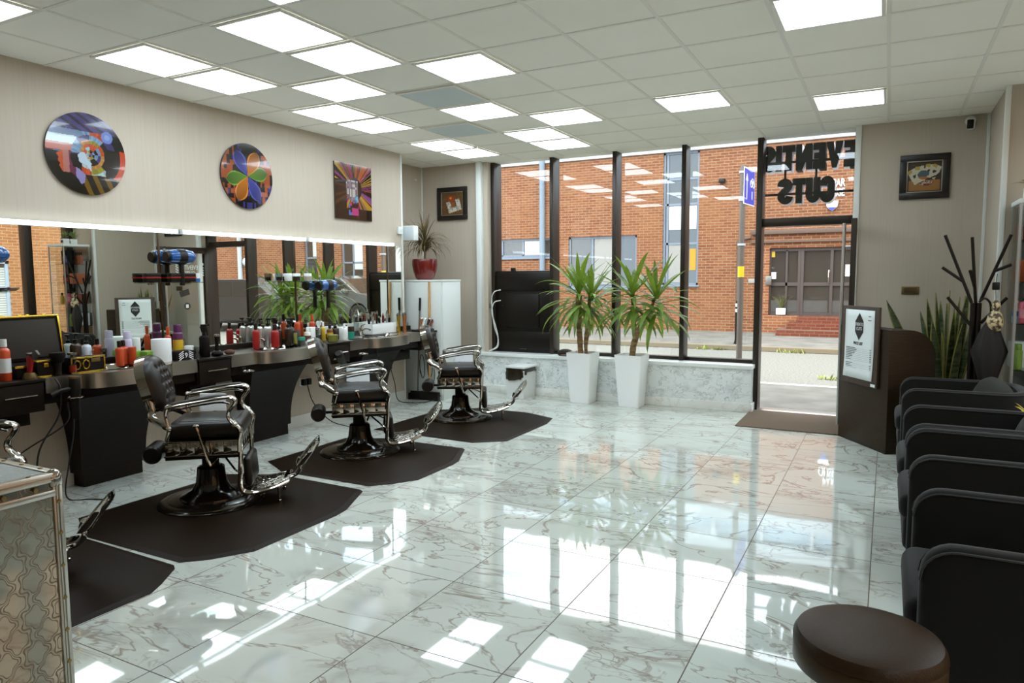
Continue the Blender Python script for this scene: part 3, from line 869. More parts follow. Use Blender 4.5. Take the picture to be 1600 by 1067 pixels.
def make_barber_chair(label):
    t = thing('barber_chair', label, 'barber chair', (0, 0, 0), 0, 'chrome and leather barber chairs')
    P = lambda nm, b, m, par=t, **k: b.build(nm, m, par, **k)
    b = MB(); b.lathe([(0.345, 0.0), (0.345, 0.008), (0.33, 0.018), (0.28, 0.028), (0.20, 0.038), (0.0, 0.04)], 48); P('base_plate', b, ENAMEL)
    b = MB(); b.lathe([(0.325, 0.0185), (0.322, 0.022), (0.285, 0.0285), (0.28, 0.028)], 48, cap=False); P('base_ring', b, mat('base_ring_dark', (70, 58, 44), 0.2, metal=0.8))
    b = MB(); b.lathe([(0.205, 0.034), (0.20, 0.05), (0.165, 0.065), (0.125, 0.09), (0.10, 0.14), (0.092, 0.20), (0.088, 0.24), (0.075, 0.25), (0.0, 0.25)], 36); P('pedestal', b, ENAMEL)
    b = MB(); b.lathe([(0.055, 0.24), (0.055, 0.33), (0.09, 0.335), (0.09, 0.352), (0, 0.352)], 24); P('column', b, MATTE_BLACK)
    # under-frame and seat box
    b = MB(); b.m(0).b2(-0.225, 0.225, -0.245, 0.245, 0.352, 0.372, 0.004); b.b2(-0.215, 0.215, -0.235, 0.235, 0.37, 0.475, 0.01)
    b.m(1)
    for k in range(5):
        u0 = -0.218 + k * 0.0885
        for s_ in (-1, 1): b.box((u0 + 0.042, s_ * 0.240, 0.422), (0.0865, 0.010, 0.084), 0.0015)
    for k in range(5):
        v0 = -0.228 + k * 0.0925
        for s_ in (-1, 1): b.box((s_ * 0.220, v0 + 0.044, 0.422), (0.010, 0.0905, 0.084), 0.0015)
    for z in (0.376, 0.468):
        b.tube([(-0.227, -0.247, z), (0.227, -0.247, z), (0.227, 0.247, z), (-0.227, 0.247, z)], 0.006, 6, closed=True)
    P('seat_base', b, [MATTE_BLACK, CHROME])
    b = MB(); b.box((0.015, 0, 0.53), (0.47, 0.47, 0.115), 0.045, 5); b.box((0.02, 0, 0.575), (0.36, 0.36, 0.035), 0.017, 4); P('seat', b, LEATHER)
    # backrest
    dim = []
    for r_ in range(5):
        for c_ in range(4):
            vv = (-0.09 + 0.06 * c_) if r_ % 2 == 0 else (-0.06 + 0.06 * c_)
            if r_ % 2 and c_ == 3: continue
            dim.append((vv, -0.10 + 0.052 * r_, 0.017, 0.014))
    tilt = radians(15)
    def bf(v, w, tt):   # v sideways, w up the back, tt forward
        return (-0.315 + tt * cos(tilt) - w * sin(tilt), v, 0.825 + w * cos(tilt) + tt * sin(tilt))
    b = MB(); cushion(b, 0, 0, 0.205, 0.195, 0.075, 0.035, bf, 2.5, dim, 20, 72); P('backrest', b, LEATHER)
    b = MB()
    for (v, w, dd, sg) in dim: b.sphere(bf(v, w, 0.060), 0.006, 8)
    P('button_row', b, LEATHER)
    # chrome rim strip round the back of the cushion
    V = []; F = []; n = 40
    for k in range(n + 1):
        a = radians(-55 + 290 * k / n)
        c, s_ = cos(a), sin(a)
        v = 0.208 * math.copysign(abs(c) ** 0.8, c); w = 0.198 * math.copysign(abs(s_) ** 0.8, s_)
        for tt in (0.005, -0.055):
            for q in (1.0, 0.96): V.append(bf(v * q, w * q, tt))
    for k in range(n):
        o0, o1 = 4 * k, 4 * k + 4
        F += [(o0, o1, o1 + 2, o0 + 2), (o0 + 1, o0 + 3, o1 + 3, o1 + 1), (o0, o0 + 1, o1 + 1, o1), (o0 + 2, o1 + 2, o1 + 3, o0 + 3)]
    b = MB(); b.add(V, F)
    V = []; F = []
    cushion_back = [bf(0.19 * cos(2 * pi * k / 32), 0.185 * sin(2 * pi * k / 32), -0.045) for k in range(32)]
    b.add(cushion_back, [tuple(range(32))])
    P('back_frame', b, CHROME)
    for s_ in (-1, 1):
        b = MB(); v1, v2 = s_ * 0.19, s_ * 0.262
        b.tube(smooth_path([bf(v1, -0.06, -0.03), bf(v1, -0.15, -0.03), (-0.30, s_ * 0.215, 0.63), (-0.24, s_ * 0.245, 0.595), (-0.185, v2, 0.565)], 5), 1.0, 8, side=(0, 1, 0), flat=(0.011, 0.026)); P('back_bracket', b, CHROME)
    for s_ in (-1, 1):
        y = s_ * 0.272
        arm = MB()
        path = smooth_path([(-0.19, y, 0.705), (-0.12, y, 0.722), (0.0, y, 0.74), (0.12, y, 0.755), (0.19, y, 0.757), (0.222, y, 0.738), (0.212, y, 0.705), (0.182, y, 0.665), (0.178, y, 0.625), (0.205, y, 0.585), (0.238, y, 0.555), (0.248, y, 0.52), (0.238, y, 0.47), (0.236, y, 0.40)], 6)
        arm.tube(path, 1.0, 10, side=(0, 1, 0), flat=(0.036, 0.014))
        arm.tube(smooth_path([(-0.185, y, 0.705), (-0.197, y, 0.66), (-0.19, y, 0.61), (-0.182, y, 0.56), (-0.20, y, 0.49)], 5), 1.0, 10, side=(0, 1, 0), flat=(0.028, 0.014))
        arm.sphere((-0.183, y + s_ * 0.014, 0.565), 0.020, 12); arm.sphere((0.212, y + s_ * 0.016, 0.575), 0.021, 12); arm.sphere((-0.188, y, 0.705), 0.020, 12)
        arm.tube([(0.20, y - s_ * 0.016, 0.60), (0.252, y - s_ * 0.016, 0.54)], 0.010, 8)
        arm.tube(smooth_path([(-0.18, y, 0.682), (0.0, y, 0.712), (0.13, y, 0.726), (0.185, y, 0.715)], 5), 1.0, 8, side=(0, 1, 0), flat=(0.022, 0.006))
        a = P('armrest', arm, CHROME)
        pad = MB(); pad.tube(smooth_path([(-0.16, y, 0.728), (0.0, y, 0.755), (0.12, y, 0.770), (0.175, y, 0.771)], 5), 1.0, 10, side=(0, 1, 0), flat=(0.024, 0.007)); P('arm_pad', pad, LEATHER, a)
        lev = MB(); lev.tube(smooth_path([(-0.02, s_ * 0.30, 0.583), (0.0, s_ * 0.302, 0.52), (0.03, s_ * 0.298, 0.40), (0.055, s_ * 0.285, 0.315)], 5), 0.009, 8); lev.sphere((-0.02, s_ * 0.30, 0.583), 0.017, 12, (1.3, 1.0, 0.6)); lev.cyl((-0.02, s_ * 0.30, 0.578), (-0.02, s_ * 0.24, 0.53), 0.006, n=8); lev.tube([(0.055, s_ * 0.285, 0.315), (0.08, s_ * 0.15, 0.345), (0.10, s_ * 0.05, 0.355)], 0.008, 8)
        P('lever', lev, CHROME)
        lg = MB()
        for q in (-0.020, 0.0, 0.020):
            lg.tube(smooth_path([(0.232, s_ * 0.235 + q, 0.47), (0.236, s_ * 0.235 + q, 0.36), (0.226, s_ * 0.225 + q, 0.22), (0.222, s_ * 0.215 + q, 0.14), (0.248, s_ * 0.20 + q, 0.102), (0.31, s_ * 0.185 + q * 0.8, 0.092), (0.42, s_ * 0.165 + q * 0.6, 0.108), (0.52, s_ * 0.125 + q * 0.4, 0.138)], 5), 0.0125, 8)
        P('footrest_arm', lg, CHROME)
        pg = MB(); pg.cyl((0.46, s_ * 0.155, 0.0), (0.455, s_ * 0.155, 0.11), 0.009, n=10); pg.lathe([(0.014, 0), (0.014, 0.02), (0.009, 0.024)], 10, (0.46, s_ * 0.155, 0)); P('foot_peg', pg, CHROME)
    b = MB(); b.tube([(0.23, -0.24, 0.20), (0.23, 0.24, 0.20)], 0.008, 8); b.tube([(0.10, -0.05, 0.32), (0.19, -0.2, 0.26), (0.225, -0.22, 0.24)], 0.007, 6); b.tube([(0.10, 0.05, 0.32), (0.19, 0.2, 0.26), (0.225, 0.22, 0.24)], 0.007, 6); P('tie_rods', b, CHROME)
    b = MB(); b.box((0.262, 0, 0.225), (0.055, 0.32, 0.20), 0.026, 4, RY(radians(-4))); P('calf_pad', b, LEATHER)
    b = MB(); b.box((0.395, 0, 0.112), (0.235, 0.30, 0.018), 0.006, 2, RY(radians(-9))); P('footplate', b, FILIGREE)
    b = MB(); b.tube(smooth_path([(0.50, 0, 0.132), (0.56, 0, 0.155), (0.59, 0, 0.20), (0.578, 0, 0.235), (0.59, 0, 0.27)], 5), 1.0, 10, side=(0, 1, 0), flat=(0.04, 0.016)); b.box((0.505, 0, 0.137), (0.05, 0.28, 0.022), 0.008); P('footrest_stem', b, CHROME)
    M = TR(0.645, 0, 0.315) @ RY(radians(-50))
    b = MB(); b.m(0).xf(M); cushion(b, 0, 0, 0.122, 0.145, 0.0005, 0.036, lambda v, w, tt: (v, w, tt), 3.0, (), 10, 48); b.box((-0.05, 0, -0.026), (0.08, 0.09, 0.03), 0.012); b.m(1); cushion(b, 0, 0, 0.114, 0.136, 0.010, 0.0002, lambda v, w, tt: (v, w, tt + 0.001), 3.0, (), 8, 48); P('footrest', b, [CHROME, FILIGREE])
    b = MB(); b.xf(TR(-0.345, 0, 0.36) @ RX(pi / 2)).lathe([(0.0, -0.105), (0.05, -0.104), (0.062, -0.09), (0.062, 0.09), (0.05, 0.104), (0.0, 0.105)], 24); P('rear_roll', b, LEATHER)
    b = MB(); b.tube([(-0.21, 0, 0.36), (-0.345, 0, 0.36)], 0.012, 8); b.tube([(-0.225, -0.2, 0.36), (-0.225, 0.2, 0.36)], 0.009, 8); P('roll_bar', b, MATTE_BLACK)
    return t
bc0 = make_barber_chair('barber chair nearest the viewer, seat turned to the window, beside the dark left pedestal')
bc0.location = (-4.06, 3.22, 0.008); bc0.rotation_euler = (0, 0, radians(40))
dup(bc0, (-4.06, 4.77, 0.008), radians(41), 'middle of the three whole barber chairs, in front of the red bottles')
dup(bc0, (-4.06, 6.43, 0.008), radians(29), 'farthest barber chair, nearest the white bin and the window')
dup(bc0, (-4.08, 1.70, 0.008), radians(45), 'barber chair mostly hidden behind the aluminium case, only arm and footrest showing')

# floor mats under the chairs
def chair_mat(poly, label):
    cx = sum(p[0] for p in poly) / len(poly); cy = sum(p[1] for p in poly) / len(poly)
    t = MB(); bm = bmesh.new()
    pts = [(x - cx, y - cy) for x, y in poly]
    lo = [bm.verts.new((x, y, 0)) for x, y in pts]
    hi = []
    for x, y in pts:
        d_ = hypot(x, y); k = (d_ - 0.05) / d_
        hi.append(bm.verts.new((x * k, y * k, 0.009)))
    n = len(pts)
    for i in range(n):
        j = (i + 1) % n; bm.faces.new((lo[i], lo[j], hi[j], hi[i]))
    bm.faces.new(hi); bm.faces.new(lo[::-1])
    t.addbm(bm)
    return tag(t.build('chair_mat', RUBBER, loc=(cx, cy, 0.0005), angle=3), label, 'floor mat', 'dark mats under the barber chairs')
def mat_poly(y0, y1, xb=-4.55, cut0=0.24, cut1=0.42):
    xf, xm, xc = -3.09, -3.20, -3.33
    P = [(xb, y0 + 0.18), (-4.2, y0), (xc, y0), (xm - 0.02, y0 + 0.10), (xf, y0 + 0.30), (xf, y1 - 0.52), (xm + 0.09, y1 - 0.40), (xc + 0.05, y1 - 0.03), (xc, y1), (-4.17, y1 + 0.02), (xb, y1 - 0.16)]
    return P
chair_mat(mat_poly(2.412, 3.90), 'brown black rubber mat under the barber chair nearest the viewer')
chair_mat(mat_poly(3.985, 5.29), 'brown black rubber mat under the middle whole barber chair')
chair_mat([(-4.55, 5.55), (-3.35, 5.50), (-3.09, 5.70), (-3.09, 6.58), (-3.16, 6.88), (-3.55, 7.05), (-4.2, 7.05), (-4.55, 6.75)], 'brown black rubber mat under the barber chair farthest away')
chair_mat([(-4.55, 0.95), (-3.33, 0.92), (-3.13, 1.2), (-3.12, 2.10), (-3.17, 2.19), (-3.28, 2.35), (-3.33, 2.38), (-4.17, 2.40), (-4.55, 2.24)], 'brown black rubber mat at lower left, partly behind the aluminium case')

# towels over the far armrests
TOWEL = add_bump(mat('white_towel', (226, 230, 232), 0.9, spec=0.1), 90, 0.3, 0.003)
def towel(c, deg, u0, u1, label):
    """folded towel standing on the seat against the far armrest"""
    t = MB(); w = (u1 - u0) / 2
    def fn(i, j):
        a = 2 * pi * i; k = 0.9 + 0.1 * cos(6 * j)
        x = w * math.copysign(abs(cos(a)) ** 0.25, cos(a)); y = 0.014 * math.copysign(abs(sin(a)) ** 0.6, sin(a)) * k
        z = -0.008 + 0.118 * j + 0.004 * sin(5 * x / w)
        return ((u0 + u1) / 2 + x * (1 + 0.03 * (1 - j)), 0.215 + y + 0.02 * j, 0.598 + z)
    t.grid(fn, 36, 12, True)
    for j in (0, 1): t.add([fn(i / 36, j) for i in range(36)], [tuple(range(36))])
    o = t.build('towel', TOWEL, loc=(c[0], c[1], 0.008), rz=radians(deg), angle=60)
    return tag(o, label, 'towel', 'white towels on the barber chairs')
towel((-4.06, 3.22), 40, -0.10, 0.075, 'folded white towel inside the far armrest of the barber chair nearest the viewer')
towel((-4.06, 4.77), 41, -0.10, 0.10, 'folded white towel inside the far armrest of the middle barber chair')
towel((-4.06, 6.43), 29, -0.08, 0.13, 'folded white towel inside the far armrest of the farthest barber chair')
# ------------------------------------------------------------------ wall pictures
PRINT = painted('art_print', 0.12, coat=0.6)
CANVAS = painted('canvas_print', 0.35)
def art_face(x, y):
    r = hypot(x - 0.08, y - 0.0); a = atan2(y - 0.0, x - 0.08)
    ax = (a + pi) / (2 * pi)
    pal = [L3(24, 18, 14), L3(196, 78, 30), L3(120, 150, 180), L3(70, 60, 110), L3(150, 140, 40), L3(40, 30, 24), L3(190, 130, 60), L3(170, 190, 190)]
    if hypot(x - 0.53, y - 0.48) < 0.15: return L3(120, 140, 205) if hypot(x - 0.53, y - 0.48) > 0.07 else L3(150, 170, 220)
    face1 = [(-0.62, 0.02), (-0.76, -0.08), (-0.70, -0.16), (-0.72, -0.24), (-0.67, -0.30), (-0.69, -0.36), (-0.62, -0.50), (-0.40, -0.50), (-0.28, -0.60), (-0.18, -0.76), (-0.10, -0.70), (-0.06, -0.52), (-0.22, -0.38), (-0.36, -0.34), (-0.42, -0.14), (-0.40, 0.04)]
    if inpoly(x, y, face1):
        k = (x + 0.75) / 0.6
        return [L3(205, 88, 42), L3(190, 120, 110), L3(110, 44, 70), L3(150, 140, 190)][min(3, int(k * 4))]
    face2 = [(-0.18, 0.02), (-0.24, -0.06), (-0.20, -0.22), (-0.04, -0.26), (0.08, -0.42), (0.10, -0.22), (0.0, -0.14), (-0.06, 0.04)]
    if inpoly(x, y, face2): return L3(196, 212, 224)
    rings = [0.0, 0.07, 0.13, 0.21, 0.29, 0.38, 0.5, 0.68, 0.9, 2]
    k = 0
    while r + 0.035 * ax > rings[k + 1]: k += 1
    sct = int(ax * 7.99)
    if x < -0.15 and y < -0.02: return L3(24, 17, 11)
    if k >= 6:
        if y > 0.55: return L3(78, 66, 120) if (x * 3 + y * 5) % 1 > 0.4 else L3(44, 34, 60)
        if x > 0.45 and -0.55 < y < 0.18: return L3(200, 66, 24) if r > 0.78 else L3(34, 24, 14)
        if x < -0.25 and y > 0.02: return [L3(186, 214, 220), L3(120, 136, 168), L3(206, 222, 222), L3(208, 128, 112)][int(3.99 * (1 - min(1, y / 0.8))) if y < 0.8 else 0]
        if y < -0.5: return L3(120, 88, 22) if (x * 2.3 + y) % 0.7 > 0.4 else L3(40, 30, 16)
    base = pal[int(hsh(k * 3 + 1, sct) * 7.99)]
    q = 0.75 + 0.5 * hsh(k, int(ax * 60))
    return tuple(c * q for c in base)
def art_flower(x, y):
    a = atan2(y, x); r = hypot(x, y)
    for ang, colr, wd, ln in ((62, (206, 122, 26), 0.24, 0.86), (242, (206, 122, 26), 0.24, 0.86), (122, (74, 76, 160), 0.22, 0.86), (302, (74, 76, 160), 0.22, 0.86), (12, (98, 140, 42), 0.22, 0.8), (192, (98, 140, 42), 0.22, 0.84)):
        t = radians(ang); u = x * cos(t) + y * sin(t); v = -x * sin(t) + y * cos(t)
        if 0 < u < ln:
            w = wd * (sin(pi * min(1, (u / ln)) ** 1.5) ** 0.7)
            if abs(v) < w:
                e = abs(v) / w
                c = L3(*colr)
                k = 0.45 + 0.6 * (1 - u / ln) if e < 0.8 else 1.35
                return tuple(min(1, q * k + (0.05 if e > 0.86 else 0)) for q in c)
    if abs(x) > 0.5 and hsh(int(x * 9), int(y * 7)) > 0.35: return L3(168, 78, 30)
    if hsh(int(x * 14), int(y * 5)) > 0.82: return L3(60, 56, 120)
    return L3(26, 19, 12)
def dim(fn, k=0.72):
    return lambda x, y: tuple(c * k for c in fn(x, y))
def art_burst(x, y):
    cx, cy = 0.05, 0.12
    a = atan2(y - cy, x - cx); r = hypot(x - cx, y - cy)
    if -0.42 < x < 0.22 and -0.42 < y < 0.42 and r < 0.50:
        v = hsh(int(x * 14), int(y * 11))
        if x > 0.05 and y < -0.15: return L3(70, 120, 190) if v > 0.4 else L3(120, 190, 210)
        return L3(150, 130, 140) if v > 0.5 else L3(110, 100, 110) if v > 0.2 else L3(205, 200, 190)
    if -0.3 < x < 0.25 and -0.85 < y < -0.42:
        v = hsh(int(x * 9), int(y * 12))
        return L3(200, 60, 130) if v > 0.62 else L3(80, 120, 190) if v > 0.45 else L3(40, 26, 20)
    s_ = hsh(int((a + pi) * 9)); s2 = hsh(int((a + pi) * 23), 3)
    if x < -0.4 and y < 0.4 or y < -0.6: return L3(34, 22, 12) if s_ < 0.8 else L3(86, 48, 18)
    if s2 > 0.35 and r > 0.4: 
        return [L3(206, 96, 30), L3(196, 150, 40), L3(150, 60, 120), L3(190, 60, 70), L3(160, 110, 60), L3(110, 90, 160)][int(s_ * 5.99)]
    return L3(38, 26, 14)
def wall_disc(y, z, fn, label):
    t = thing('wall_picture', label, 'picture', (MXW, y, z), 0)
    M = TR(0.022, 0, 0) @ RZ(pi / 2)
    o = print_panel('print', 0.60, 0.60, 110, 110, dim(fn), 0.018, PRINT, t, M, 'disc')
    return t
wall_disc(3.262, 2.463, art_face, 'round glossy picture of swirling faces on the mirror wall at left')
wall_disc(4.765, 2.482, art_flower, 'round glossy picture of a six petal flower, middle of the mirror wall')
t = thing('wall_picture', 'square glossy picture of a bright colour burst on the mirror wall', 'picture', (MXW, 6.255, 2.487), 0)
print_panel('print', 0.61, 0.61, 100, 100, dim(art_burst), 0.018, PRINT, t, TR(0.022, 0, 0) @ RZ(pi / 2))

def framed(loc, w, h, fn, label):
    t = thing('framed_picture', label, 'framed picture', loc)
    b = MB(); fw = 0.062
    for (x0, x1, z0, z1) in ((-w / 2, w / 2, h / 2 - fw, h / 2), (-w / 2, w / 2, -h / 2, -h / 2 + fw), (-w / 2, -w / 2 + fw, -h / 2 + fw, h / 2 - fw), (w / 2 - fw, w / 2, -h / 2 + fw, h / 2 - fw)):
        b.b2(x0, x1, -0.035, 0.0, z0, z1, 0.006)
    b.build('frame', mat('frame_black', (26, 19, 12), 0.4), t)
    b = MB(); a, c = w / 2 - fw, h / 2 - fw; q = 0.009
    for (x0, x1, z0, z1) in ((-a, a, c - q, c), (-a, a, -c, -c + q), (-a, -a + q, -c + q, c - q), (a - q, a, -c + q, c - q)):
        b.b2(x0, x1, -0.026, -0.004, z0, z1, 0.002)
    b.build('fillet', mat('silver_fillet', (170, 158, 138), 0.35, metal=0.6), t)
    print_panel('print', 2 * a - 0.01, 2 * c - 0.01, 44, 44, fn, 0.006, CANVAS, t, TR(0, -0.012, 0))
    return t
def still_cards(x, y):
    c = L3(60, 42, 22) if y > -0.25 else L3(150, 102, 44)
    if abs(x) > 0.9 or abs(y) > 0.92: c = L3(34, 22, 12)
    for cx, cy, an, w, h in ((-0.55, 0.05, 0.5, 0.28, 0.5), (-0.25, 0.2, 0.1, 0.26, 0.5), (0.25, 0.35, -0.2, 0.26, 0.45), (0.55, 0.3, -0.5, 0.26, 0.45)):
        u = (x - cx) * cos(an) + (y - cy) * sin(an); v = -(x - cx) * sin(an) + (y - cy) * cos(an)
        if abs(u) < w and abs(v) < h:
            c = L3(196, 188, 160)
            if abs(v) < 0.1 and abs(u) < 0.1: c = L3(40, 34, 30)
            if v > h * 0.55 and u < 0: c = L3(176, 150, 60)
    if hypot((x + 0.05) / 0.34, (y - 0.12) / 0.30) < 1: c = L3(66, 88, 92) if y > 0.0 else L3(170, 104, 40)
    for k in (0, 0.18):
        if abs((y + 0.18 - k) - (x - 0.2) * 0.42) < 0.05 and 0.15 < x < 0.85: c = L3(200, 190, 170) if k else L3(34, 26, 20)
    if hypot((x - 0.1) / 0.4, (y + 0.42) / 0.16) < 1: c = L3(110, 40, 22) if hsh(int(x * 16), int(y * 16)) > 0.4 else L3(180, 160, 140)
    return c
def still_plate(x, y):
    c = L3(96, 66, 36) if hsh(int(x * 8), int(y * 8)) > 0.4 else L3(110, 78, 44)
    u = (x - 0.15) * cos(0.25) + (y + 0.2) * sin(0.25); v = -(x - 0.15) * sin(0.25) + (y + 0.2) * cos(0.25)
    if abs(u) < 0.62 and abs(v) < 0.5 and not (abs(u) < 0.25 and v > -0.1):
        c = L3(206, 198, 182) if hsh(int(u * 12), int(v * 12)) > 0.3 else L3(150, 140, 128)
    if hypot((x + 0.1) / 0.34, (y - 0.42) / 0.3) < 1: c = L3(150, 56, 22) if hypot(x + 0.16, y - 0.48) > 0.1 else L3(220, 150, 60)
    if abs(x - 0.06) < 0.14 and -0.3 < y < 0.15: c = L3(140, 84, 34)
    return c
framed((0.278, 8.15, 2.488), 0.43, 0.43, still_cards, 'black framed still life of playing cards on the wall right of the doorway')
framed((-5.262, 8.21, 2.527), 0.475, 0.44, still_plate, 'black framed still life on the recess wall above the potted plant')

# ------------------------------------------------------------------ small wall fittings
t = thing('security_camera', 'small white security camera with black face below the ceiling at right', 'security camera', (0.64, 8.15, 2.985))
b = MB(); b.lathe([(0.045, 0), (0.045, 0.02), (0.03, 0.03), (0, 0.03)], 18, rot=RX(pi / 2)); b.build('mount', WHITE, t)
b = MB(); b.box((0, -0.06, -0.035), (0.068, 0.075, 0.105), 0.02, 4, RX(0.35)); bd = b.build('body', WHITE, t)
b = MB(); b.box((-0.008, -0.096, -0.044), (0.055, 0.02, 0.085), 0.012, 3, RX(0.35)); b.lathe([(0.012, 0), (0.012, 0.006), (0, 0.007)], 12, (-0.008, -0.105, -0.03), RX(pi / 2 + 0.35)); b.build('lens_face', BLACK, t)
t = thing('letter_plate', 'brass plate on the wall behind the reception desk', 'wall plate', (0.20, 8.15, 1.37))
b = MB(); b.b2(-0.078, 0.078, -0.010, 0, -0.04, 0.04, 0.003); b.build('plate', BRASS, t)
b = MB()
for k in range(4): b.b2(-0.055, 0.055, -0.013, -0.009, -0.024 + k * 0.014, -0.018 + k * 0.014)
b.build('slots', mat('slot_dark', (50, 38, 24), 0.5), t)
t = thing('wall_speaker', 'white box speaker on the end of the mirror wall', 'speaker', (-5.27, 7.175, 2.08))
b = MB(); b.b2(-0.075, 0.095, 0.0, 0.10, -0.09, 0.09, 0.008); b.build('cabinet', WHITE, t)
b = MB(); b.b2(-0.06, 0.08, -0.004, 0.002, -0.075, 0.075, 0.003); b.build('grille', mat('pale_grille', (206, 216, 222), 0.6), t)
t = thing('wall_switch', 'small white switch at the edge of the mirror wall above the strip light', 'switch', (MXW, 7.10, 2.11))
b = MB(); b.b2(0, 0.03, -0.045, 0.045, -0.045, 0.045, 0.006); b.build('plate', WHITE, t); b = MB(); b.b2(0.028, 0.036, -0.012, 0.012, -0.018, 0.018, 0.002); b.build('rocker', TRIM, t)
t = thing('wall_sensor', 'tiny sensor high on the recess side wall', 'sensor', (-5.77, 8.05, 2.86))
MB().b2(0, 0.02, -0.02, 0.02, -0.012, 0.012, 0.004).build('housing', TRIM, t)

# ------------------------------------------------------------------ recess: cabinet, plant, broom
t = thing('tall_cabinet', 'tall white cabinet in the recess with a red plant pot on top', 'cabinet', (-5.13, 7.51, 0))
b = MB(); b.b2(-0.29, 0.28, -0.20, 0.21, 0.0, 1.48, 0.003); b.build('carcass', LAMINATE, t)
b = MB(); b.b2(-0.30, 0.285, -0.215, 0.215, 1.48, 1.503, 0.003); b.build('top_panel', LAMINATE, t)
b = MB(); b.b2(-0.287, 0.262, -0.218, -0.202, 0.07, 1.475, 0.003); dr = b.build('door', LAMINATE, t)
b = MB(); b.tube([(-0.24, -0.23, 0.85), (-0.24, -0.23, 0.97)], 0.006, 8); b.build('handle', CHROME, dr)
def leaf(b, base, azim, elev, length, width, droop, fold=0.18, n=7, twist=0.0):
    p = Vector(base); e = elev; V = []; F = []
    h = Vector((cos(azim), sin(azim), 0)); sd = Vector((-sin(azim), cos(azim), 0))
    st = length / n
    for i in range(n + 1):
        q = i / n
        w = width * (0.55 + 1.2 * q) * (1 - q ** 2.2) if q < 1 else 0
        w = max(w, 0.0008)
        d = h * cos(e) + Vector((0, 0, 1)) * sin(e)
        nrm = -h * sin(e) + Vector((0, 0, 1)) * cos(e)
        s2 = sd * cos(twist * q) + nrm * sin(twist * q)
        V += [p - s2 * w + nrm * (w * fold), p, p + s2 * w + nrm * (w * fold)]
        p = p + d * st; e -= droop / n * (0.4 + 1.2 * q)
    for i in range(n):
        o = 3 * i
        F += [(o, o + 1, o + 4, o + 3), (o + 1, o + 2, o + 5, o + 4)]
    b.add(V, F)
t = thing('potted_dracaena', 'thin leaved dracaena in a red pot on the white cabinet', 'potted plant', (-5.245, 7.5, 1.503))
b = MB(); b.lathe([(0.10, 0.0), (0.118, 0.02), (0.148, 0.11), (0.162, 0.19), (0.160, 0.245), (0.156, 0.262), (0.147, 0.262), (0.14, 0.22), (0, 0.22)], 32); b.build('pot', mat('red_glaze', (104, 18, 11), 0.22, coat=0.5), t)
b = MB(); b.lathe([(0.141, 0.224), (0.0, 0.232)], 24, cap=False); b.build('soil', SOIL, t)
b = MB(); b.tube([(0, 0, 0.22), (0.008, 0.0, 0.34), (0.0, 0.0, 0.48)], 0.014, 8); b.build('stem', mat('stem_brown', (110, 86, 56), 0.8), t)
b = MB(); rnd = random.Random(3)
for k in range(150):
    q = rnd.random()
    leaf(b, (0, 0, 0.33 + 0.15 * q), rnd.uniform(0, 2 * pi), rnd.uniform(0.3, 1.2) + (0.4 if q > 0.85 else 0), rnd.uniform(0.28, 0.46), 0.0075, rnd.uniform(1.6, 3.0) if q < 0.88 else 0.5, n=8)
DRACA = add_mottle(mat('dracaena_leaf', (86, 80, 44), 0.55), 5, (58, 62, 34), (122, 100, 60))
b.build('foliage', DRACA, t)
t = thing('broom', 'wooden handled broom leaning on the white cabinet', 'broom', (-5.02, 7.24, 0))
b = MB(); b.tube([(0, 0.0, 0.09), (-0.01, 0.04, 1.48)], 0.014, 10); b.build('handle', WOODLIGHT, t)
b = MB(); b.b2(-0.14, 0.14, -0.03, 0.03, 0.06, 0.11, 0.012); b.m(0).b2(-0.135, 0.135, -0.028, 0.028, 0.0, 0.07, 0.004); b.build('brush_head', BLACK, t)
t = thing('dustpan', 'long handled dustpan leaning beside the broom', 'dustpan', (-5.20, 7.235, 0), 0.2)
b = MB(); b.tube([(0, 0.0, 0.10), (0.03, 0.03, 1.12)], 0.010, 8); hd = b.build('handle', mat('grey_metal', (120, 116, 108), 0.4, metal=0.7), t)
b = MB(); b.tube([(0.03, 0.03, 1.12), (0.036, 0.035, 1.28)], 0.014, 8); b.build('grip', BLACK, t)
b = MB(); b.b2(-0.11, 0.11, -0.05, 0.03, 0.0, 0.012); b.b2(-0.11, 0.11, 0.02, 0.032, 0.0, 0.10); b.b2(-0.112, -0.105, -0.05, 0.03, 0, 0.08); b.b2(0.105, 0.112, -0.05, 0.03, 0, 0.08); b.build('pan', BLACK, t)

# ------------------------------------------------------------------ window side: display, bin, plants, cap
t = thing('display_screen', 'rear of a black advertising screen standing in the left window bay', 'display screen', (-4.25, 8.38, 0.53))
b = MB(); b.b2(-0.425, 0.425, -0.045, 0.06, 0.0, 1.085, 0.012); b.build('casing', BLACK, t)
b = MB(); b.b2(-0.40, 0.40, -0.066, -0.04, 0.82, 1.06, 0.012); b.b2(-0.40, 0.40, -0.062, -0.04, 0.05, 0.28, 0.01); b.b2(-0.27, 0.23, -0.066, -0.04, 0.33, 0.78, 0.012); b.build('rear_covers', BLACK, t)
b = MB(); b.b2(-0.21, -0.15, -0.02, 0.02, 1.085, 1.125, 0.004); b.build('sensor', BLACK, t)
b = MB(); b.b2(-0.06, 0.035, -0.049, -0.044, 0.045, 0.105, 0.001); b.build('rating_label', mat('grey_label', (150, 146, 138), 0.5), t)
b = MB(); b.sphere((-0.32, -0.047, 0.62), 0.007, 8); b.sphere((-0.32, -0.047, 0.92), 0.007, 8); b.build('screws', CHROME, t)
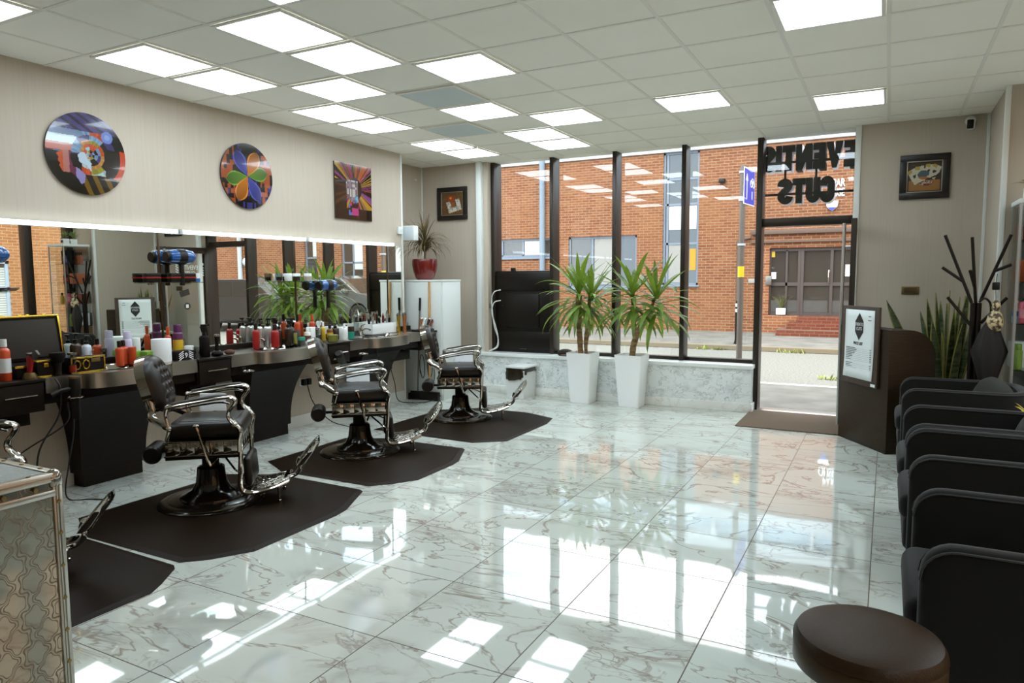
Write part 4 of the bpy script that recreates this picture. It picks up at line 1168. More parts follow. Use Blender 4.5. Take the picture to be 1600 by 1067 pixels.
for k, (p, lb) in enumerate(((( -4.585, 8.31, 1.36), 'upper'), ((-4.585, 8.31, 1.22), 'lower'))):
    cable('white_cable', [p, (-4.66, 8.26, p[2] - 0.03), (-4.69, 8.25, p[2] - 0.16), (-4.655 + 0.02 * k, 8.25, 0.88), (-4.60, 8.25, 0.72 + 0.02 * k), (-4.62 + 0.02 * k, 8.24, 0.60), (-4.72, 8.22, 0.54)], 'white cable from the %s socket of the black screen down to the sill' % lb, 0.007, WHITE)
tag(MB().box((0, 0, 0), (0.05, 0.03, 0.06), 0.006).build('cable_clip', mat('grey_metal', (120, 116, 108), 0.4, metal=0.7), loc=(-4.72, 8.24, 1.145)), 'grey cable clip at the left edge of the black screen', 'cable clip')
t = thing('pedal_bin', 'white square bin lined with a black bag below the window', 'bin', (-4.105, 7.955, 0), radians(-3))
b = MB()
def taper(w0, d0, w1, d1, z0, z1, bb_, bev=0.0):
    bb_.add([(-w0, -d0, z0), (w0, -d0, z0), (w0, d0, z0), (-w0, d0, z0), (-w1, -d1, z1), (w1, -d1, z1), (w1, d1, z1), (-w1, d1, z1)], [(3, 2, 1, 0), (4, 5, 6, 7), (0, 1, 5, 4), (1, 2, 6, 5), (2, 3, 7, 6), (3, 0, 4, 7)])
taper(0.122, 0.145, 0.138, 0.16, 0, 0.36, b); b.build('body', WHITE, t)
b = MB()
V = []; F = []; n = 40
for k in range(n):
    a = 2 * pi * k / n; c, s_ = cos(a), sin(a)
    px = 0.146 * math.copysign(abs(c) ** 0.35, c); py = 0.168 * math.copysign(abs(s_) ** 0.35, s_)
    low = 0.285 - 0.05 * max(0, -s_) + 0.05 * max(0, c) + 0.012 * sin(k * 2.3)
    V += [(px * 1.0, py * 1.0, 0.385), (px * 1.04 + 0.004 * sin(k * 3.1), py * 1.04, (0.385 + low) / 2), (px * 1.02 + 0.006 * sin(k * 1.7), py * 1.02, low)]
for k in range(n):
    k2 = (k + 1) % n
    for q in (0, 1): F.append((3 * k + q, 3 * k2 + q, 3 * k2 + q + 1, 3 * k + q + 1))
b.add(V, F); b.build('bin_bag', mat('bag_film', (40, 32, 20), 0.25, coat=0.3), t, angle=70)
b = MB(); b.b2(-0.148, 0.148, -0.17, 0.17, 0.385, 0.412, 0.008); b.build('lid', WHITE, t)
b = MB(); b.b2(-0.04, 0.04, -0.19, -0.15, 0.005, 0.03, 0.005); b.build('pedal', WHITE, t)
t = thing('flat_cap', 'dark cap lying on the sill between the black screen and a white planter', 'cap', (-3.60, 8.215, 0.53), 0.3)
b = MB(); b.sphere((0, 0.01, 0.03), 0.105, 20, (1.0, 0.75, 0.52)); b.build('crown', mat('cap_cloth', (46, 32, 24), 0.8), t)
b = MB(); b.sphere((0.02, -0.06, 0.012), 0.075, 18, (1.0, 0.6, 0.16)); b.build('peak', mat('cap_peak', (120, 88, 70), 0.7), t)

YUCCA = add_mottle(mat('yucca_leaf', (82, 112, 40), 0.42, spec=0.4), 4, (52, 82, 24), (124, 150, 58))
nt, N, L, bs = nodes(YUCCA); _tl = N.new('ShaderNodeBsdfTranslucent'); _tl.inputs[0].default_value = RGB(150, 180, 60); _mx = N.new('ShaderNodeMixShader'); _mx.inputs[0].default_value = 0.22
L.new(bs.outputs[0], _mx.inputs[1]); L.new(_tl.outputs[0], _mx.inputs[2]); L.new(_mx.outputs[0], [n for n in N if n.type == 'OUTPUT_MATERIAL'][0].inputs[0])
BARK = add_bump(add_mottle(mat('yucca_bark', (150, 122, 84), 0.9), 9, (116, 90, 58), (176, 146, 104), stretch=(1, 1, 4)), 40, 0.8, 0.01, stretch=(1, 1, 6))
POTW = mat('white_planter', (249, 251, 249), 0.35)
def yucca(loc, tw, dw, trunks, crowns, label, seed):
    t = thing('yucca_plant', label, 'potted plant', loc)
    b = MB(); w0, w1 = 0.125, tw / 2; d1 = dw / 2
    def ringp(w, d, z, r=0.02):
        out = []
        for sx, sy, a0 in ((1, -1, -90), (1, 1, 0), (-1, 1, 90), (-1, -1, 180)):
            for q in range(4):
                a = radians(a0 + 30 * q); out.append((sx * (w - r) + r * cos(a), sy * (d - r) + r * sin(a), z))
        return out
    rings = [ringp(w0, w0, 0.0), ringp(w1, d1, 0.612), ringp(w1 - 0.012, d1 - 0.012, 0.612), ringp(w1 - 0.02, d1 - 0.02, 0.57)]
    n = 16; V = [p for r_ in rings for p in r_]; F = [tuple(range(n - 1, -1, -1)), tuple(range(3 * n, 4 * n))]
    for i in range(3):
        for k in range(n):
            k2 = (k + 1) % n; F.append((i * n + k, i * n + k2, (i + 1) * n + k2, (i + 1) * n + k))
    b.add(V, F); b.build('planter', POTW, t)
    b = MB(); b.add(ringp(w1 - 0.019, d1 - 0.019, 0.575), [tuple(range(n))]); b.build('soil', SOIL, t)
    for tr in trunks:
        b = MB(); pts = smooth_path(tr[0], 6)
        b.tube(pts, [tr[1] * (1.0 + 0.06 * sin(i * 1.9)) for i in range(len(pts))], 12); b.build('trunk', BARK, t)
    rnd = random.Random(seed)
    for (c, nl, ln, up) in crowns:
        b = MB()
        for k in range(nl):
            q = k / nl
            el = -0.35 + 1.65 * q ** 1.6 + rnd.uniform(-0.15, 0.15)
            az = k * 2.39996 + rnd.uniform(-0.25, 0.25)
            L_ = ln * rnd.uniform(0.8, 1.1) * (1.0 if q < 0.9 else 0.85)
            dr = (rnd.uniform(0.8, 1.6) if q < 0.72 else rnd.uniform(0.1, 0.7))
            leaf(b, (c[0] + 0.012 * cos(az), c[1] + 0.012 * sin(az), c[2] - 0.22 + 0.26 * q), az, el + up, L_, 0.031, dr, 0.22, 9, rnd.uniform(-0.5, 0.5))
        b.build('foliage', YUCCA, t, angle=80)
    return t
yucca((-3.255, 7.965, 0.0005), 0.325, 0.31, [([(-0.03, 0.0, 0.56), (-0.045, 0.0, 0.85), (-0.06, 0, 1.15), (-0.05, 0, 1.30)], 0.034), ([(0.04, 0.01, 0.56), (0.035, 0.0, 0.75), (0.05, 0.02, 1.0), (0.08, 0.03, 1.32)], 0.022), ([(0.03, 0.0, 0.58), (0.06, 0, 0.78), (0.11, 0, 0.95)], 0.014)],
      [((-0.06, 0, 1.36), 46, 0.56, 0.0), ((0.12, -0.03, 1.30), 38, 0.52, 0.0)], 'yucca in the left of the two tall white planters, two trunks', 11)
yucca((-2.64, 7.98, 0.0005), 0.335, 0.32, [([(-0.0, 0.0, 0.56), (0.02, 0.0, 0.72), (0.06, 0.0, 0.86), (0.055, 0, 0.93)], 0.036), ([(0.045, 0.0, 0.88), (0.02, 0.0, 1.0), (0.01, 0.0, 1.2), (0.0, 0, 1.33)], 0.022), ([(0.06, 0.0, 0.89), (0.11, 0, 0.97), (0.20, 0.02, 1.1), (0.26, 0.02, 1.28)], 0.018)],
      [((0.0, 0, 1.34), 44, 0.56, 0.0), ((0.28, 0.02, 1.30), 44, 0.56, 0.02)], 'yucca in the right of the two tall white planters, one forked trunk', 23)
# ------------------------------------------------------------------ reception desk and price board
DA = atan2(-0.83823, 0.54532)
desk = thing('reception_desk', 'dark wood reception desk with a rounded end beside the door', 'reception desk', (-0.371, 7.338, 0), DA)
# local: +x along the left face towards the room, +y away from the viewer's side (thickness)
b = MB()
prof = [(0.0, 0.0), (0.42, 0.0), (0.42, 0.78)] + [(0.42 - 0.24 + 0.24 * cos(radians(a)), 0.82 + 0.24 * sin(radians(a))) for a in range(0, 91, 9)] + [(0.0, 1.06)]
b.prism(prof, 0.0, 0.741, 'x', 0.003)
b.build('body', DESKWOOD, desk)
b = MB(); b.b2(0.0, 0.741, -0.003, 0.0, 0.0, 0.012); b.build('kick_edge', BLACK, desk)
b = MB(); b.tube([(0.01, 0.02, 1.066), (0.73, 0.02, 1.066)], 0.004, 6); b.build('edge_trim', mat('grey_metal', (120, 116, 108), 0.4, metal=0.7), desk)
board = thing('price_board', 'dark board with the white price list hung on the reception desk', 'price list board', (-0.371, 7.338, 0), DA)
b = MB(); b.b2(0.06, 0.622, -0.03, -0.006, 0.545, 1.25, 0.004); b.build('board', mat('board_brown', (62, 46, 32), 0.5), board)
PAPER = mat('white_paper', (226, 232, 230), 0.5)
INK = mat('black_ink', (30, 26, 22), 0.6)
b = MB()
def pfn(i, j):
    return (0.12 + 0.448 * i - 0.008 * (1 - j) ** 3 , -0.0325 - 0.012 * max(0, 0.25 - j) * 2, 0.60 + 0.618 * j)
b.grid(pfn, 8, 10); pp = b.build('paper', PAPER, board); md = pp.modifiers.new('thickness', 'SOLIDIFY'); md.thickness = 0.0008
MPB = TR(0.344, -0.0345, 0) @ RX(pi / 2)
hx = MB(); hx.xf(MPB).prism([(-0.062, 1.115), (0, 1.19), (0.062, 1.115), (0.062, 1.02), (0, 0.945), (-0.062, 1.02)], 0.0, 0.001); hx.build('logo', INK, board)
text_mesh('logo_lettering', 'EVENTIS', 0.040, 0.0003, WHITEPRINT, board, MPB @ TR(0, 1.088, 0.0013), sx=0.8)
text_mesh('logo_lettering', 'CUTS', 0.040, 0.0003, WHITEPRINT, board, MPB @ TR(0, 1.048, 0.0013), sx=0.85)
text_mesh('heading', 'PRICE LIST', 0.036, 0.0004, INK, board, MPB @ TR(-0.01, 0.915, 0.0005), offset=0.0008, sx=0.85)
GREYINK = mat('grey_ink', (92, 92, 92), 0.6)
rows = MB(); rows.xf(MPB); rnd = random.Random(5)
for k in range(15):
    if k == 8: continue
    z = 0.872 - k * 0.0155
    w = rnd.uniform(0.06, 0.17); x = -0.195
    while x < -0.195 + w:
        c = rnd.uniform(0.006, 0.016); rows.b2(x, x + c, z - 0.0035, z + 0.0035, 0, 0.0006); x += c + 0.003
    rows.b2(-0.195 + w + 0.01, 0.165, z - 0.0042, z - 0.0032, 0, 0.0005)
    rows.b2(0.17, 0.195, z - 0.0035, z + 0.0035, 0, 0.0006)
for z, w in ((1.165, 0.035), (1.13, 0.05)): rows.b2(0.155 - w / 2, 0.155 + w / 2, z - 0.004, z + 0.004, 0, 0.0006)
rows.build('price_rows', GREYINK, board)
b = MB(); b.xf(MPB).b2(-0.125, 0.115, 0.617, 0.645, 0, 0.0008); b.build('footer_bar', INK, board)
text_mesh('footer_lettering', 'eventiscuts.booksy', 0.024, 0.0003, WHITEPRINT, board, MPB @ TR(-0.005, 0.632, 0.0011), sx=0.95)
b = MB(); b.xf(MPB).b2(0.20, 0.265, 0.555, 0.58, 0.0, 0.0008); b.build('maker_label', PAPER, board)

# ------------------------------------------------------------------ snake plant, coat stand, umbrella
t = thing('snake_plant', 'snake plant with upright striped leaves behind the reception desk', 'potted plant', (0.52, 7.72, 0))
b = MB(); b.lathe([(0.13, 0), (0.15, 0.2), (0.165, 0.42), (0.165, 0.45), (0.15, 0.45), (0.148, 0.40), (0, 0.40)], 24); b.build('pot', BLACK, t)
SNAKE = add_mottle(mat('snake_leaf', (62, 74, 40), 0.5), 14, (40, 52, 26), (86, 98, 58), stretch=(0.6, 0.6, 3.0))
SNEDGE = mat('snake_edge', (150, 142, 70), 0.5)
rnd = random.Random(8)
SL = [(-0.44, 0.12, 0.50, 0.95, 0.055), (-0.10, -0.05, 0.03, 0.98, 0.045), (0.0, 0.05, 0.02, 1.0, 0.04), (0.06, -0.06, 0.06, 0.94, 0.045), (-0.06, 0.08, -0.08, 0.90, 0.04), (0.12, 0.02, 0.12, 1.02, 0.04), (-0.16, -0.02, -0.10, 0.92, 0.042), (0.02, -0.10, 0.04, 0.84, 0.05), (0.10, 0.09, 0.2, 0.95, 0.04), (-0.02, 0.0, 0.0, 0.88, 0.05), (-0.20, 0.02, 0, 0.80, 0.04), (0.18, -0.06, 0, 0.84, 0.042), (-0.12, -0.12, 0, 0.72, 0.045), (0.08, -0.14, 0, 0.70, 0.045), (0.22, 0.05, 0, 0.74, 0.04), (-0.05, -0.15, 0, 0.62, 0.05)]
b = MB()
for k, (lx, ly, _, L_, w) in enumerate(SL):
    V = []; F = []; n = 10
    bx, by = lx * 0.35, ly * 0.6
    for i in range(n + 1):
        q = i / n
        px = bx + (lx - bx) * q * 1.3; py = by + (ly - by) * q; pz = 0.38 + L_ * q * (0.95 if k == 0 else 1)
        ww = w * (0.7 + 0.5 * q) * (1 - q ** 4) + 0.001
        tw = 0.5 * k + 0.7 * q
        dx, dy = (cos(tw), sin(tw)) if k else (0.9, 0.3)
        nx, ny = -dy, dx
        V += [(px - dx * ww + nx * 0.006, py - dy * ww + ny * 0.006, pz), (px - dx * ww * 0.78, py - dy * ww * 0.78, pz), (px + dx * ww * 0.78, py + dy * ww * 0.78, pz), (px + dx * ww + nx * 0.006, py + dy * ww + ny * 0.006, pz)]
    for i in range(n):
        o = 4 * i
        for q in range(3):
            F.append((o + q, o + q + 1, o + q + 5, o + q + 4))
    s0 = len(b.f); b.add(V, F)
    for i in range(len(F)): b.mi[s0 + i] = 0 if i % 3 == 1 else 1
lf = b.build('leaves', [SNAKE, SNEDGE], t, angle=60)
md = lf.modifiers.new('thickness', 'SOLIDIFY'); md.thickness = 0.004
t = thing('coat_stand', 'dark wooden tree shaped coat stand in the right corner', 'coat stand', (0.63, 6.74, 0))
b = MB()
for dx, dy in ((-0.02, 0.0), (0.02, 0.0), (0.0, 0.025)): b.tube([(dx, dy, 0.42), (dx, dy, 1.30)], 0.019, 8)
b.build('trunk', DARKWOOD, t)
for p0, p1 in (((-0.03, 0, 1.30), (-0.235, 0.0, 1.845)), ((0.03, 0.0, 1.32), (0.195, -0.10, 1.83)), ((0.0, 0.02, 1.28), (-0.045, 0.05, 1.825)), ((-0.094, 0.0, 1.47), (-0.245, -0.02, 1.585)), ((0.10, -0.045, 1.55), (0.205, -0.10, 1.60)), ((-0.03, 0, 1.12), (-0.20, -0.03, 1.345)), ((0.04, 0, 1.14), (0.195, -0.06, 1.345)), ((-0.012, 0.025, 1.42), (-0.055, -0.03, 1.56))):
    b = MB(); b.tube([p0, p1], 0.012, 8); b.build('branch', DARKWOOD, t)
for p1 in ((-0.20, -0.10, 0.0), (0.14, -0.11, 0.0), (0.06, 0.2, 0.0), (-0.2, 0.14, 0)):
    b = MB(); b.tube([(p1[0] * 0.1, p1[1] * 0.1, 0.55), (p1[0] * 0.35, p1[1] * 0.35, 0.40), p1], 0.014, 8); b.build('leg', DARKWOOD, t)
t = thing('umbrella', 'black folded umbrella hanging from the coat stand', 'umbrella', (0.725, 6.66, 0.52), 0.3)
b = MB()
V = []; F = []; n = 24
for (r, z) in ((0.012, 0.0), (0.05, 0.12), (0.085, 0.26), (0.125, 0.40), (0.07, 0.56), (0.014, 0.66)):
    for k in range(n):
        a = 2 * pi * k / n; rr = r * (0.78 + 0.32 * abs(cos(a * 4)) + 0.12 * sin(a))
        V.append((rr * cos(a), rr * sin(a) * 0.6, z))
for i in range(5):
    for k in range(n):
        k2 = (k + 1) % n; F.append((i * n + k, i * n + k2, (i + 1) * n + k2, (i + 1) * n + k))
b.add(V, F); b.build('canopy', mat('umbrella_cloth', (24, 18, 12), 0.75), t, angle=60)
b = MB(); b.tube([(0, 0, -0.06), (0, 0, 0.72)], 0.006, 8); b.tube(smooth_path([(0, 0, 0.70), (-0.01, 0, 0.78), (-0.05, 0, 0.82), (-0.09, 0, 0.79)], 5), 0.009, 8); b.build('shaft', BLACK, t)
t = thing('hanging_ornament', 'pineapple shaped ornament hanging from the coat stand by a black tag', 'ornament', (0.752, 6.66, 1.275))
SHELLM = add_mottle(mat('shell_mosaic', (190, 170, 130), 0.5), 34, (72, 56, 36), (214, 194, 150), 0.42, 0.55)
b = MB(); b.lathe([(0.0, -0.20), (0.035, -0.19), (0.056, -0.15), (0.058, -0.11), (0.045, -0.06), (0.024, -0.03), (0.034, 0.0), (0.03, 0.03), (0.012, 0.05), (0, 0.05)], 20); b.build('body', add_bump(SHELLM, 50, 0.6, 0.01, kind='voronoi'), t)
b = MB(); b.box((-0.005, 0, 0.16), (0.05, 0.022, 0.06), 0.006); b.build('tag', BLACK, t)
b = MB(); b.tube([(0, 0, 0.05), (-0.005, 0, 0.13)], 0.002, 6); b.tube([(-0.005, 0, 0.19), (0.0, 0, 0.255)], 0.002, 6); b.build('cord', BLACK, t)

# ------------------------------------------------------------------ glass display cabinet
cab = thing('display_cabinet', 'tall glass display cabinet of hair products beside the right corner', 'display cabinet', (0.865, 6.60, 0))
CW, CD, CH = 0.42, 0.42, 2.10
b = MB()
for x in (0, CW):
    for y in (0, CD): b.b2(x - 0.008 + (0.008 if x == 0 else -0.008), x + 0.008 + (0.008 if x == 0 else -0.008), y - 0.008 + (0.008 if y == 0 else -0.008), y + 0.008 + (0.008 if y == 0 else -0.008), 0.02, CH - 0.03)
b.build('corner_posts', ALU, cab)
b = MB(); b.b2(-0.005, CW + 0.005, -0.005, CD + 0.005, CH - 0.035, CH, 0.003); b.build('top_panel', WHITE, cab)
b = MB(); b.b2(0, CW, 0, CD, 0.0, 0.08, 0.003); b.build('plinth', WHITE, cab)
for nm, q in (('side_glass', (0.004, 0.009, 0.016, CD - 0.016)), ('side_glass', (CW - 0.009, CW - 0.004, 0.016, CD - 0.016)), ('front_glass', (0.016, CW - 0.016, 0.004, 0.009)), ('rear_glass', (0.016, CW - 0.016, CD - 0.009, CD - 0.004))):
    MB().b2(*q, 0.08, CH - 0.035).build(nm, GLASS, cab, smooth=False)
shz = [0.42, 0.78, 1.14, 1.46, 1.78]
for z in shz: MB().b2(0.012, CW - 0.012, 0.012, CD - 0.012, z, z + 0.006).build('shelf', SHELFGLASS, cab, smooth=False)

# ------------------------------------------------------------------ bottles, jars and boxes
def mt(nm, rgb, rough=0.3, **k): return mat(nm, rgb, rough, **k)
def product(kind, name, loc, r, h, body, label, cat, cap=None, group=None, band=None, rz=0.0):
    t = thing(name, label, cat, loc, rz, group)
    def P(nm, b, m): return b.build(nm, m, t)
    cap = cap or BLACK
    if kind in ('bottle', 'pump', 'spray', 'aerosol', 'clear'):
        sh = {'bottle': 0.74, 'pump': 0.72, 'spray': 0.66, 'aerosol': 0.80, 'clear': 0.80}[kind] * h
        b = MB()
        b.lathe([(r * 0.9, 0), (r, h * 0.02), (r, sh * 0.88), (r * 0.85, sh * 0.95), (r * 0.42, sh), (r * 0.40, sh + h * 0.03), (0, sh + h * 0.03)], 22)
        P('bottle_body', b, body)
        if band:
            b = MB(); b.lathe([(r * 1.012, sh * 0.25), (r * 1.012, sh * 0.68)], 22, cap=False); P('wrap_label', b, band)
        b = MB()
        if kind == 'bottle':
            b.lathe([(r * 0.5, sh + h * 0.02), (r * 0.5, h * 0.97), (r * 0.42, h), (0, h)], 16); P('cap', b, cap)
        elif kind == 'pump':
            b.lathe([(r * 0.48, sh + h * 0.01), (r * 0.48, sh + h * 0.10), (r * 0.15, sh + h * 0.11), (r * 0.15, h * 0.93)], 14); b.box((r * 0.35, 0, h * 0.965), (r * 1.5, r * 0.55, h * 0.07), r * 0.15); P('pump_head', b, cap)
        elif kind == 'spray':
            b.lathe([(r * 0.42, sh + h * 0.01), (r * 0.42, sh + h * 0.08), (r * 0.28, sh + h * 0.12)], 14)
            b.prism([(-r * 0.9, h * 0.90), (-r * 0.6, h * 0.99), (r * 1.35, h), (r * 1.35, h * 0.94), (r * 0.5, h * 0.92), (r * 0.35, sh + h * 0.08), (-r * 0.45, sh + h * 0.08)], -r * 0.32, r * 0.32, 'y', r * 0.08)
            b.tube([(r * 0.7, 0, h * 0.92), (r * 0.95, 0, h * 0.86), (r * 0.85, 0, h * 0.80)], r * 0.12, 6); P('trigger_head', b, cap)
        elif kind == 'aerosol':
            b.lathe([(r * 0.82, sh * 0.95), (r * 0.82, h * 0.97), (r * 0.72, h), (0, h)], 18); P('cap', b, cap)
        else:
            b.lathe([(r * 0.55, sh + h * 0.02), (r * 0.55, h), (0, h)], 14); P('cap', b, cap)
    elif kind == 'jar':
        b = MB(); b.lathe([(r * 0.94, 0), (r, h * 0.05), (r, h * 0.62), (0, h * 0.62)], 24); P('jar_body', b, body)
        b = MB(); b.lathe([(r * 1.03, h * 0.60), (r * 1.03, h * 0.95), (r * 0.97, h), (0, h)], 24); P('lid', b, cap)
    elif kind == 'tube':
        b = MB(); b.lathe([(r * 0.8, 0), (r * 0.8, h * 0.16)], 18); P('cap', b, cap)
        b = MB()
        def fn(i, j):
            a = 2 * pi * i; q = j
            return (r * cos(a) * (1 - 0.9 * q), r * sin(a) * (1 + 0.15 * q), h * (0.16 + 0.84 * q))
        b.grid(fn, 20, 6, True); P('tube_body', b, body)
    elif kind == 'box':
        b = MB(); b.b2(-r[0] / 2, r[0] / 2, -r[1] / 2, r[1] / 2, 0, h, 0.003); P('carton', b, body)
        if band:
            b = MB(); b.b2(-r[0] / 2 - 0.001, r[0] / 2 + 0.001, -r[1] / 2 - 0.001, r[1] / 2 + 0.001, h * 0.4, h * 0.62); P('band', b, band)
    return t
ORANGE = mt('orange_plastic', (186, 66, 24)); RED = mt('red_plastic', (148, 18, 16)); LAV = mt('lavender_plastic', (196, 190, 214)); LIME = mt('lime_plastic', (112, 164, 44), 0.45)
SILV = mt('silver_can', (186, 184, 180), 0.3, metal=0.8); PURP = mt('purple_plastic', (84, 34, 74)); YEL = mt('yellow_plastic', (206, 170, 44)); OLIVE = mt('olive_plastic', (112, 110, 44)); TEAL = mt('teal_plastic', (38, 138, 116)); DBR = mt('dark_brown_bottle', (44, 30, 20), 0.22); DGREY = mt('dark_grey_bottle', (64, 58, 52), 0.4)
BROWN = mt('brown_label', (92, 58, 38), 0.5); CLEARP = glass('clear_plastic', (225, 228, 228), 0.08); REDLIQ = mt('red_liquid', (190, 44, 30), 0.1, coat=0.6); BLUEP = mt('blue_plastic', (40, 96, 168), 0.3)
WP = WHITE
G1 = 'bottles on the counter by the red pair'
product('clear', 'disinfectant_bottle', (-5.02, 2.46, CT), 0.034, 0.27, mt('clear_orange_liquid', (206, 76, 40), 0.12, coat=0.5), 'clear bottle of orange red liquid at the left edge of the counter', 'bottle', WP, None, WP)
product('pump', 'dispenser_bottle', (-5.2, 3.02, CT), 0.038, 0.265, DBR, 'dark pump dispenser between the open briefcase and the white labelled bottle', 'bottle', BLACK)
product('pump', 'dispenser_bottle', (-5.22, 3.11, CT), 0.034, 0.24, mt('pale_label', (196, 204, 214), 0.4), 'white labelled pump bottle behind the gold trimmed case', 'bottle', BLACK)
product('bottle', 'orange_bottle', (-5.10, 3.285, CT), 0.030, 0.19, ORANGE, 'left orange bottle with dark cap beside the first tap', 'bottle', BLACK)
product('bottle', 'orange_bottle', (-5.17, 3.36, CT), 0.033, 0.186, ORANGE, 'middle orange bottle with dark cap, behind the first tap', 'bottle', BLACK)
product('aerosol', 'lavender_can', (-5.22, 3.43, CT), 0.034, 0.246, LAV, 'tall lavender spray can behind the orange bottles', 'spray can', LAV)
product('jar', 'orange_jar', (-5.12, 3.40, CT), 0.027, 0.132, ORANGE, 'short orange can in front of the lavender spray can', 'can', ORANGE)
for y, x, z, lb in ((3.47, -5.20, 0, 'lime green wipes pack on the left, beside the orange bottles'), (3.525, -5.12, 0, 'lime green wipes pack on the right, beside the white paper roll')):
    product('box', 'wipes_pack', (x, y, CT), (0.11, 0.085), 0.09, LIME, lb, 'wipes pack', None, None, mt('olive_band', (130, 150, 80), 0.5))
t = thing('paper_roll', 'white paper neck strip roll standing on the counter behind the first chair', 'paper roll', (-5.06, 3.605, CT))
b = MB(); b.lathe([(0.071, 0), (0.073, 0.004), (0.073, 0.176), (0.071, 0.18), (0.022, 0.18), (0.022, 0.02), (0, 0.02)], 30); b.build('roll', mt('paper_white', (232, 236, 236), 0.7), t)
product('jar', 'white_tub', (-5.275, 3.54, CT), 0.03, 0.186, WP, 'white tub behind the lime wipes, near the mirror', 'tub', WP)
t = product('box', 'patterned_box', (-5.04, 3.765, CT), (0.12, 0.17), 0.072, MATTE_BLACK, 'low black box with white stripes and numerals on the counter', 'box')
for k, s_ in ((-1, 1), (1, -1)):
    for q in range(4):
        b = MB(); b.xf(TR(0.0605, k * 0.045, 0.012 + q * 0.016) @ RX(s_ * 0.5)).b2(-0.0003, 0.0006, -0.024, 0.024, -0.003, 0.003); b.build('stripe', WHITEPRINT, t)
text_mesh('box_lettering', '9', 0.055, 0.0004, WHITEPRINT, t, TR(0.061, 0.0, 0.036) @ RZ(pi / 2) @ RX(pi / 2))
product('bottle', 'orange_can', (-5.2, 3.77, CT), 0.025, 0.262, ORANGE, 'tall slim orange bottle left of the purple one', 'bottle', ORANGE)
product('aerosol', 'purple_bottle', (-5.2, 3.86, CT), 0.04, 0.275, PURP, 'large purple bottle with a yellow band', 'bottle', PURP, None, YEL)
product('jar', 'white_lid_jar', (-5.10, 3.885, CT), 0.036, 0.10, mt('beige_jar', (176, 160, 140), 0.4), 'small jar with a white lid beside the black striped box', 'jar', WP)
t = thing('drinking_glass', 'clear glass tumbler beside the trigger spray', 'glass', (-5.06, 3.925, CT)); b = MB(); b.lathe([(0.03, 0), (0.036, 0.09), (0.033, 0.09), (0.028, 0.006), (0, 0.006)], 22); b.build('tumbler', CLEARP, t)
product('spray', 'spray_bottle', (-5.04, 3.99, CT), 0.041, 0.275, MATTE_BLACK, 'black trigger spray bottle on the drawer unit behind the first chair', 'spray bottle', BLACK)
def clipper(loc, rz, tilt, h, w, m, label, group=None):
    t = thing('hair_clipper', label, 'hair clipper', loc, rz, group)
    T = RY(tilt)
    b = MB(); b.xf(T).lathe([(w * 0.75, 0), (w * 0.8, h * 0.1), (w * 0.62, h * 0.4), (w * 0.85, h * 0.75), (w * 0.9, h * 0.86), (0, h * 0.86)], 14); b.build('body', m, t)
    b = MB(); b.xf(T).b2(-w * 0.5, w * 0.5, -w * 0.9, w * 0.9, h * 0.85, h * 0.94, 0.002); b.b2(-w * 0.12, w * 0.3, -w * 0.95, w * 0.95, h * 0.94, h, 0.001); b.build('blade', CHROME, t)
    return t
clipper((-5.05, 4.12, CT + 0.04), 0, 0.05, 0.14, 0.024, BLACK, 'black hair clipper standing in its charger beside the trigger spray')
t = thing('charging_stand', 'dark charging stand holding the upright clipper', 'charging stand', (-5.05, 4.12, CT)); b = MB(); b.lathe([(0.05, 0), (0.048, 0.02), (0.026, 0.04), (0, 0.04)], 20); b.build('base', BLACK, t)
for y, x, lb, m in ((4.20, -4.99, 'brown neck brush lying near the counter edge, right of the charger', mt('bristle_brown', (84, 50, 34), 0.8)), (4.06, -4.98, 'black neck brush lying at the counter edge in front of the trigger spray', MATTE_BLACK)):
    t = thing('neck_brush', lb, 'brush', (x, y, CT), 0.5); b = MB(); b.sphere((0, 0, 0.022), 0.045, 16, (1, 1.0, 0.5)); b.build('bristles', add_bump(m, 200, 0.5, 0.003), t); b = MB(); b.tube([(0, 0.03, 0.02), (0, 0.09, 0.016)], 0.012, 8); b.build('handle', BLACK, t)
product('bottle', 'red_bottle', (-5.16, 4.645, CT), 0.031, 0.24, RED, 'left red bottle, standing behind the second tap', 'bottle', BLACK, None, mt('red_label', (150, 20, 20), 0.4))
product('pump', 'silver_bottle', (-5.22, 4.75, CT), 0.03, 0.28, SILV, 'left silver pump bottle between the two red bottles', 'bottle', BLACK)
product('pump', 'silver_bottle', (-5.22, 4.845, CT), 0.04, 0.275, SILV, 'right silver pump bottle between the two red bottles', 'bottle', BLACK)
product('bottle', 'red_bottle', (-5.10, 4.82, CT), 0.038, 0.223, RED, 'right red bottle with white letters, in front of the silver bottles', 'bottle', BLACK, None, mt('red_label', (150, 20, 20), 0.4))
product('pump', 'black_bottle', (-5.16, 4.93, CT), 0.03, 0.232, DBR, 'dark pump bottle directly right of the second red bottle', 'bottle', BLACK)
product('pump', 'black_bottle', (-5.10, 4.985, CT), 0.031, 0.25, DBR, 'dark pump bottle behind the small olive tube', 'bottle', BLACK)
product('tube', 'olive_tube', (-5.05, 5.03, CT), 0.02, 0.125, OLIVE, 'small olive green tube in front of the dark pump bottles', 'tube', BLACK)
product('spray', 'dark_spray', (-5.23, 5.14, CT), 0.042, 0.26, DGREY, 'dark grey trigger bottle behind the teal jar', 'spray bottle', BLACK)
product('jar', 'grey_can', (-5.14, 5.135, CT), 0.034, 0.142, DGREY, 'grey can behind the teal lidded jar', 'can', DGREY)
product('jar', 'teal_jar', (-5.04, 5.10, CT), 0.034, 0.078, DGREY, 'low jar with a teal lid in front of the grey can', 'jar', TEAL)
product('bottle', 'brown_bottle', (-5.08, 5.225, CT), 0.032, 0.167, mt('white_bottle', (214, 210, 204), 0.35), 'white bottle with a brown label at the counter front', 'bottle', WP, None, BROWN)
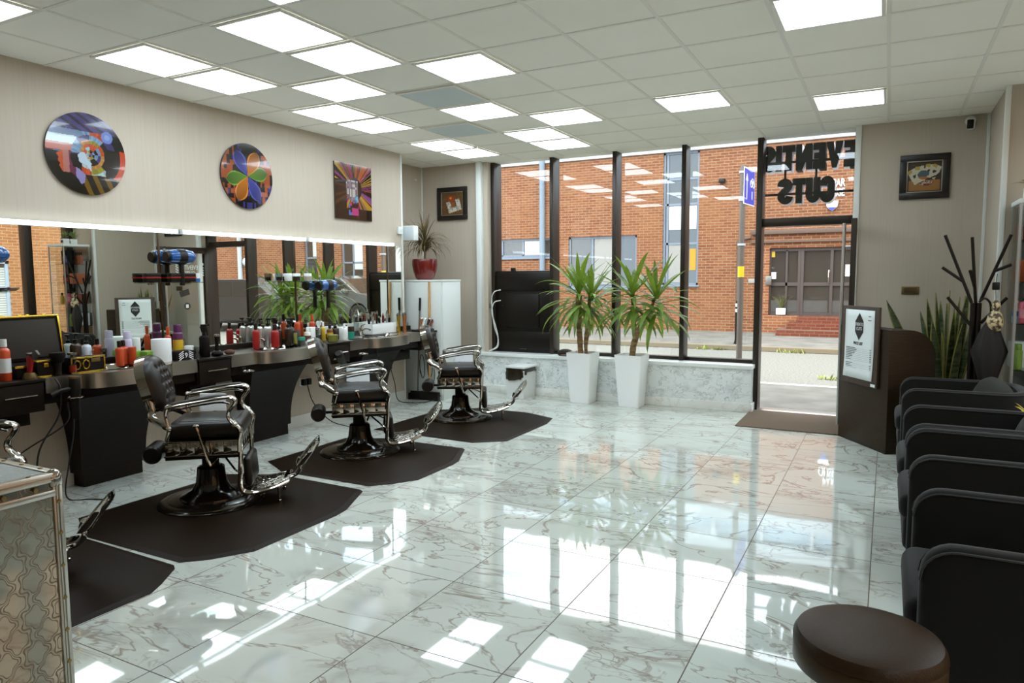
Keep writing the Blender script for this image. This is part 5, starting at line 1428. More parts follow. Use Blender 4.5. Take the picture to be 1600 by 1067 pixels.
product('box', 'white_carton', (-5.14, 5.34, CT), (0.055, 0.06), 0.158, WP, 'white carton standing right of the brown labelled bottle', 'carton')
product('bottle', 'orange_bottle_tall', (-5.24, 5.25, CT), 0.03, 0.29, ORANGE, 'left tall orange bottle at the back near the mirror', 'bottle', BLACK)
product('bottle', 'orange_bottle_tall', (-5.25, 5.47, CT), 0.03, 0.28, ORANGE, 'right tall orange bottle at the back near the mirror', 'bottle', ORANGE)
product('spray', 'clear_spray', (-5.12, 5.425, CT), 0.031, 0.218, CLEARP, 'clear spray bottle right of the white carton', 'spray bottle', WP)
product('bottle', 'yellow_bottle', (-5.16, 5.53, CT), 0.023, 0.20, YEL, 'slim yellow bottle right of the clear spray', 'bottle', WP)
product('jar', 'olive_tin', (-5.02, 5.52, CT), 0.052, 0.071, OLIVE, 'flat olive tin at the counter front behind the second chair', 'tin', OLIVE)
product('bottle', 'dark_bottle', (-5.16, 5.63, CT), 0.033, 0.166, mt('amber', (110, 62, 24), 0.25), 'amber bottle with a yellow label behind the olive tin', 'bottle', BLACK, None, YEL)
product('pump', 'dark_bottle', (-5.18, 5.735, CT), 0.04, 0.175, DBR, 'dark pump bottle left of the small white bottle', 'bottle', BLACK)
product('bottle', 'white_bottle', (-5.08, 5.765, CT), 0.024, 0.166, WP, 'small white bottle left of the dark jar with teal base', 'bottle', WP)
product('jar', 'teal_base_jar', (-5.08, 5.87, CT), 0.034, 0.132, TEAL, 'jar with teal base and dark lid left of the third tap', 'jar', DBR)
product('box', 'white_tissue_box', (-5.24, 5.93, CT), (0.10, 0.16), 0.12, WP, 'white tissue box behind the teal based jar', 'tissue box')
product('clear', 'clear_bottle', (-5.22, 6.12, CT), 0.03, 0.306, CLEARP, 'tall clear bottle left of the white tool organiser', 'bottle', CLEARP)
t = thing('tool_organiser', 'white slotted organiser full of clippers and combs at the third basin', 'organiser', (-5.19, 6.50, CT))
b = MB(); b.b2(-0.07, 0.07, -0.22, 0.22, 0, 0.012); b.b2(0.06, 0.07, -0.22, 0.22, 0, 0.125, 0.002); b.b2(-0.07, -0.06, -0.22, 0.22, 0, 0.14, 0.002)
for k in range(6): b.b2(-0.065, 0.065, -0.22 + k * 0.0868, -0.214 + k * 0.0868, 0, 0.13)
b.build('tray', WP, t)
for k in range(7):
    y = 6.31 + k * 0.062
    m = (BLACK, SILV, DBR, BLACK, mt('maroon', (96, 24, 22), 0.3), SILV, BLACK)[k]
    clipper((-5.19, y, CT + 0.012), 0.2 * k, 0.04 * (k % 3 - 1), 0.20 + 0.03 * (k % 3), 0.018, m, ('black clipper at the left end of the white organiser', 'silver trimmer second from the left in the white organiser', 'dark brown clipper third from the left in the white organiser', 'black trimmer in the middle of the white organiser', 'maroon clipper right of the middle of the white organiser', 'silver clipper second from the right in the white organiser', 'black clipper at the right end of the white organiser')[k])
clipper((-5.1, 6.735, CT), 0, 0.0, 0.236, 0.027, GOLD, 'gold hair clipper standing left, right of the white organiser')
clipper((-5.1, 6.85, CT), 0, 0.0, 0.237, 0.032, mt('rose_gold', (206, 140, 90), 0.25, metal=0.9), 'rose gold hair clipper standing right of the gold one')
for k, (y, m, lb) in enumerate(((7.02, mt('copper', (140, 84, 50), 0.3, metal=0.6), 'copper brown clipper leaning on the end drawer unit, leftmost'), (7.08, SILV, 'silver clipper leaning on the end drawer unit'), (7.15, BLACK, 'black clipper leaning on the end drawer unit'), (7.22, mt('maroon', (96, 24, 22), 0.3), 'maroon clipper leaning on the end drawer unit, rightmost'))):
    clipper((-5.0, y, CT + 0.025), pi / 2, 0.35 + 0.12 * k, 0.15, 0.02, m, lb)
t = thing('clipper_tray', 'black charging tray under the leaning clippers at the counter end', 'tray', (-5.0, 7.08, CT)); b = MB(); b.b2(-0.06, 0.06, -0.15, 0.16, 0, 0.024, 0.008); b.build('base', BLACK, t)
t = thing('phone', 'dark phone lying flat on the third basin section', 'phone', (-4.98, 5.83, CT)); b = MB(); b.b2(-0.04, 0.04, -0.08, 0.08, 0, 0.009, 0.004); b.build('body', BLACK, t); b = MB(); b.b2(-0.035, 0.035, -0.074, 0.074, 0.009, 0.0095); b.build('screen', ENAMEL, t)
cable('charger_cable', [(-4.98, 5.91, CT + 0.006), (-4.95, 5.98, CT + 0.008), (-4.895, 6.03, 0.84), (-4.88, 6.05, 0.70), (-4.93, 6.06, 0.52)], 'thin dark cable hanging over the steel front of the third basin', 0.004)
# cases and tools at the left end
t = thing('open_briefcase', 'large open black briefcase with gold trim on the counter at left', 'briefcase', (-5.13, 2.745, CT))
b = MB(); b.b2(-0.14, 0.12, -0.225, 0.225, 0, 0.085, 0.008); b.build('base_shell', MATTE_BLACK, t)
lidM = TR(-0.13, 0, 0.09) @ RY(radians(-10))
b = MB(); b.xf(lidM); b.b2(-0.04, 0.0, -0.225, 0.225, 0.0, 0.31, 0.008); b.build('lid', MATTE_BLACK, t)
b = MB(); b.xf(lidM).b2(0.0, 0.006, -0.20, 0.20, 0.02, 0.285, 0.002); b.build('lid_lining', mt('lining', (44, 36, 26), 0.8), t)
b = MB(); b.xf(lidM)
for q in ((-0.042, 0.008, -0.23, -0.216, 0.0, 0.314), (-0.042, 0.008, 0.216, 0.23, 0.0, 0.314), (-0.042, 0.008, -0.23, 0.23, 0.302, 0.316)): b.b2(*q, 0.003)
b.xf().b2(0.114, 0.124, -0.23, 0.23, 0.07, 0.087, 0.003); b.build('gold_trim', GOLD, t)
b = MB(); b.xf(lidM)
for y in (-0.14, -0.02, 0.03, 0.14): b.b2(-0.03, -0.01, y - 0.012, y + 0.012, 0.314, 0.326, 0.003)
b.build('latches', GOLD, t)
t = thing('gold_trim_case', 'flat black case with gold frame and ring handles beside the first tap', 'case', (-4.99, 2.955, CT), 0.05)
b = MB(); b.b2(-0.04, 0.04, -0.125, 0.125, 0, 0.112, 0.005); b.build('case_body', MATTE_BLACK, t)
b = MB()
for q in ((-0.125, 0.125, 0.0, 0.011), (-0.125, 0.125, 0.101, 0.112), (-0.125, -0.114, 0.011, 0.101), (0.114, 0.125, 0.011, 0.101)): b.b2(0.036, 0.043, q[0], q[1], q[2], q[3], 0.002)
b.build('gold_frame', GOLD, t)
for y in (-0.085, -0.02):
    b = MB(); b.tube([(0.047, y + 0.022 * cos(2 * pi * k / 18), 0.06 + 0.030 * sin(2 * pi * k / 18)) for k in range(18)], 0.005, 6, closed=True); b.build('ring_handle', GOLD, t)
b = MB(); b.b2(0.041, 0.045, 0.02, 0.085, 0.07, 0.096, 0.001); b.build('name_plate', BRASS, t)
t = thing('gold_trim_box', 'small black box with gold clasp on the counter at left', 'box', (-5.02, 2.69, CT))
b = MB(); b.b2(-0.045, 0.045, -0.06, 0.06, 0, 0.11, 0.004); b.build('case_body', MATTE_BLACK, t)
b = MB(); b.b2(-0.046, 0.047, -0.062, 0.062, 0.100, 0.113, 0.003); b.build('gold_rim', GOLD, t)
b = MB(); b.b2(-0.046, 0.047, -0.062, 0.062, 0.0, 0.010, 0.003); b.build('gold_rim', GOLD, t)
b = MB(); b.b2(0.045, 0.051, -0.018, 0.012, 0.065, 0.095, 0.002); b.build('clasp', GOLD, t)
t = thing('red_trimmer', 'red hair trimmer standing on its dark gold charging base at left', 'hair trimmer', (-4.98, 2.585, CT + 0.042), 0.3)
b = MB(); b.xf(RY(0.12)).lathe([(0.016, 0), (0.018, 0.05), (0.022, 0.09), (0.02, 0.11), (0, 0.112)], 14); b.build('body', RED, t)
b = MB(); b.xf(RY(0.12)).b2(-0.018, 0.018, -0.02, 0.02, 0.11, 0.13, 0.003); b.xf(RY(0.9) @ TR(-0.06, 0, -0.02)).b2(-0.02, 0.02, -0.01, 0.01, 0.11, 0.16, 0.003); b.build('blade', DGREY, t)
t = thing('charging_stand', 'dark gold charging base under the red trimmer', 'charging stand', (-4.98, 2.585, CT)); b = MB(); b.lathe([(0.045, 0), (0.045, 0.012), (0.03, 0.04), (0, 0.042)], 18); b.build('base', mt('dark_gold', (96, 78, 40), 0.35, metal=0.5), t)
t = thing('fade_brush', 'round black fade brush standing on the counter, left of the red liquid jar', 'brush', (-4.96, 2.755, CT))
b = MB(); b.lathe([(0.024, 0), (0.02, 0.03), (0.024, 0.085), (0.03, 0.095)], 16); b.build('handle', BLACK, t)
b = MB(); b.lathe([(0.028, 0.09), (0.05, 0.14), (0.046, 0.158), (0, 0.162)], 18); b.build('bristles', MATTE_BLACK, t)
t = thing('sterilising_jar', 'glass sterilising jar of red liquid with a steel lid', 'jar', (-4.955, 2.85, CT))
b = MB(); b.lathe([(0.036, 0), (0.034, 0.01), (0.026, 0.014), (0.026, 0.135)], 22); b.build('glass_body', CLEARP, t)
b = MB(); b.lathe([(0.024, 0.015), (0.024, 0.062), (0, 0.062)], 20); b.build('liquid', REDLIQ, t)
b = MB(); b.lathe([(0.030, 0.135), (0.030, 0.148), (0.01, 0.152), (0, 0.152)], 20); b.build('lid', CHROME, t)
b = MB(); b.tube([(0, 0.008, 0.03), (0.004, 0.01, 0.15)], 0.0035, 6); b.build('comb', SILV, t)
# glass shelves on the mirror
def mirror_shelf(y0, y1, z, label):
    t = thing('glass_shelf', label, 'glass shelf', (MXW + 0.006, (y0 + y1) / 2, z), 0, 'glass shelves on the mirrors')
    w = (y1 - y0) / 2
    poly = [(0.0, -w)] + [(0.03 + 0.125 * sqrt(max(0, 1 - q * q)), w * q) for q in [-1 + 0.1 * k for k in range(21)]] + [(0.0, w)]
    b = MB(); b.prism(poly, -0.008, 0, 'z'); b.build('shelf_plate', SHELFGLASS, t, smooth=False)
    for s_ in (-0.6, 0.6):
        b = MB(); b.b2(0, 0.03, s_ * w - 0.012, s_ * w + 0.012, -0.022, 0.004, 0.003); b.build('shelf_clip', CHROME, t)
    return t
mirror_shelf(3.62, 4.20, 1.505, 'curved glass shelf on the mirror holding brushes, above the trigger spray')
mirror_shelf(4.98, 5.78, 1.505, 'curved glass shelf on the mirror holding jars, in front of the reflected yucca')
mirror_shelf(2.20, 2.66, 1.455, 'curved glass shelf on the mirror cut by the left edge, holding combs')
def brush_block(loc, w, h, m, label, stripe=True):
    t = thing('club_brush', label, 'brush', loc)
    b = MB(); b.b2(-0.028, 0.028, -w / 2, w / 2, h * 0.55, h, 0.006); b.build('back', m, t)
    if stripe: b = MB(); b.b2(-0.029, 0.029, -w / 2 - 0.001, w / 2 + 0.001, h * 0.42, h * 0.58, 0.002); b.build('band', RED, t)
    b = MB(); b.b2(-0.026, 0.026, -w / 2 + 0.003, w / 2 - 0.003, 0, h * 0.46, 0.003); b.build('bristles', MATTE_BLACK, t)
brush_block((-5.27, 3.70, 1.5055), 0.13, 0.075, BLACK, 'short black brush with red stripe at the left of the glass shelf')
brush_block((-5.26, 3.97, 1.5055), 0.24, 0.075, BLACK, 'long black brush with red stripe on the middle of the glass shelf')
t = thing('wipe_roll', 'white and blue roll at the right end of the brush shelf', 'roll', (-5.27, 4.12, 1.5055)); b = MB(); b.lathe([(0.03, 0), (0.03, 0.03)], 20); b.build('blue_base', BLUEP, t); b = MB(); b.lathe([(0.031, 0.03), (0.031, 0.075), (0, 0.075)], 20); b.build('white_top', WP, t)
for y, k, lb in ((5.05, 0, 'short tumbler at the left end of the jar shelf'), (5.17, 1, 'white labelled jar on the jar shelf, second from the left'), (5.28, 2, 'dark jar on the middle of the jar shelf'), (5.44, 3, 'white topped beige cup on the jar shelf')):
    if k == 0:
        t = thing('tumbler', lb, 'glass', (-5.26, y, 1.5055)); b = MB(); b.lathe([(0.032, 0), (0.04, 0.075), (0.037, 0.075), (0.029, 0.005), (0, 0.005)], 20); b.build('glass_body', CLEARP, t); b = MB(); b.lathe([(0.029, 0.006), (0.032, 0.04), (0, 0.04)], 18); b.build('contents', DBR, t)
    else: product('jar', 'shelf_jar', (-5.26, y, 1.5055), 0.036, 0.075, (None, WP, DBR, mt('beige_jar', (176, 160, 140), 0.4))[k], lb, 'jar', (None, WP, WP, WP)[k])
def dryer_holder(y, z, label, blue):
    t = thing('wall_dryer', label, 'hair dryer', (MXW + 0.10, y, z), 0)
    b = MB(); T = RX(pi / 2)
    b.xf(T).lathe([(0.0, -0.15), (0.03, -0.15), (0.055, -0.12), (0.06, -0.07), (0.06, 0.04), (0.055, 0.09), (0.03, 0.115), (0.0, 0.118)], 24); b.build('barrel', blue, t)
    b = MB(); b.xf(T).lathe([(0.066, -0.05), (0.066, 0.0), (0.062, 0.02)], 24, cap=False); b.build('trim_ring', BLACK, t)
    b = MB(); b.xf(T).lathe([(0.052, 0.10), (0.04, 0.121), (0, 0.123)], 20); b.build('rear_grille', BLACK, t)
    b = MB(); b.b2(-0.095, -0.04, -0.02, 0.02, -0.03, 0.03, 0.005); b.b2(-0.016, 0.016, 0.01, 0.045, -0.24, -0.04, 0.008); b.build('grip', BLACK, t)
BLUEGL = mt('blue_gloss', (26, 78, 140), 0.15, coat=0.6)
dryer_holder(3.93, 1.715, 'blue and black hair dryer mounted on the mirror above the brush shelf', BLUEGL)
dryer_holder(5.68, 1.455, 'blue and black hair dryer mounted on the mirror at the end of the jar shelf', BLUEGL)
dryer_holder(2.48, 1.70, 'blue and black hair dryer on the mirror cut by the left edge', BLUEGL)
t = thing('comb_bundle', 'black combs and scissors lying on the shelf at the left edge', 'combs', (-5.26, 2.53, 1.4555))
for k in range(4): b = MB(); b.xf(RZ(0.1 * k - 0.15)).b2(-0.012 + 0.006 * k, 0.012 + 0.006 * k, -0.13, 0.14 + 0.01 * k, 0.006 * k, 0.006 * k + 0.005, 0.001); b.build('comb', BLACK, t)
b = MB(); b.sphere((0, -0.06, 0.04), 0.05, 14, (0.8, 1.6, 0.5)); b.build('brush', MATTE_BLACK, t)

# cabinet contents
CG = 'products in the glass display cabinet'
def cabp(kind, x, y, si, r, h, body, label, cat, cap=None, band=None, z=None, nm='product_bottle'):
    product(kind, nm, (0.845 + x, 6.60 + y, (shz[si] + 0.0062) if z is None else z), r, h, body, label, cat, cap, None, band)
cabp('bottle', 0.13, 0.08, 4, 0.032, 0.19, mt('navy_plastic', (44, 44, 92), 0.3), 'dark blue bottle on the top glass shelf of the display cabinet', 'bottle', BLACK)
cabp('bottle', 0.14, 0.08, 3, 0.034, 0.21, DBR, 'dark bottle with a red label on the second shelf of the display cabinet', 'bottle', BLACK, mt('red_label', (150, 20, 20), 0.4))
cabp('pump', 0.10, 0.08, 2, 0.04, 0.235, mt('pink_plastic', (206, 84, 104), 0.3), 'pink pump bottle in the display cabinet', 'bottle', BLACK, mt('pale_pink', (226, 140, 150), 0.4))
cabp('jar', 0.05, 0.14, 2, 0.028, 0.09, mt('pale_blue', (150, 186, 206), 0.4), 'pale blue jar beside the pink pump bottle', 'jar', BLUEP, nm='product_jar')
cabp('aerosol', 0.07, 0.10, 1, 0.034, 0.20, mt('green_can', (112, 140, 44), 0.35), 'green spray can on the lower shelf of the display cabinet', 'spray can', mt('green_can', (112, 140, 44), 0.35))
for k in range(4): cabp('bottle', 0.06 + 0.05 * k, 0.30, 4, 0.021, 0.19, mt('orange_brown', (168, 76, 36), 0.3), 'orange brown bottle, number %s from the glass side, rear of the top cabinet shelf' % ('one', 'two', 'three', 'four')[k], 'bottle', DBR)
cabp('box', 0.25, 0.20, 4, (0.16, 0.12), 0.22, MATTE_BLACK, 'black box on the top glass shelf of the display cabinet', 'box', nm='product_box')
cabp('box', 0.14, 0.28, 3, (0.20, 0.16), 0.17, mt('orange_brown', (168, 76, 36), 0.3), 'orange brown box on the second cabinet shelf', 'box', nm='product_box')
cabp('box', 0.16, 0.28, 2, (0.22, 0.16), 0.16, mt('brick_red_box', (140, 56, 30), 0.4), 'brick red box on the third cabinet shelf', 'box', nm='product_box')
cabp('bottle', 0.30, 0.10, 2, 0.03, 0.18, YEL, 'yellow bottle on the third cabinet shelf', 'bottle', BLACK)
cabp('box', 0.12, 0.30, 1, (0.16, 0.14), 0.2, WP, 'white box on the fourth cabinet shelf', 'box', nm='product_box')
cabp('bottle', 0.26, 0.2, 0, 0.035, 0.22, RED, 'red bottle on the lowest cabinet shelf', 'bottle', BLACK)
for k, (x, y, lb) in enumerate(((0.10, 0.08, 'small leafy plant in a white pot, nearer one on top of the glass cabinet'), (0.14, 0.24, 'small leafy plant in a white pot, farther one on top of the glass cabinet'))):
    t = thing('small_potted_plant', lb, 'potted plant', (0.845 + x, 6.60 + y, CH), 0.4 * k)
    b = MB(); b.b2(-0.05, 0.05, -0.045, 0.045, 0, 0.085, 0.004); b.build('pot', WP, t); b = MB(); b.b2(-0.046, 0.046, -0.041, 0.041, 0.083, 0.092); b.build('soil', SOIL, t)
    b = MB(); b.b2(-0.03, 0.03, -0.0462, -0.045, 0.02, 0.06); b.build('pot_label', INK, t)
    b = MB(); rnd = random.Random(k + 40)
    for q in range(26): leaf(b, (rnd.uniform(-0.02, 0.02), rnd.uniform(-0.02, 0.02), 0.09 + 0.05 * rnd.random()), rnd.uniform(0, 6.28), rnd.uniform(0.2, 1.4), rnd.uniform(0.07, 0.15), 0.011, rnd.uniform(0, 1.2), n=5)
    b.build('foliage', mt('light_leaf', (130, 146, 70), 0.5), t)

# ------------------------------------------------------------------ armchairs along the side window
def make_armchair(label):
    t = thing('armchair', label, 'armchair', (0, 0, 0), 0, 'dark grey armchairs in a row')
    # plan path of the U shell: front end of the near arm, round the back, to the far arm (faces -x)
    W, XF, XB, R = 0.325, -0.40, 0.37, 0.20
    path = []
    for q in range(13): path.append((XF + (XB - R - XF) * q / 12, -W, 0, -1))
    for a in range(-81, 0, 9): path.append((XB - R + R * cos(radians(a)), -W + R + R * sin(radians(a)), cos(radians(a)), sin(radians(a))))
    for q in range(7): path.append((XB, -W + R + (2 * W - 2 * R) * q / 6, 1, 0))
    for a in range(9, 90, 9): path.append((XB - R + R * cos(radians(a)), W - R + R * sin(radians(a)), cos(radians(a)), sin(radians(a))))
    for q in range(13): path.append((XB - R - (XB - R - XF) * q / 12, W, 0, 1))
    th = 0.042; zb = 0.17; zt = 0.70; rt = 0.10
    V = []; F = []
    extra = []
    # refine the ends for the rounded corner
    ends = [0.0, 0.006, 0.018, 0.035, 0.055, 0.078, 0.10]
    pre = [(XF + e, -W, 0, -1) for e in ends]; post = [(XF + e, W, 0, 1) for e in reversed(ends)]
    core = [p for p in path if not (abs(abs(p[1]) - W) < 1e-6 and p[0] < XF + 0.11)]
    path = pre + core + post
    def sect(p):
        x, y, nx, ny = p
        d = x - XF if abs(abs(y) - W) < 1e-6 else 9
        top = zt if d >= rt else zt - rt + sqrt(max(0, rt * rt - (rt - d) ** 2))
        e = 0.02; o = []
        thk = th if d > 0.02 else th * (0.55 + 0.45 * sqrt(max(0, 1 - (1 - d / 0.02) ** 2)))
        for (s_, z) in ((1, zb + e), (1, top - 0.03), (0.85, top - 0.010), (0.5, top - 0.0), (0, top + 0.003), (-0.5, top), (-0.85, top - 0.010), (-1, top - 0.03), (-1, zb + e), (-0.8, zb), (0.8, zb)):
            o.append((x + nx * thk * s_, y + ny * thk * s_, z))
        return o
    S = [sect(p) for p in path]; n = len(S[0])
    for s_ in S: V += s_
    for i in range(len(S) - 1):
        for k in range(n):
            k2 = (k + 1) % n; F.append((i * n + k, i * n + k2, (i + 1) * n + k2, (i + 1) * n + k))
    F.append(tuple(range(n - 1, -1, -1))); F.append(tuple((len(S) - 1) * n + k for k in range(n)))
    b = MB(); b.add(V, F); b.build('shell', FABRIC, t, angle=50)
    b = MB()
    for sg in (1, -1):
        pts = []
        for p in path:
            x, y, nx, ny = p
            d = x - XF if abs(abs(y) - W) < 1e-6 else 9
            top = zt if d >= rt else zt - rt + sqrt(max(0, rt * rt - (rt - d) ** 2))
            pts.append((x + nx * th * 0.9 * sg, y + ny * th * 0.9 * sg, max(top - 0.010, zb + 0.3)))
        b.tube(pts, 0.004, 6)
    b.build('rim_highlight', mat('rim_highlight_cloth', (52, 52, 51), 0.9), t)  # paler beads along the rim: highlight on the arm tops put into colour
    b = MB(); b.box((-0.035, 0, 0.30), (0.76, 2 * W - 2 * th + 0.01, 0.17), 0.03, 3); b.build('seat_base', FABRIC, t)
    b = MB(); b.box((-0.065, 0, 0.42), (0.74, 2 * W - 2 * th - 0.005, 0.13), 0.05, 4); b.build('seat_cushion', FABRIC, t)
    for sx, sy in ((-0.34, -0.29), (-0.34, 0.29), (0.27, -0.26), (0.27, 0.26)):
        b = MB(); b.tube([(sx, sy, 0.18), (sx + 0.015 * math.copysign(1, sx), sy * 1.03, 0.0)], [0.021, 0.013], 10); b.build('leg', mat('walnut_leg', (96, 66, 40), 0.5), t)
    return t
ac = make_armchair('dark grey armchair farthest from the viewer, beside the coat stand')
ac.location = (0.52, 6.225, 0)
dup(ac, (0.52, 4.825, 0), 0, 'dark grey armchair second from the far end of the row')
dup(ac, (0.52, 4.045, 0), 0, 'dark grey armchair third from the far end of the row')
dup(ac, (0.52, 2.81, 0), 0, 'dark grey armchair nearest the viewer, behind the round stool')
for x, y, a, lb in ((0.70, 6.28, 0.5, 'dark cushion leaning in the farthest armchair'), (0.72, 4.86, -0.2, 'dark cushion leaning in the second armchair from the far end')):
    b = MB()
    cushion(b, 0, 0, 0.20, 0.20, 0.07, 0.07, lambda v, w, tt: (tt, v, w), 3.2, (), 10, 40)
    o = b.build('scatter_cushion', mat('cushion_cloth', (50, 48, 42), 0.9), loc=(x, y, 0.555)); o.rotation_euler = (0.25, radians(18), a)
    tag(o, lb, 'cushion')
# white side table in the gap
t = thing('side_table', 'small white side table between the two farthest armchairs', 'side table', (0.84, 5.51, 0))
b = MB(); b.lathe([(0.20, 0.53), (0.205, 0.535), (0.205, 0.55), (0.20, 0.555), (0, 0.555)], 32); b.build('table_top', WHITE, t)
b = MB(); b.lathe([(0.13, 0), (0.13, 0.012), (0.02, 0.03), (0.018, 0.53)], 24); b.build('pedestal', WHITE, t)
t = thing('flower_bunch', 'yellow artificial flowers in a pot on the white side table', 'flowers', (0.84, 5.51, 0.555)); b = MB(); b.lathe([(0.04, 0), (0.05, 0.07), (0, 0.07)], 18); b.build('pot', WHITE, t)
b = MB(); rnd = random.Random(2)
for k in range(40): leaf(b, (0, 0, 0.06), rnd.uniform(0, 6.28), rnd.uniform(0.2, 1.4), rnd.uniform(0.06, 0.12), 0.012, 0.5, n=4)
b.build('petals', mt('yellow_petal', (214, 196, 40), 0.6), t)

# ------------------------------------------------------------------ round stool, flight case
t = thing('round_stool', 'round padded stool at the lower right corner of the photo', 'stool', (-0.012, 2.11, 0))
b = MB(); b.lathe([(0.0, 0.553), (0.10, 0.551), (0.16, 0.546), (0.182, 0.538), (0.192, 0.522), (0.194, 0.508)], 56, cap=False); b.lathe([(0.194, 0.508), (0.190, 0.505)], 56, cap=False); b.build('cushion', STOOLLEATHER, t)
b = MB(); b.lathe([(0.188, 0.507), (0.193, 0.50), (0.193, 0.452), (0.188, 0.444), (0, 0.444)], 56, cap=False); b.build('seat_rim', mat('rim_brown', (58, 40, 18), 0.4, spec=0.3), t)
b = MB(); b.lathe([(0.032, 0.02), (0.032, 0.45)], 24); b.build('post', mat('rim_brown', (58, 40, 18), 0.4, spec=0.3), t)
b = MB(); b.lathe([(0.20, 0), (0.20, 0.012), (0.17, 0.02), (0.03, 0.03)], 40); b.build('base', CHROME, t)

case = thing('flight_case', 'aluminium trimmed make-up case with etched pattern in the lower left corner', 'case', (-2.58, 1.42, 0))
CASEM = mat('etched_panel', (150, 146, 138), 0.12, metal=1.0)
nt, N, L, bs = nodes(CASEM)
tc = N.new('ShaderNodeTexCoord'); sp = N.new('ShaderNodeSeparateXYZ'); L.new(tc.outputs['Object'], sp.inputs[0])
aa = math_node(N, L, 'ADD', sp.outputs['X'], sp.outputs['Y'])
u_ = math_node(N, L, 'MULTIPLY', aa, 2 * pi / 0.10); v_ = math_node(N, L, 'MULTIPLY', sp.outputs['Z'], 2 * pi / 0.13)
w1 = math_node(N, L, 'ADD', math_node(N, L, 'SINE', u_), math_node(N, L, 'SINE', v_))
w2 = math_node(N, L, 'MULTIPLY', math_node(N, L, 'SINE', math_node(N, L, 'MULTIPLY', u_, 2.0)), math_node(N, L, 'COSINE', math_node(N, L, 'MULTIPLY', v_, 2.0)))
w3 = math_node(N, L, 'ABSOLUTE', math_node(N, L, 'ADD', w1, math_node(N, L, 'MULTIPLY', w2, 0.55)))
ln_ = math_node(N, L, 'LESS_THAN', math_node(N, L, 'MINIMUM', w3, math_node(N, L, 'ABSOLUTE', math_node(N, L, 'SUBTRACT', w3, 0.62))), 0.13)
nz = N.new('ShaderNodeTexNoise'); nz.inputs['Scale'].default_value = 300; L.new(tc.outputs['Object'], nz.inputs['Vector'])
rr = math_node(N, L, 'MULTIPLY_ADD', ln_, 0.4, 0.06); L.new(rr, bs.inputs['Roughness'])
mtl = math_node(N, L, 'MULTIPLY_ADD', ln_, -0.75, 1.0); L.new(mtl, bs.inputs['Metallic'])
mx = N.new('ShaderNodeMixRGB'); L.new(ln_, mx.inputs[0]); mx.inputs[1].default_value = RGB(180, 172, 158); mx.inputs[2].default_value = RGB(130, 118, 100); L.new(mx.outputs[0], bs.inputs['Base Color'])
GLIT = add_bump(mat('glitter_top', (186, 200, 206), 0.25, metal=0.8), 90, 0.5, 0.004, kind='voronoi')
ALUC = add_bump(mat('case_aluminium', (190, 184, 172), 0.28, metal=1.0), 60, 0.15, 0.002, stretch=(30, 1, 1))
RIVET = mat('rivet_brass', (150, 128, 84), 0.3, metal=1.0)
cw, cd, ch = 0.55, 0.42, 0.85   # extends to -x and -y
b = MB(); b.b2(-cw + 0.006, -0.006, -cd + 0.006, -0.006, 0.05, ch - 0.008); b.build('panel_body', CASEM, case, smooth=False)
b = MB(); b.b2(-cw + 0.03, -0.03, -cd + 0.03, -0.03, ch - 0.01, ch - 0.004); b.build('lid_panel', GLIT, case, smooth=False)
e = 0.034
b = MB()
def ridged(x0, x1, y0, y1, z0, z1): b.b2(x0, x1, y0, y1, z0, z1, 0.004)
for x in (-e + 0.002, -cw - 0.002):
    for y in (-e + 0.002, -cd - 0.002): ridged(x, x + e, y, y + e, 0.04, ch - 0.03)
for z0, z1 in ((ch - e, ch), (0.03, 0.03 + e)):
    ridged(-e + 0.002, 0.002, -cd + 0.02, -0.02, z0, z1); ridged(-cw - 0.002, -cw + e - 0.002, -cd + 0.02, -0.02, z0, z1)
    ridged(-cw + 0.02, -0.02, -e + 0.002, 0.002, z0, z1); ridged(-cw + 0.02, -0.02, -cd - 0.002, -cd + e - 0.002, z0, z1)
for q in (0.008, 0.018):
    b.tube([(0.003, -cd + 0.02, ch - q - 0.004), (0.003, -0.03, ch - q - 0.004)], 0.003, 6)
    b.tube([(0.003, -q - 0.004, 0.06), (0.003, -q - 0.004, ch - 0.04)], 0.003, 6)
ridged(-0.004, 0.004, -cd + 0.02, -0.02, ch - 0.085, ch - 0.06)
b.build('edge_trim', ALUC, case)
for x in (-0.018, -cw + 0.018):
    for y in (-0.018, -cd + 0.018):
        b = MB(); b.sphere((x, y, ch - 0.016), 0.026, 14); b.box((x, y, ch - 0.03), (0.046, 0.046, 0.05), 0.012, 3); b.build('corner_cap', CHROME, case)
for z in (0.15, 0.27, 0.39, 0.51, 0.63, 0.745):
    b = MB(); b.xf(TR(0.004, -0.016, z) @ RY(pi / 2)).lathe([(0.0085, 0), (0.007, 0.003), (0, 0.004)], 12); b.build('rivet', RIVET, case)
for y in (-0.09, -0.19, -0.29):
    b = MB(); b.xf(TR(0.004, y, ch - 0.048) @ RY(pi / 2)).lathe([(0.0085, 0), (0.007, 0.003), (0, 0.004)], 12); b.build('rivet', RIVET, case)
for x in (-0.10, -0.22, -0.34, -0.45):
    b = MB(); b.xf(TR(x, -0.016, ch)).lathe([(0.0085, 0), (0.007, 0.003), (0, 0.004)], 12); b.build('rivet', RIVET, case)
for y in (-0.1, -0.2, -0.3):
    b = MB(); b.xf(TR(-0.016, y, ch)).lathe([(0.0085, 0), (0.007, 0.003), (0, 0.004)], 12); b.build('rivet', RIVET, case)
for x in (-0.06, -cw + 0.06):
    for y in (-0.06, -cd + 0.06):
        b = MB(); b.xf(TR(x, y, 0.022) @ RX(pi / 2)).lathe([(0.022, -0.012), (0.022, 0.012)], 16); b.build('castor', BLACK, case)
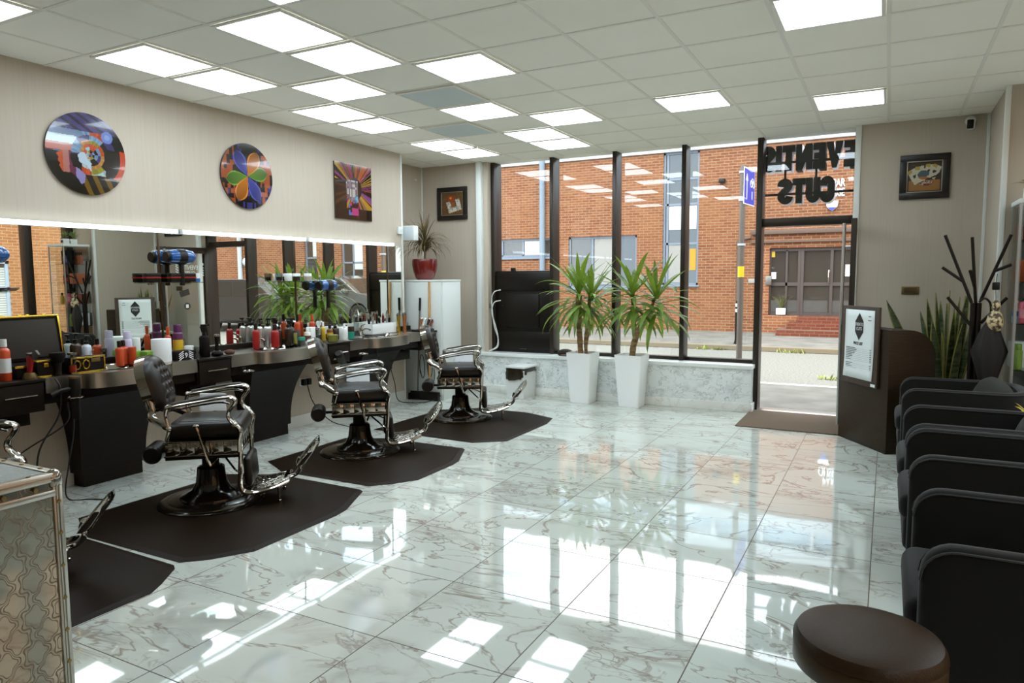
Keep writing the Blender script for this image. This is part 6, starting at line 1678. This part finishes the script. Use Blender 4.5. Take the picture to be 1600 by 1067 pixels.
# ------------------------------------------------------------------ shop sign over the door (seen from behind)
SIGNBLK = mat('sign_black', (8, 6, 4), 0.6, spec=0.1)
SIGNWHT = mat('sign_white', (236, 232, 238), 0.4)
sg = thing('shop_sign', 'cut out letter sign seen from behind above the doorway', 'shop sign', (-0.80, 8.56, 2.62))
def stroke(bm_, path, w, y0, y1, sx, sz, ox, oz):
    P = smooth_path([(p[0], 0, p[1]) for p in path], 4)
    L_, R_ = [], []
    for i, p in enumerate(P):
        t = (P[min(i + 1, len(P) - 1)] - P[max(i - 1, 0)]).normalized(); n = Vector((-t.z, 0, t.x))
        L_.append((p.x + n.x * w / 2, p.z + n.z * w / 2)); R_.append((p.x - n.x * w / 2, p.z - n.z * w / 2))
    for i in range(len(P) - 1):
        q = [L_[i], L_[i + 1], R_[i + 1], R_[i]]
        bm_.prism([(ox + x * sx, oz + z * sz) for x, z in q], y0, y1, 'y')
LET = {
 'E': (0.46, [[(0, 0), (0.24, 0), (0.24, 1), (0, 1)], [(0, 0), (0.46, 0), (0.46, 0.27), (0, 0.27)], [(0, 0.73), (0.46, 0.73), (0.46, 1), (0, 1)], [(0, 0.39), (0.42, 0.39), (0.42, 0.62), (0, 0.62)]], None),
 'V': (0.62, [[(0, 1), (0.27, 1), (0.345, 0.2), (0.23, 0)], [(0.62, 1), (0.35, 1), (0.275, 0.2), (0.39, 0)], [(0.23, 0), (0.39, 0), (0.345, 0.36), (0.275, 0.36)]], None),
 'N': (0.62, [[(0, 0), (0.23, 0), (0.23, 1), (0, 1)], [(0.39, 0), (0.62, 0), (0.62, 1), (0.39, 1)], [(0, 1), (0.25, 1), (0.62, 0), (0.37, 0)]], None),
 'T': (0.50, [[(0, 0.73), (0.5, 0.73), (0.5, 1), (0, 1)], [(0.13, 0), (0.37, 0), (0.37, 1), (0.13, 1)]], None),
 'I': (0.23, [[(0, 0), (0.23, 0), (0.23, 1), (0, 1)]], None),
 'S': (0.52, [], ([(0.43, 0.70), (0.40, 0.82), (0.26, 0.885), (0.13, 0.80), (0.13, 0.66), (0.26, 0.52), (0.39, 0.38), (0.40, 0.22), (0.26, 0.115), (0.12, 0.18), (0.09, 0.30)], 0.27)),
 'C': (0.50, [], ([(0.40, 0.64), (0.38, 0.80), (0.26, 0.885), (0.13, 0.78), (0.115, 0.5), (0.13, 0.22), (0.26, 0.115), (0.38, 0.20), (0.40, 0.36)], 0.27)),
 'U': (0.52, [], ([(0.115, 1.0), (0.115, 0.6), (0.12, 0.25), (0.26, 0.115), (0.40, 0.25), (0.405, 0.6), (0.405, 1.0)], 0.25)),
}
def sign_word(body, xr, xl, z0, z1):
    """letters read from the street: first letter at world x = xr, last at xl"""
    tot = sum(LET[c][0] for c in body) + 0.02 * (len(body) - 1)
    k = (xr - xl) / tot; x = 0.0
    for c in body:
        w, polys, st = LET[c]
        for nm, m_, y0, y1, gr in (('letter_rear', SIGNBLK, -0.02, 0.0, 0.0), ('letter_face', SIGNWHT, 0.0005, 0.20, 0.0)):
            b = MB()
            for pg in polys: b.prism([(xr - (x + px) * k, z0 + pz * (z1 - z0)) for px, pz in pg], y0, y1, 'y')
            if st: stroke(b, st[0], st[1], y0, y1, -k, z1 - z0, xr - x * k, z0)
            b.build(nm, m_, sg, smooth=False)
        x += w + 0.02
sign_word('EVENTIS', 0.455, -0.515, 0.075, 0.355)
sign_word('CUTS', 0.245, -0.33, -0.29, -0.015)
b = MB()
for z in (0.165, -0.185): b.b2(-0.53, 0.47, -0.03, -0.012, z - 0.012, z + 0.012)
for x in (-0.26, 0.06): b.b2(x - 0.011, x + 0.011, -0.03, -0.012, -0.16, 0.17)
b.build('fixing_rails', SIGNBLK, sg)

# ------------------------------------------------------------------ street
PAVE = add_mottle(mat('paving', (118, 114, 106), 0.9, spec=0.2), 2.2, (108, 104, 96), (126, 122, 114))
ROAD = add_mottle(mat('asphalt', (124, 121, 112), 0.95, spec=0.2), 30, (110, 107, 98), (138, 135, 126))
KERBM = mat('kerb_stone', (124, 112, 92), 0.9)
struct(MB().b2(-45, 45, -25, 60, -0.20, -0.10).build('ground', ROAD, smooth=False))
struct(MB().b2(-45, 3.4, 8.51, 10.6, -0.099, -0.02).build('pavement_near', PAVE, smooth=False))
struct(MB().b2(1.6, 3.4, -25, 8.51, -0.099, -0.02).build('pavement_side', PAVE, smooth=False))
struct(MB().b2(-45, 45, 16.1, 20.0, -0.099, 0.0).build('pavement_far', PAVE, smooth=False))
struct(MB().b2(-45, 45, 15.9, 16.1, -0.099, 0.005, 0.01).build('kerb_far', KERBM, smooth=False))
struct(MB().b2(-45, 3.4, 10.6, 10.72, -0.099, -0.015, 0.01).build('kerb_near', mat('kerb_pale', (196, 194, 188), 0.9), smooth=False))
BR = brick('red_brick', (120, 70, 43), (142, 92, 60), (156, 135, 114), warm=(146, 100, 66))
BRS = brick('side_brick', (156, 100, 58), (170, 116, 72), (178, 154, 126), ax=('Y', 'Z'), warm=(166, 116, 76))
FRM = mat('grey_window_frame', (118, 126, 138), 0.5)
DGLASS = mat('dark_window_glass', (64, 58, 52), 0.03, spec=0.8, coat=0.5)
CLAD = mat('pale_cladding', (180, 188, 194), 0.5)
def holed(b, x0, x1, z0, z1, holes, place):
    X = sorted(set([x0, x1] + [v for h in holes for v in h[:2]])); Z = sorted(set([z0, z1] + [v for h in holes for v in h[2:4]]))
    for i in range(len(X) - 1):
        for j in range(len(Z) - 1):
            cx, cz = (X[i] + X[i + 1]) / 2, (Z[j] + Z[j + 1]) / 2
            if any(h[0] < cx < h[1] and h[2] < cz < h[3] for h in holes): continue
            place(b, X[i], X[i + 1], Z[j], Z[j + 1])
bld = thing('brick_building', 'long red brick building across the street with a glazed entrance', 'building', (0, 20, 0))
holes = [(-11.9, -9.05, 2.14, 2.73), (-8.66, -6.5, 1.19, 2.73), (-5.74, -4.72, 1.28, 5.0), (-2.82, 0.9, 0.0, 2.26), (6.0, 7.0, 0.5, 3.2), (8.2, 8.8, 1.4, 3.3), (10.9, 11.9, 0.5, 1.6), (4.3, 5.0, 0.6, 2.9), (-16, -14, 1.2, 2.7)]
b = MB(); holed(b, -32, 15, -0.1, 5.0, holes, lambda m, x0, x1, z0, z1: m.b2(x0, x1, 0, 0.35, z0, z1))
b.b2(-2.82, -2.05, 0.0, 0.33, 0, 0.47); b.build('brick_wall', BR, bld, smooth=False)
b = MB(); b.b2(-32, 15, -0.06, 0.35, 5.0, 5.34, 0.01); b.b2(-32, 15, -0.06, 0.35, 5.85, 6.2, 0.01); b.build('pale_bands', CLAD, bld, smooth=False)
b = MB(); b.b2(-32, 15, 0.12, 0.2, 5.34, 5.85); b.build('upper_glazing', mat('sky_glass', (150, 172, 190), 0.05, coat=0.5), bld, smooth=False)
b = MB()
for k in range(36): b.b2(-31.5 + k * 1.3, -31.4 + k * 1.3, 0.0, 0.14, 5.34, 5.85)
b.build('upper_mullions', CLAD, bld, smooth=False)
b = MB(); b.b2(-32, 15, 0.35, 9.0, 0.0, 6.9); b.build('building_mass', mat('interior_dark', (74, 64, 54), 0.9), bld, smooth=False)
BLIND = mat('pale_blind', (196, 196, 190), 0.8)
def bwin(h, vs, hs, blind=None, frame=FRM, nm='window'):
    x0, x1, z0, z1 = h
    b = MB(); f = 0.06
    for q in ((x0, x0 + f, z0, z1), (x1 - f, x1, z0, z1), (x0, x1, z0, z0 + f), (x0, x1, z1 - f, z1)): b.b2(q[0], q[1], 0.06, 0.16, q[2], q[3])
    for v in vs: b.b2(v - 0.03, v + 0.03, 0.07, 0.15, z0 + f, z1 - f)
    for v in hs: b.b2(x0 + f, x1 - f, 0.07, 0.15, v - 0.03, v + 0.03)
    b.b2(x0 - 0.05, x1 + 0.05, -0.05, 0.1, z0 - 0.05, z0, 0.005)
    w = b.build(nm + '_frame', frame, bld)
    MB().b2(x0 + f, x1 - f, 0.10, 0.115, z0 + f, z1 - f).build('pane', DGLASS, w, smooth=False)
    for q in blind or ():
        MB().b2(q[0], q[1], 0.085, 0.098, q[2], q[3]).build('blind', q[4] if len(q) > 4 else BLIND, w, smooth=False)
bwin(holes[0], (-11.0, -10.25, -9.6), (2.2,), [(-10.2, -9.65, 2.2, 2.66)])
bwin(holes[1], (-7.9, -7.2), (), [(-7.84, -7.26, 1.3, 2.66, mat('grey_blind', (150, 146, 140), 0.8))])
bwin(holes[2], (-5.62,), (2.45, 3.55, 4.25), [(-5.58, -4.8, 2.85, 3.5, mat('white_floor_edge', (222, 228, 224), 0.6)), (-5.58, -5.1, 1.35, 2.42, mat('grey_blind', (150, 146, 140), 0.8)), (-4.98, -4.8, 1.7, 2.3, mat('ochre_board', (186, 140, 36), 0.7))])
for h, vs, hs in ((holes[4], (6.5,), (1.25, 2.1), ), (holes[5], (), (2.3,)), (holes[6], (11.4,), ()), (holes[7], (), (1.7,)), (holes[8], (-15,), ())): bwin(h, vs, hs, [(h[0] + 0.07, (h[0] + h[1]) / 2 - 0.04, (h[2] + h[3]) / 2, h[3] - 0.08)])
# entrance
ENT = mat('entrance_frame', (70, 58, 52), 0.45)
b = MB()
for x in (-2.82, -2.08, -1.30, -0.45, 0.4, 0.86): b.b2(x - 0.035, x + 0.035, 0.10, 0.22, 0.47, 2.26)
b.b2(-2.05, -1.97, 0.10, 0.22, 0.47, 2.26)
for z in (0.50, 1.30, 2.22): b.b2(-2.82, 0.9, 0.11, 0.21, z - 0.045, z + 0.045)
b.b2(-2.42, -2.37, 0.11, 0.21, 0.5, 2.2)
en = b.build('entrance_frame', ENT, bld)
MB().b2(-2.8, 0.88, 0.15, 0.165, 0.5, 2.24).build('entrance_glass', DGLASS, en, smooth=False)
b = MB(); b.tube([(-1.36, 0.06, 1.32), (-1.36, 0.04, 1.36), (-1.36, 0.04, 1.62), (-1.36, 0.06, 1.66)], 0.02, 8); b.build('door_handle', CHROME, en)
b = MB(); b.b2(-0.98, -0.78, 0.135, 0.148, 1.5, 1.8); b.build('notice', PAPER, en)
b = MB(); b.b2(-2.78, -2.66, 0.135, 0.148, 1.44, 1.62); b.build('notice', PAPER, en)
b = MB(); b.b2(-2.80, -2.70, 0.135, 0.148, 2.02, 2.18); b.build('yellow_notice', YEL, en)
b = MB()
for k in range(3): b.b2(-2.05 - 0.22 * (2 - k), 1.0, -0.35 - 0.32 * (2 - k), 0.1, 0.0, 0.155 * (k + 1))
b.build('brick_steps', brick('step_brick', (104, 54, 36), (118, 64, 44), (120, 96, 84), ax=('X', 'Z'), warm=(104, 60, 44)), bld, smooth=False)
b = MB(); b.b2(-3.3, 2.0, -0.12, 0.0, 2.62, 2.74, 0.01); b.b2(-3.3, 2.0, -0.09, 0.0, 2.40, 2.45); b.build('lintel_flashing', mat('flashing', (92, 74, 62), 0.7), bld)
b = MB(); b.b2(-2.9, -2.75, -0.06, 0, 1.28, 1.52, 0.008); b.build('entry_phone', mat('grey_metal', (120, 116, 108), 0.4, metal=0.7), bld)
b = MB(); b.b2(-3.35, -3.05, -0.03, 0, 1.33, 1.45, 0.004); b.build('wall_plate', mat('grey_label', (150, 146, 138), 0.5), bld)
b = MB(); b.cyl((-9.50, -0.10, 0.9), (-9.50, -0.10, 6.1), 0.085, n=14); b.build('drainpipe', mat('blue_grey_pipe', (120, 134, 146), 0.5), bld)
b = MB(); b.cyl((-3.62, -0.06, 0.1), (-3.62, -0.06, 2.5), 0.04, n=10); b.cyl((-3.62, -0.06, 2.5), (-3.3, -0.06, 2.55), 0.04, n=10); b.build('drainpipe', mat('brown_pipe', (96, 76, 64), 0.6), bld)
b = MB(); b.cyl((12.2, -0.07, 0.1), (12.2, -0.07, 5.0), 0.09, n=12); b.build('drainpipe', CLAD, bld)
b = MB(); b.sphere((11.9, -0.05, 2.2), 0.17, 16, (1, 0.5, 1)); b.build('extractor_vent', CLAD, bld)
b = MB(); b.box((-4.08, -0.1, 4.10), (0.16, 0.22, 0.12), 0.03); b.build('camera_box', BLACK, bld)
ab = MB(); ab.prism([(-1.48, 3.42), (-1.18, 3.42), (-1.21, 3.26), (-1.33, 3.16), (-1.45, 3.26)], -0.09, 0.0, 'y', 0.01); al = ab.build('alarm_box', WHITE, bld)
ab = MB(); ab.prism([(-1.44, 3.255), (-1.22, 3.255), (-1.33, 3.165)], -0.095, -0.05, 'y'); ab.build('alarm_base', mat('alarm_blue', (56, 70, 170), 0.4), al)
text_mesh('building_lettering', 'PAR', 0.27, 0.01, WHITEPRINT, bld, TR(-1.05, -0.02, 3.86) @ RX(pi / 2), align='RIGHT', sx=0.6, offset=0.006)
text_mesh('building_lettering', 'OUSE', 0.27, 0.01, WHITEPRINT, bld, TR(-1.05, -0.02, 3.62) @ RX(pi / 2), align='RIGHT', sx=0.6, offset=0.006)
# building on the side street (seen in the mirrors)
bl2 = thing('brick_building', 'orange brick building on the side street, seen in the mirrors', 'building', (9.0, 0, 0))
h2 = [(8.2, 9.9, 0.1, 2.02), (5.0, 6.6, 0.0, 1.1), (1.0, 2.4, 0.6, 2.2), (-4, -2.6, 0.6, 2.2)]
b = MB(); holed(b, -20, 11.8, -0.1, 7.0, h2, lambda m, x0, x1, z0, z1: m.b2(0, 0.35, x0, x1, z0, z1)); b.build('brick_wall', BRS, bl2, smooth=False)
b = MB(); b.b2(0.35, 8, -20, 11.8, 0, 6.9); b.build('building_mass', _mats['interior_dark'], bl2, smooth=False)
for y0, y1, z0, z1 in h2:
    b = MB(); f = 0.07
    for q in ((y0, y0 + f, z0, z1), (y1 - f, y1, z0, z1), (y0, y1, z0, z0 + f), (y0, y1, z1 - f, z1), (y0, y1, z0 + (z1 - z0) * 0.62, z0 + (z1 - z0) * 0.62 + f)): b.b2(0.05, 0.14, q[0], q[1], q[2], q[3])
    w = b.build('window_frame', mat('pale_blue_frame', (170, 184, 200), 0.5), bl2)
    MB().b2(0.11, 0.12, y0, y1, z0, z1).build('pane', DGLASS, w, smooth=False)
    b = MB(); n = int((z1 - z0 - 0.2) / 0.06)
    for k in range(n): b.b2(0.095, 0.108, y0 + f, y1 - f, z0 + 0.08 + k * 0.06, z0 + 0.08 + k * 0.06 + 0.05)
    b.build('slatted_blind', BLIND, w, smooth=False)
# street furniture
t = thing('cycle_sign', 'street pole with a blue cycle route sign and a yellow band', 'street sign', (-1.962, 11.05, -0.02))
b = MB(); b.cyl((0, 0, 0), (0, 0, 3.18), 0.043, n=14); b.build('pole', mat('grey_pole', (104, 94, 86), 0.5, metal=0.3), t)
b = MB(); b.lathe([(0.047, 1.53), (0.047, 1.69)], 14, cap=False); b.build('yellow_band', mat('sign_yellow', (226, 190, 20), 0.5), t)
MZ = TR(0.048, 0.0, 2.88) @ RZ(radians(84)) @ RX(pi / 2)
b = MB(); b.xf(MZ).b2(-0.12, 0.44, -0.27, 0.27, -0.004, 0.004, 0.0); b.build('sign_edge', WHITE, t)
b = MB(); b.xf(MZ).b2(-0.105, 0.425, -0.255, 0.255, 0.004, 0.006); b.build('sign_plate', mat('sign_blue', (44, 52, 176), 0.4), t)
b = MB(); b.xf(MZ)
b.b2(0.0, 0.03, -0.2, 0.08, 0.006, 0.008); b.prism([(-0.05, 0.08), (0.08, 0.08), (0.015, 0.19)], 0.006, 0.008)
for cx, cy in ((0.24, 0.05), (0.36, 0.05)): b.tube([(cx + 0.05 * cos(2 * pi * k / 20), cy + 0.05 * sin(2 * pi * k / 20), 0.007) for k in range(20)], 0.006, 6, closed=True)
b.tube([(0.24, 0.05, 0.007), (0.28, 0.13, 0.007), (0.35, 0.13, 0.007), (0.36, 0.05, 0.007)], 0.006, 6); b.b2(0.28, 0.31, -0.18, -0.06, 0.006, 0.008)
b.build('sign_symbols', WHITE, t)
b = MB(); b.b2(-0.05, 0.05, -0.05, 0.05, 2.66, 2.69); b.b2(-0.05, 0.05, -0.05, 0.05, 3.07, 3.10); b.b2(-0.05, 0.05, -0.05, 0.05, 2.0, 2.03); b.build('clamps', CLAD, t)
t = thing('bollard', 'dark bollard with white bands at the far kerb', 'bollard', (-2.95, 16.4, 0.0))
b = MB(); b.lathe([(0.09, 0), (0.075, 0.05), (0.065, 0.1), (0.065, 0.9), (0.05, 0.97), (0, 0.98)], 16); b.build('post', MATTE_BLACK, t)
for z in (0.72, 0.84):
    b = MB(); b.lathe([(0.068, z), (0.068, z + 0.07)], 16, cap=False); b.build('white_band', WHITE, t)
WEED = mat('weed_green', (150, 156, 80), 0.8)
for k, (x, y, lb) in enumerate(((-1.75, 15.86, 'tuft of weeds at the far kerb in front of the entrance steps'), (-3.45, 15.86, 'tuft of weeds at the far kerb left of the bollard'), (-0.62, 12.0, 'tuft of weeds in the road near the door'))):
    b = MB(); rnd = random.Random(k + 90)
    for q in range(60): leaf(b, (rnd.uniform(-0.3, 0.3), rnd.uniform(-0.06, 0.06), 0), rnd.uniform(0, 6.28), rnd.uniform(0.2, 1.3), rnd.uniform(0.05, 0.14), 0.012, rnd.uniform(0, 1.5), n=4)
    tag(b.build('weed_tuft', WEED, loc=(x, y, -0.1)), lb, 'weeds')
t = thing('window_plant', 'pot plant behind the entrance glass across the street', 'potted plant', (-2.50, 19.95, 0.49)); b = MB(); b.b2(-0.12, 0.12, 0.02, 0.1, 0.0, 0.17, 0.01); b.build('pot', WHITE, t)
b = MB(); rnd = random.Random(77)
for q in range(24): leaf(b, (0, 0.05, 0.16), rnd.choice((0, pi)) + rnd.uniform(-0.3, 0.3), rnd.uniform(0.9, 1.6), rnd.uniform(0.3, 0.5), 0.014, 0.6, n=5)
b.build('foliage', WEED, t)

# ------------------------------------------------------------------ parked cars (seen in the mirrors)
TYRE = mat('tyre', (34, 30, 28), 0.8)
def car(loc, rz, paint, label):
    t = thing('parked_car', label, 'car', loc, rz)
    body = [(-2.2, 0.42), (-2.25, 0.75), (-2.15, 0.95), (-1.35, 1.06), (-0.7, 1.52), (-0.2, 1.62), (1.2, 1.62), (1.75, 1.50), (2.05, 1.08), (2.25, 0.98), (2.28, 0.5), (2.2, 0.32), (1.82, 0.30)]
    def arch(cx): return [(cx + 0.40 * cos(radians(a)), 0.33 + 0.40 * sin(radians(a))) for a in range(0, 181, 20)]
    poly = body + arch(1.38) + [(0.9, 0.28), (-0.95, 0.28)] + arch(-1.4) + [(-1.85, 0.30)]
    b = MB(); b.prism(poly, -0.90, 0.90, 'y', 0.018); b.build('body', paint, t, smooth=False)
    b = MB(); b.prism([(-1.22, 1.10), (-0.66, 1.46), (-0.2, 1.54), (0.28, 1.55), (0.28, 1.10)], -0.905, 0.905, 'y'); b.prism([(0.36, 1.10), (0.36, 1.55), (1.18, 1.55), (1.6, 1.44), (1.78, 1.10)], -0.905, 0.905, 'y'); b.build('side_windows', DGLASS, t, smooth=False)
    b = MB(); b.add([(-1.36, -0.72, 1.07), (-1.36, 0.72, 1.07), (-0.71, 0.66, 1.525), (-0.71, -0.66, 1.525)], [(0, 1, 2, 3)]); b.add([(1.77, -0.66, 1.50), (1.77, 0.66, 1.50), (2.06, 0.72, 1.10), (2.06, -0.72, 1.10)], [(0, 1, 2, 3)])
    md = b.build('windscreens', DGLASS, t, smooth=False).modifiers.new('thickness', 'SOLIDIFY'); md.thickness = 0.02; md.offset = 1
    for cx in (1.38, -1.4):
        for s_ in (-1, 1):
            b = MB(); b.xf(TR(cx, s_ * 0.80, 0.33) @ RX(pi / 2)).lathe([(0.19, -0.11), (0.31, -0.115), (0.335, -0.09), (0.335, 0.09), (0.31, 0.115), (0.19, 0.11)], 28, cap=False); w = b.build('wheel', TYRE, t)
            b = MB(); b.xf(TR(cx, s_ * 0.80, 0.33) @ RX(pi / 2)).lathe([(0.20, -0.09), (0.20, 0.09)], 24, cap=False)
            for k in range(5):
                a = 2 * pi * k / 5; b.tube([(0, 0, 0), (0.19 * cos(a), 0.19 * sin(a), 0)], 1.0, 8, side=(-sin(a), cos(a), 0), flat=(0.035, 0.09))
            b.build('rim', SILV, w)
    b = MB(); b.box((-2.17, 0.62, 0.84), (0.16, 0.36, 0.13), 0.04); b.box((-2.17, -0.62, 0.84), (0.16, 0.36, 0.13), 0.04); b.build('headlights', CHROME, t)
    b = MB(); b.box((-2.22, 0, 0.68), (0.08, 0.9, 0.22), 0.02); b.b2(-0.9, 0.9, -0.93, 0.93, 0.30, 0.38, 0.02); b.build('trim_black', BLACK, t)
    for s_ in (-1, 1):
        b = MB(); b.box((-0.95, s_ * 1.0, 1.12), (0.14, 0.22, 0.15), 0.04); b.build('door_mirror', paint, t)
    return t
car((6.6, 15.9, -0.1), 0, mat('car_dark', (58, 52, 48), 0.4, coat=0.3), 'dark parked car across the road, seen in the mirror left of the yucca')
car((5.95, 18.85, 0.0), 0, mat('car_silver', (128, 126, 124), 0.22, metal=0.5, coat=1.0), 'grey parked car by the brick building, seen in the mirror right of the yucca')
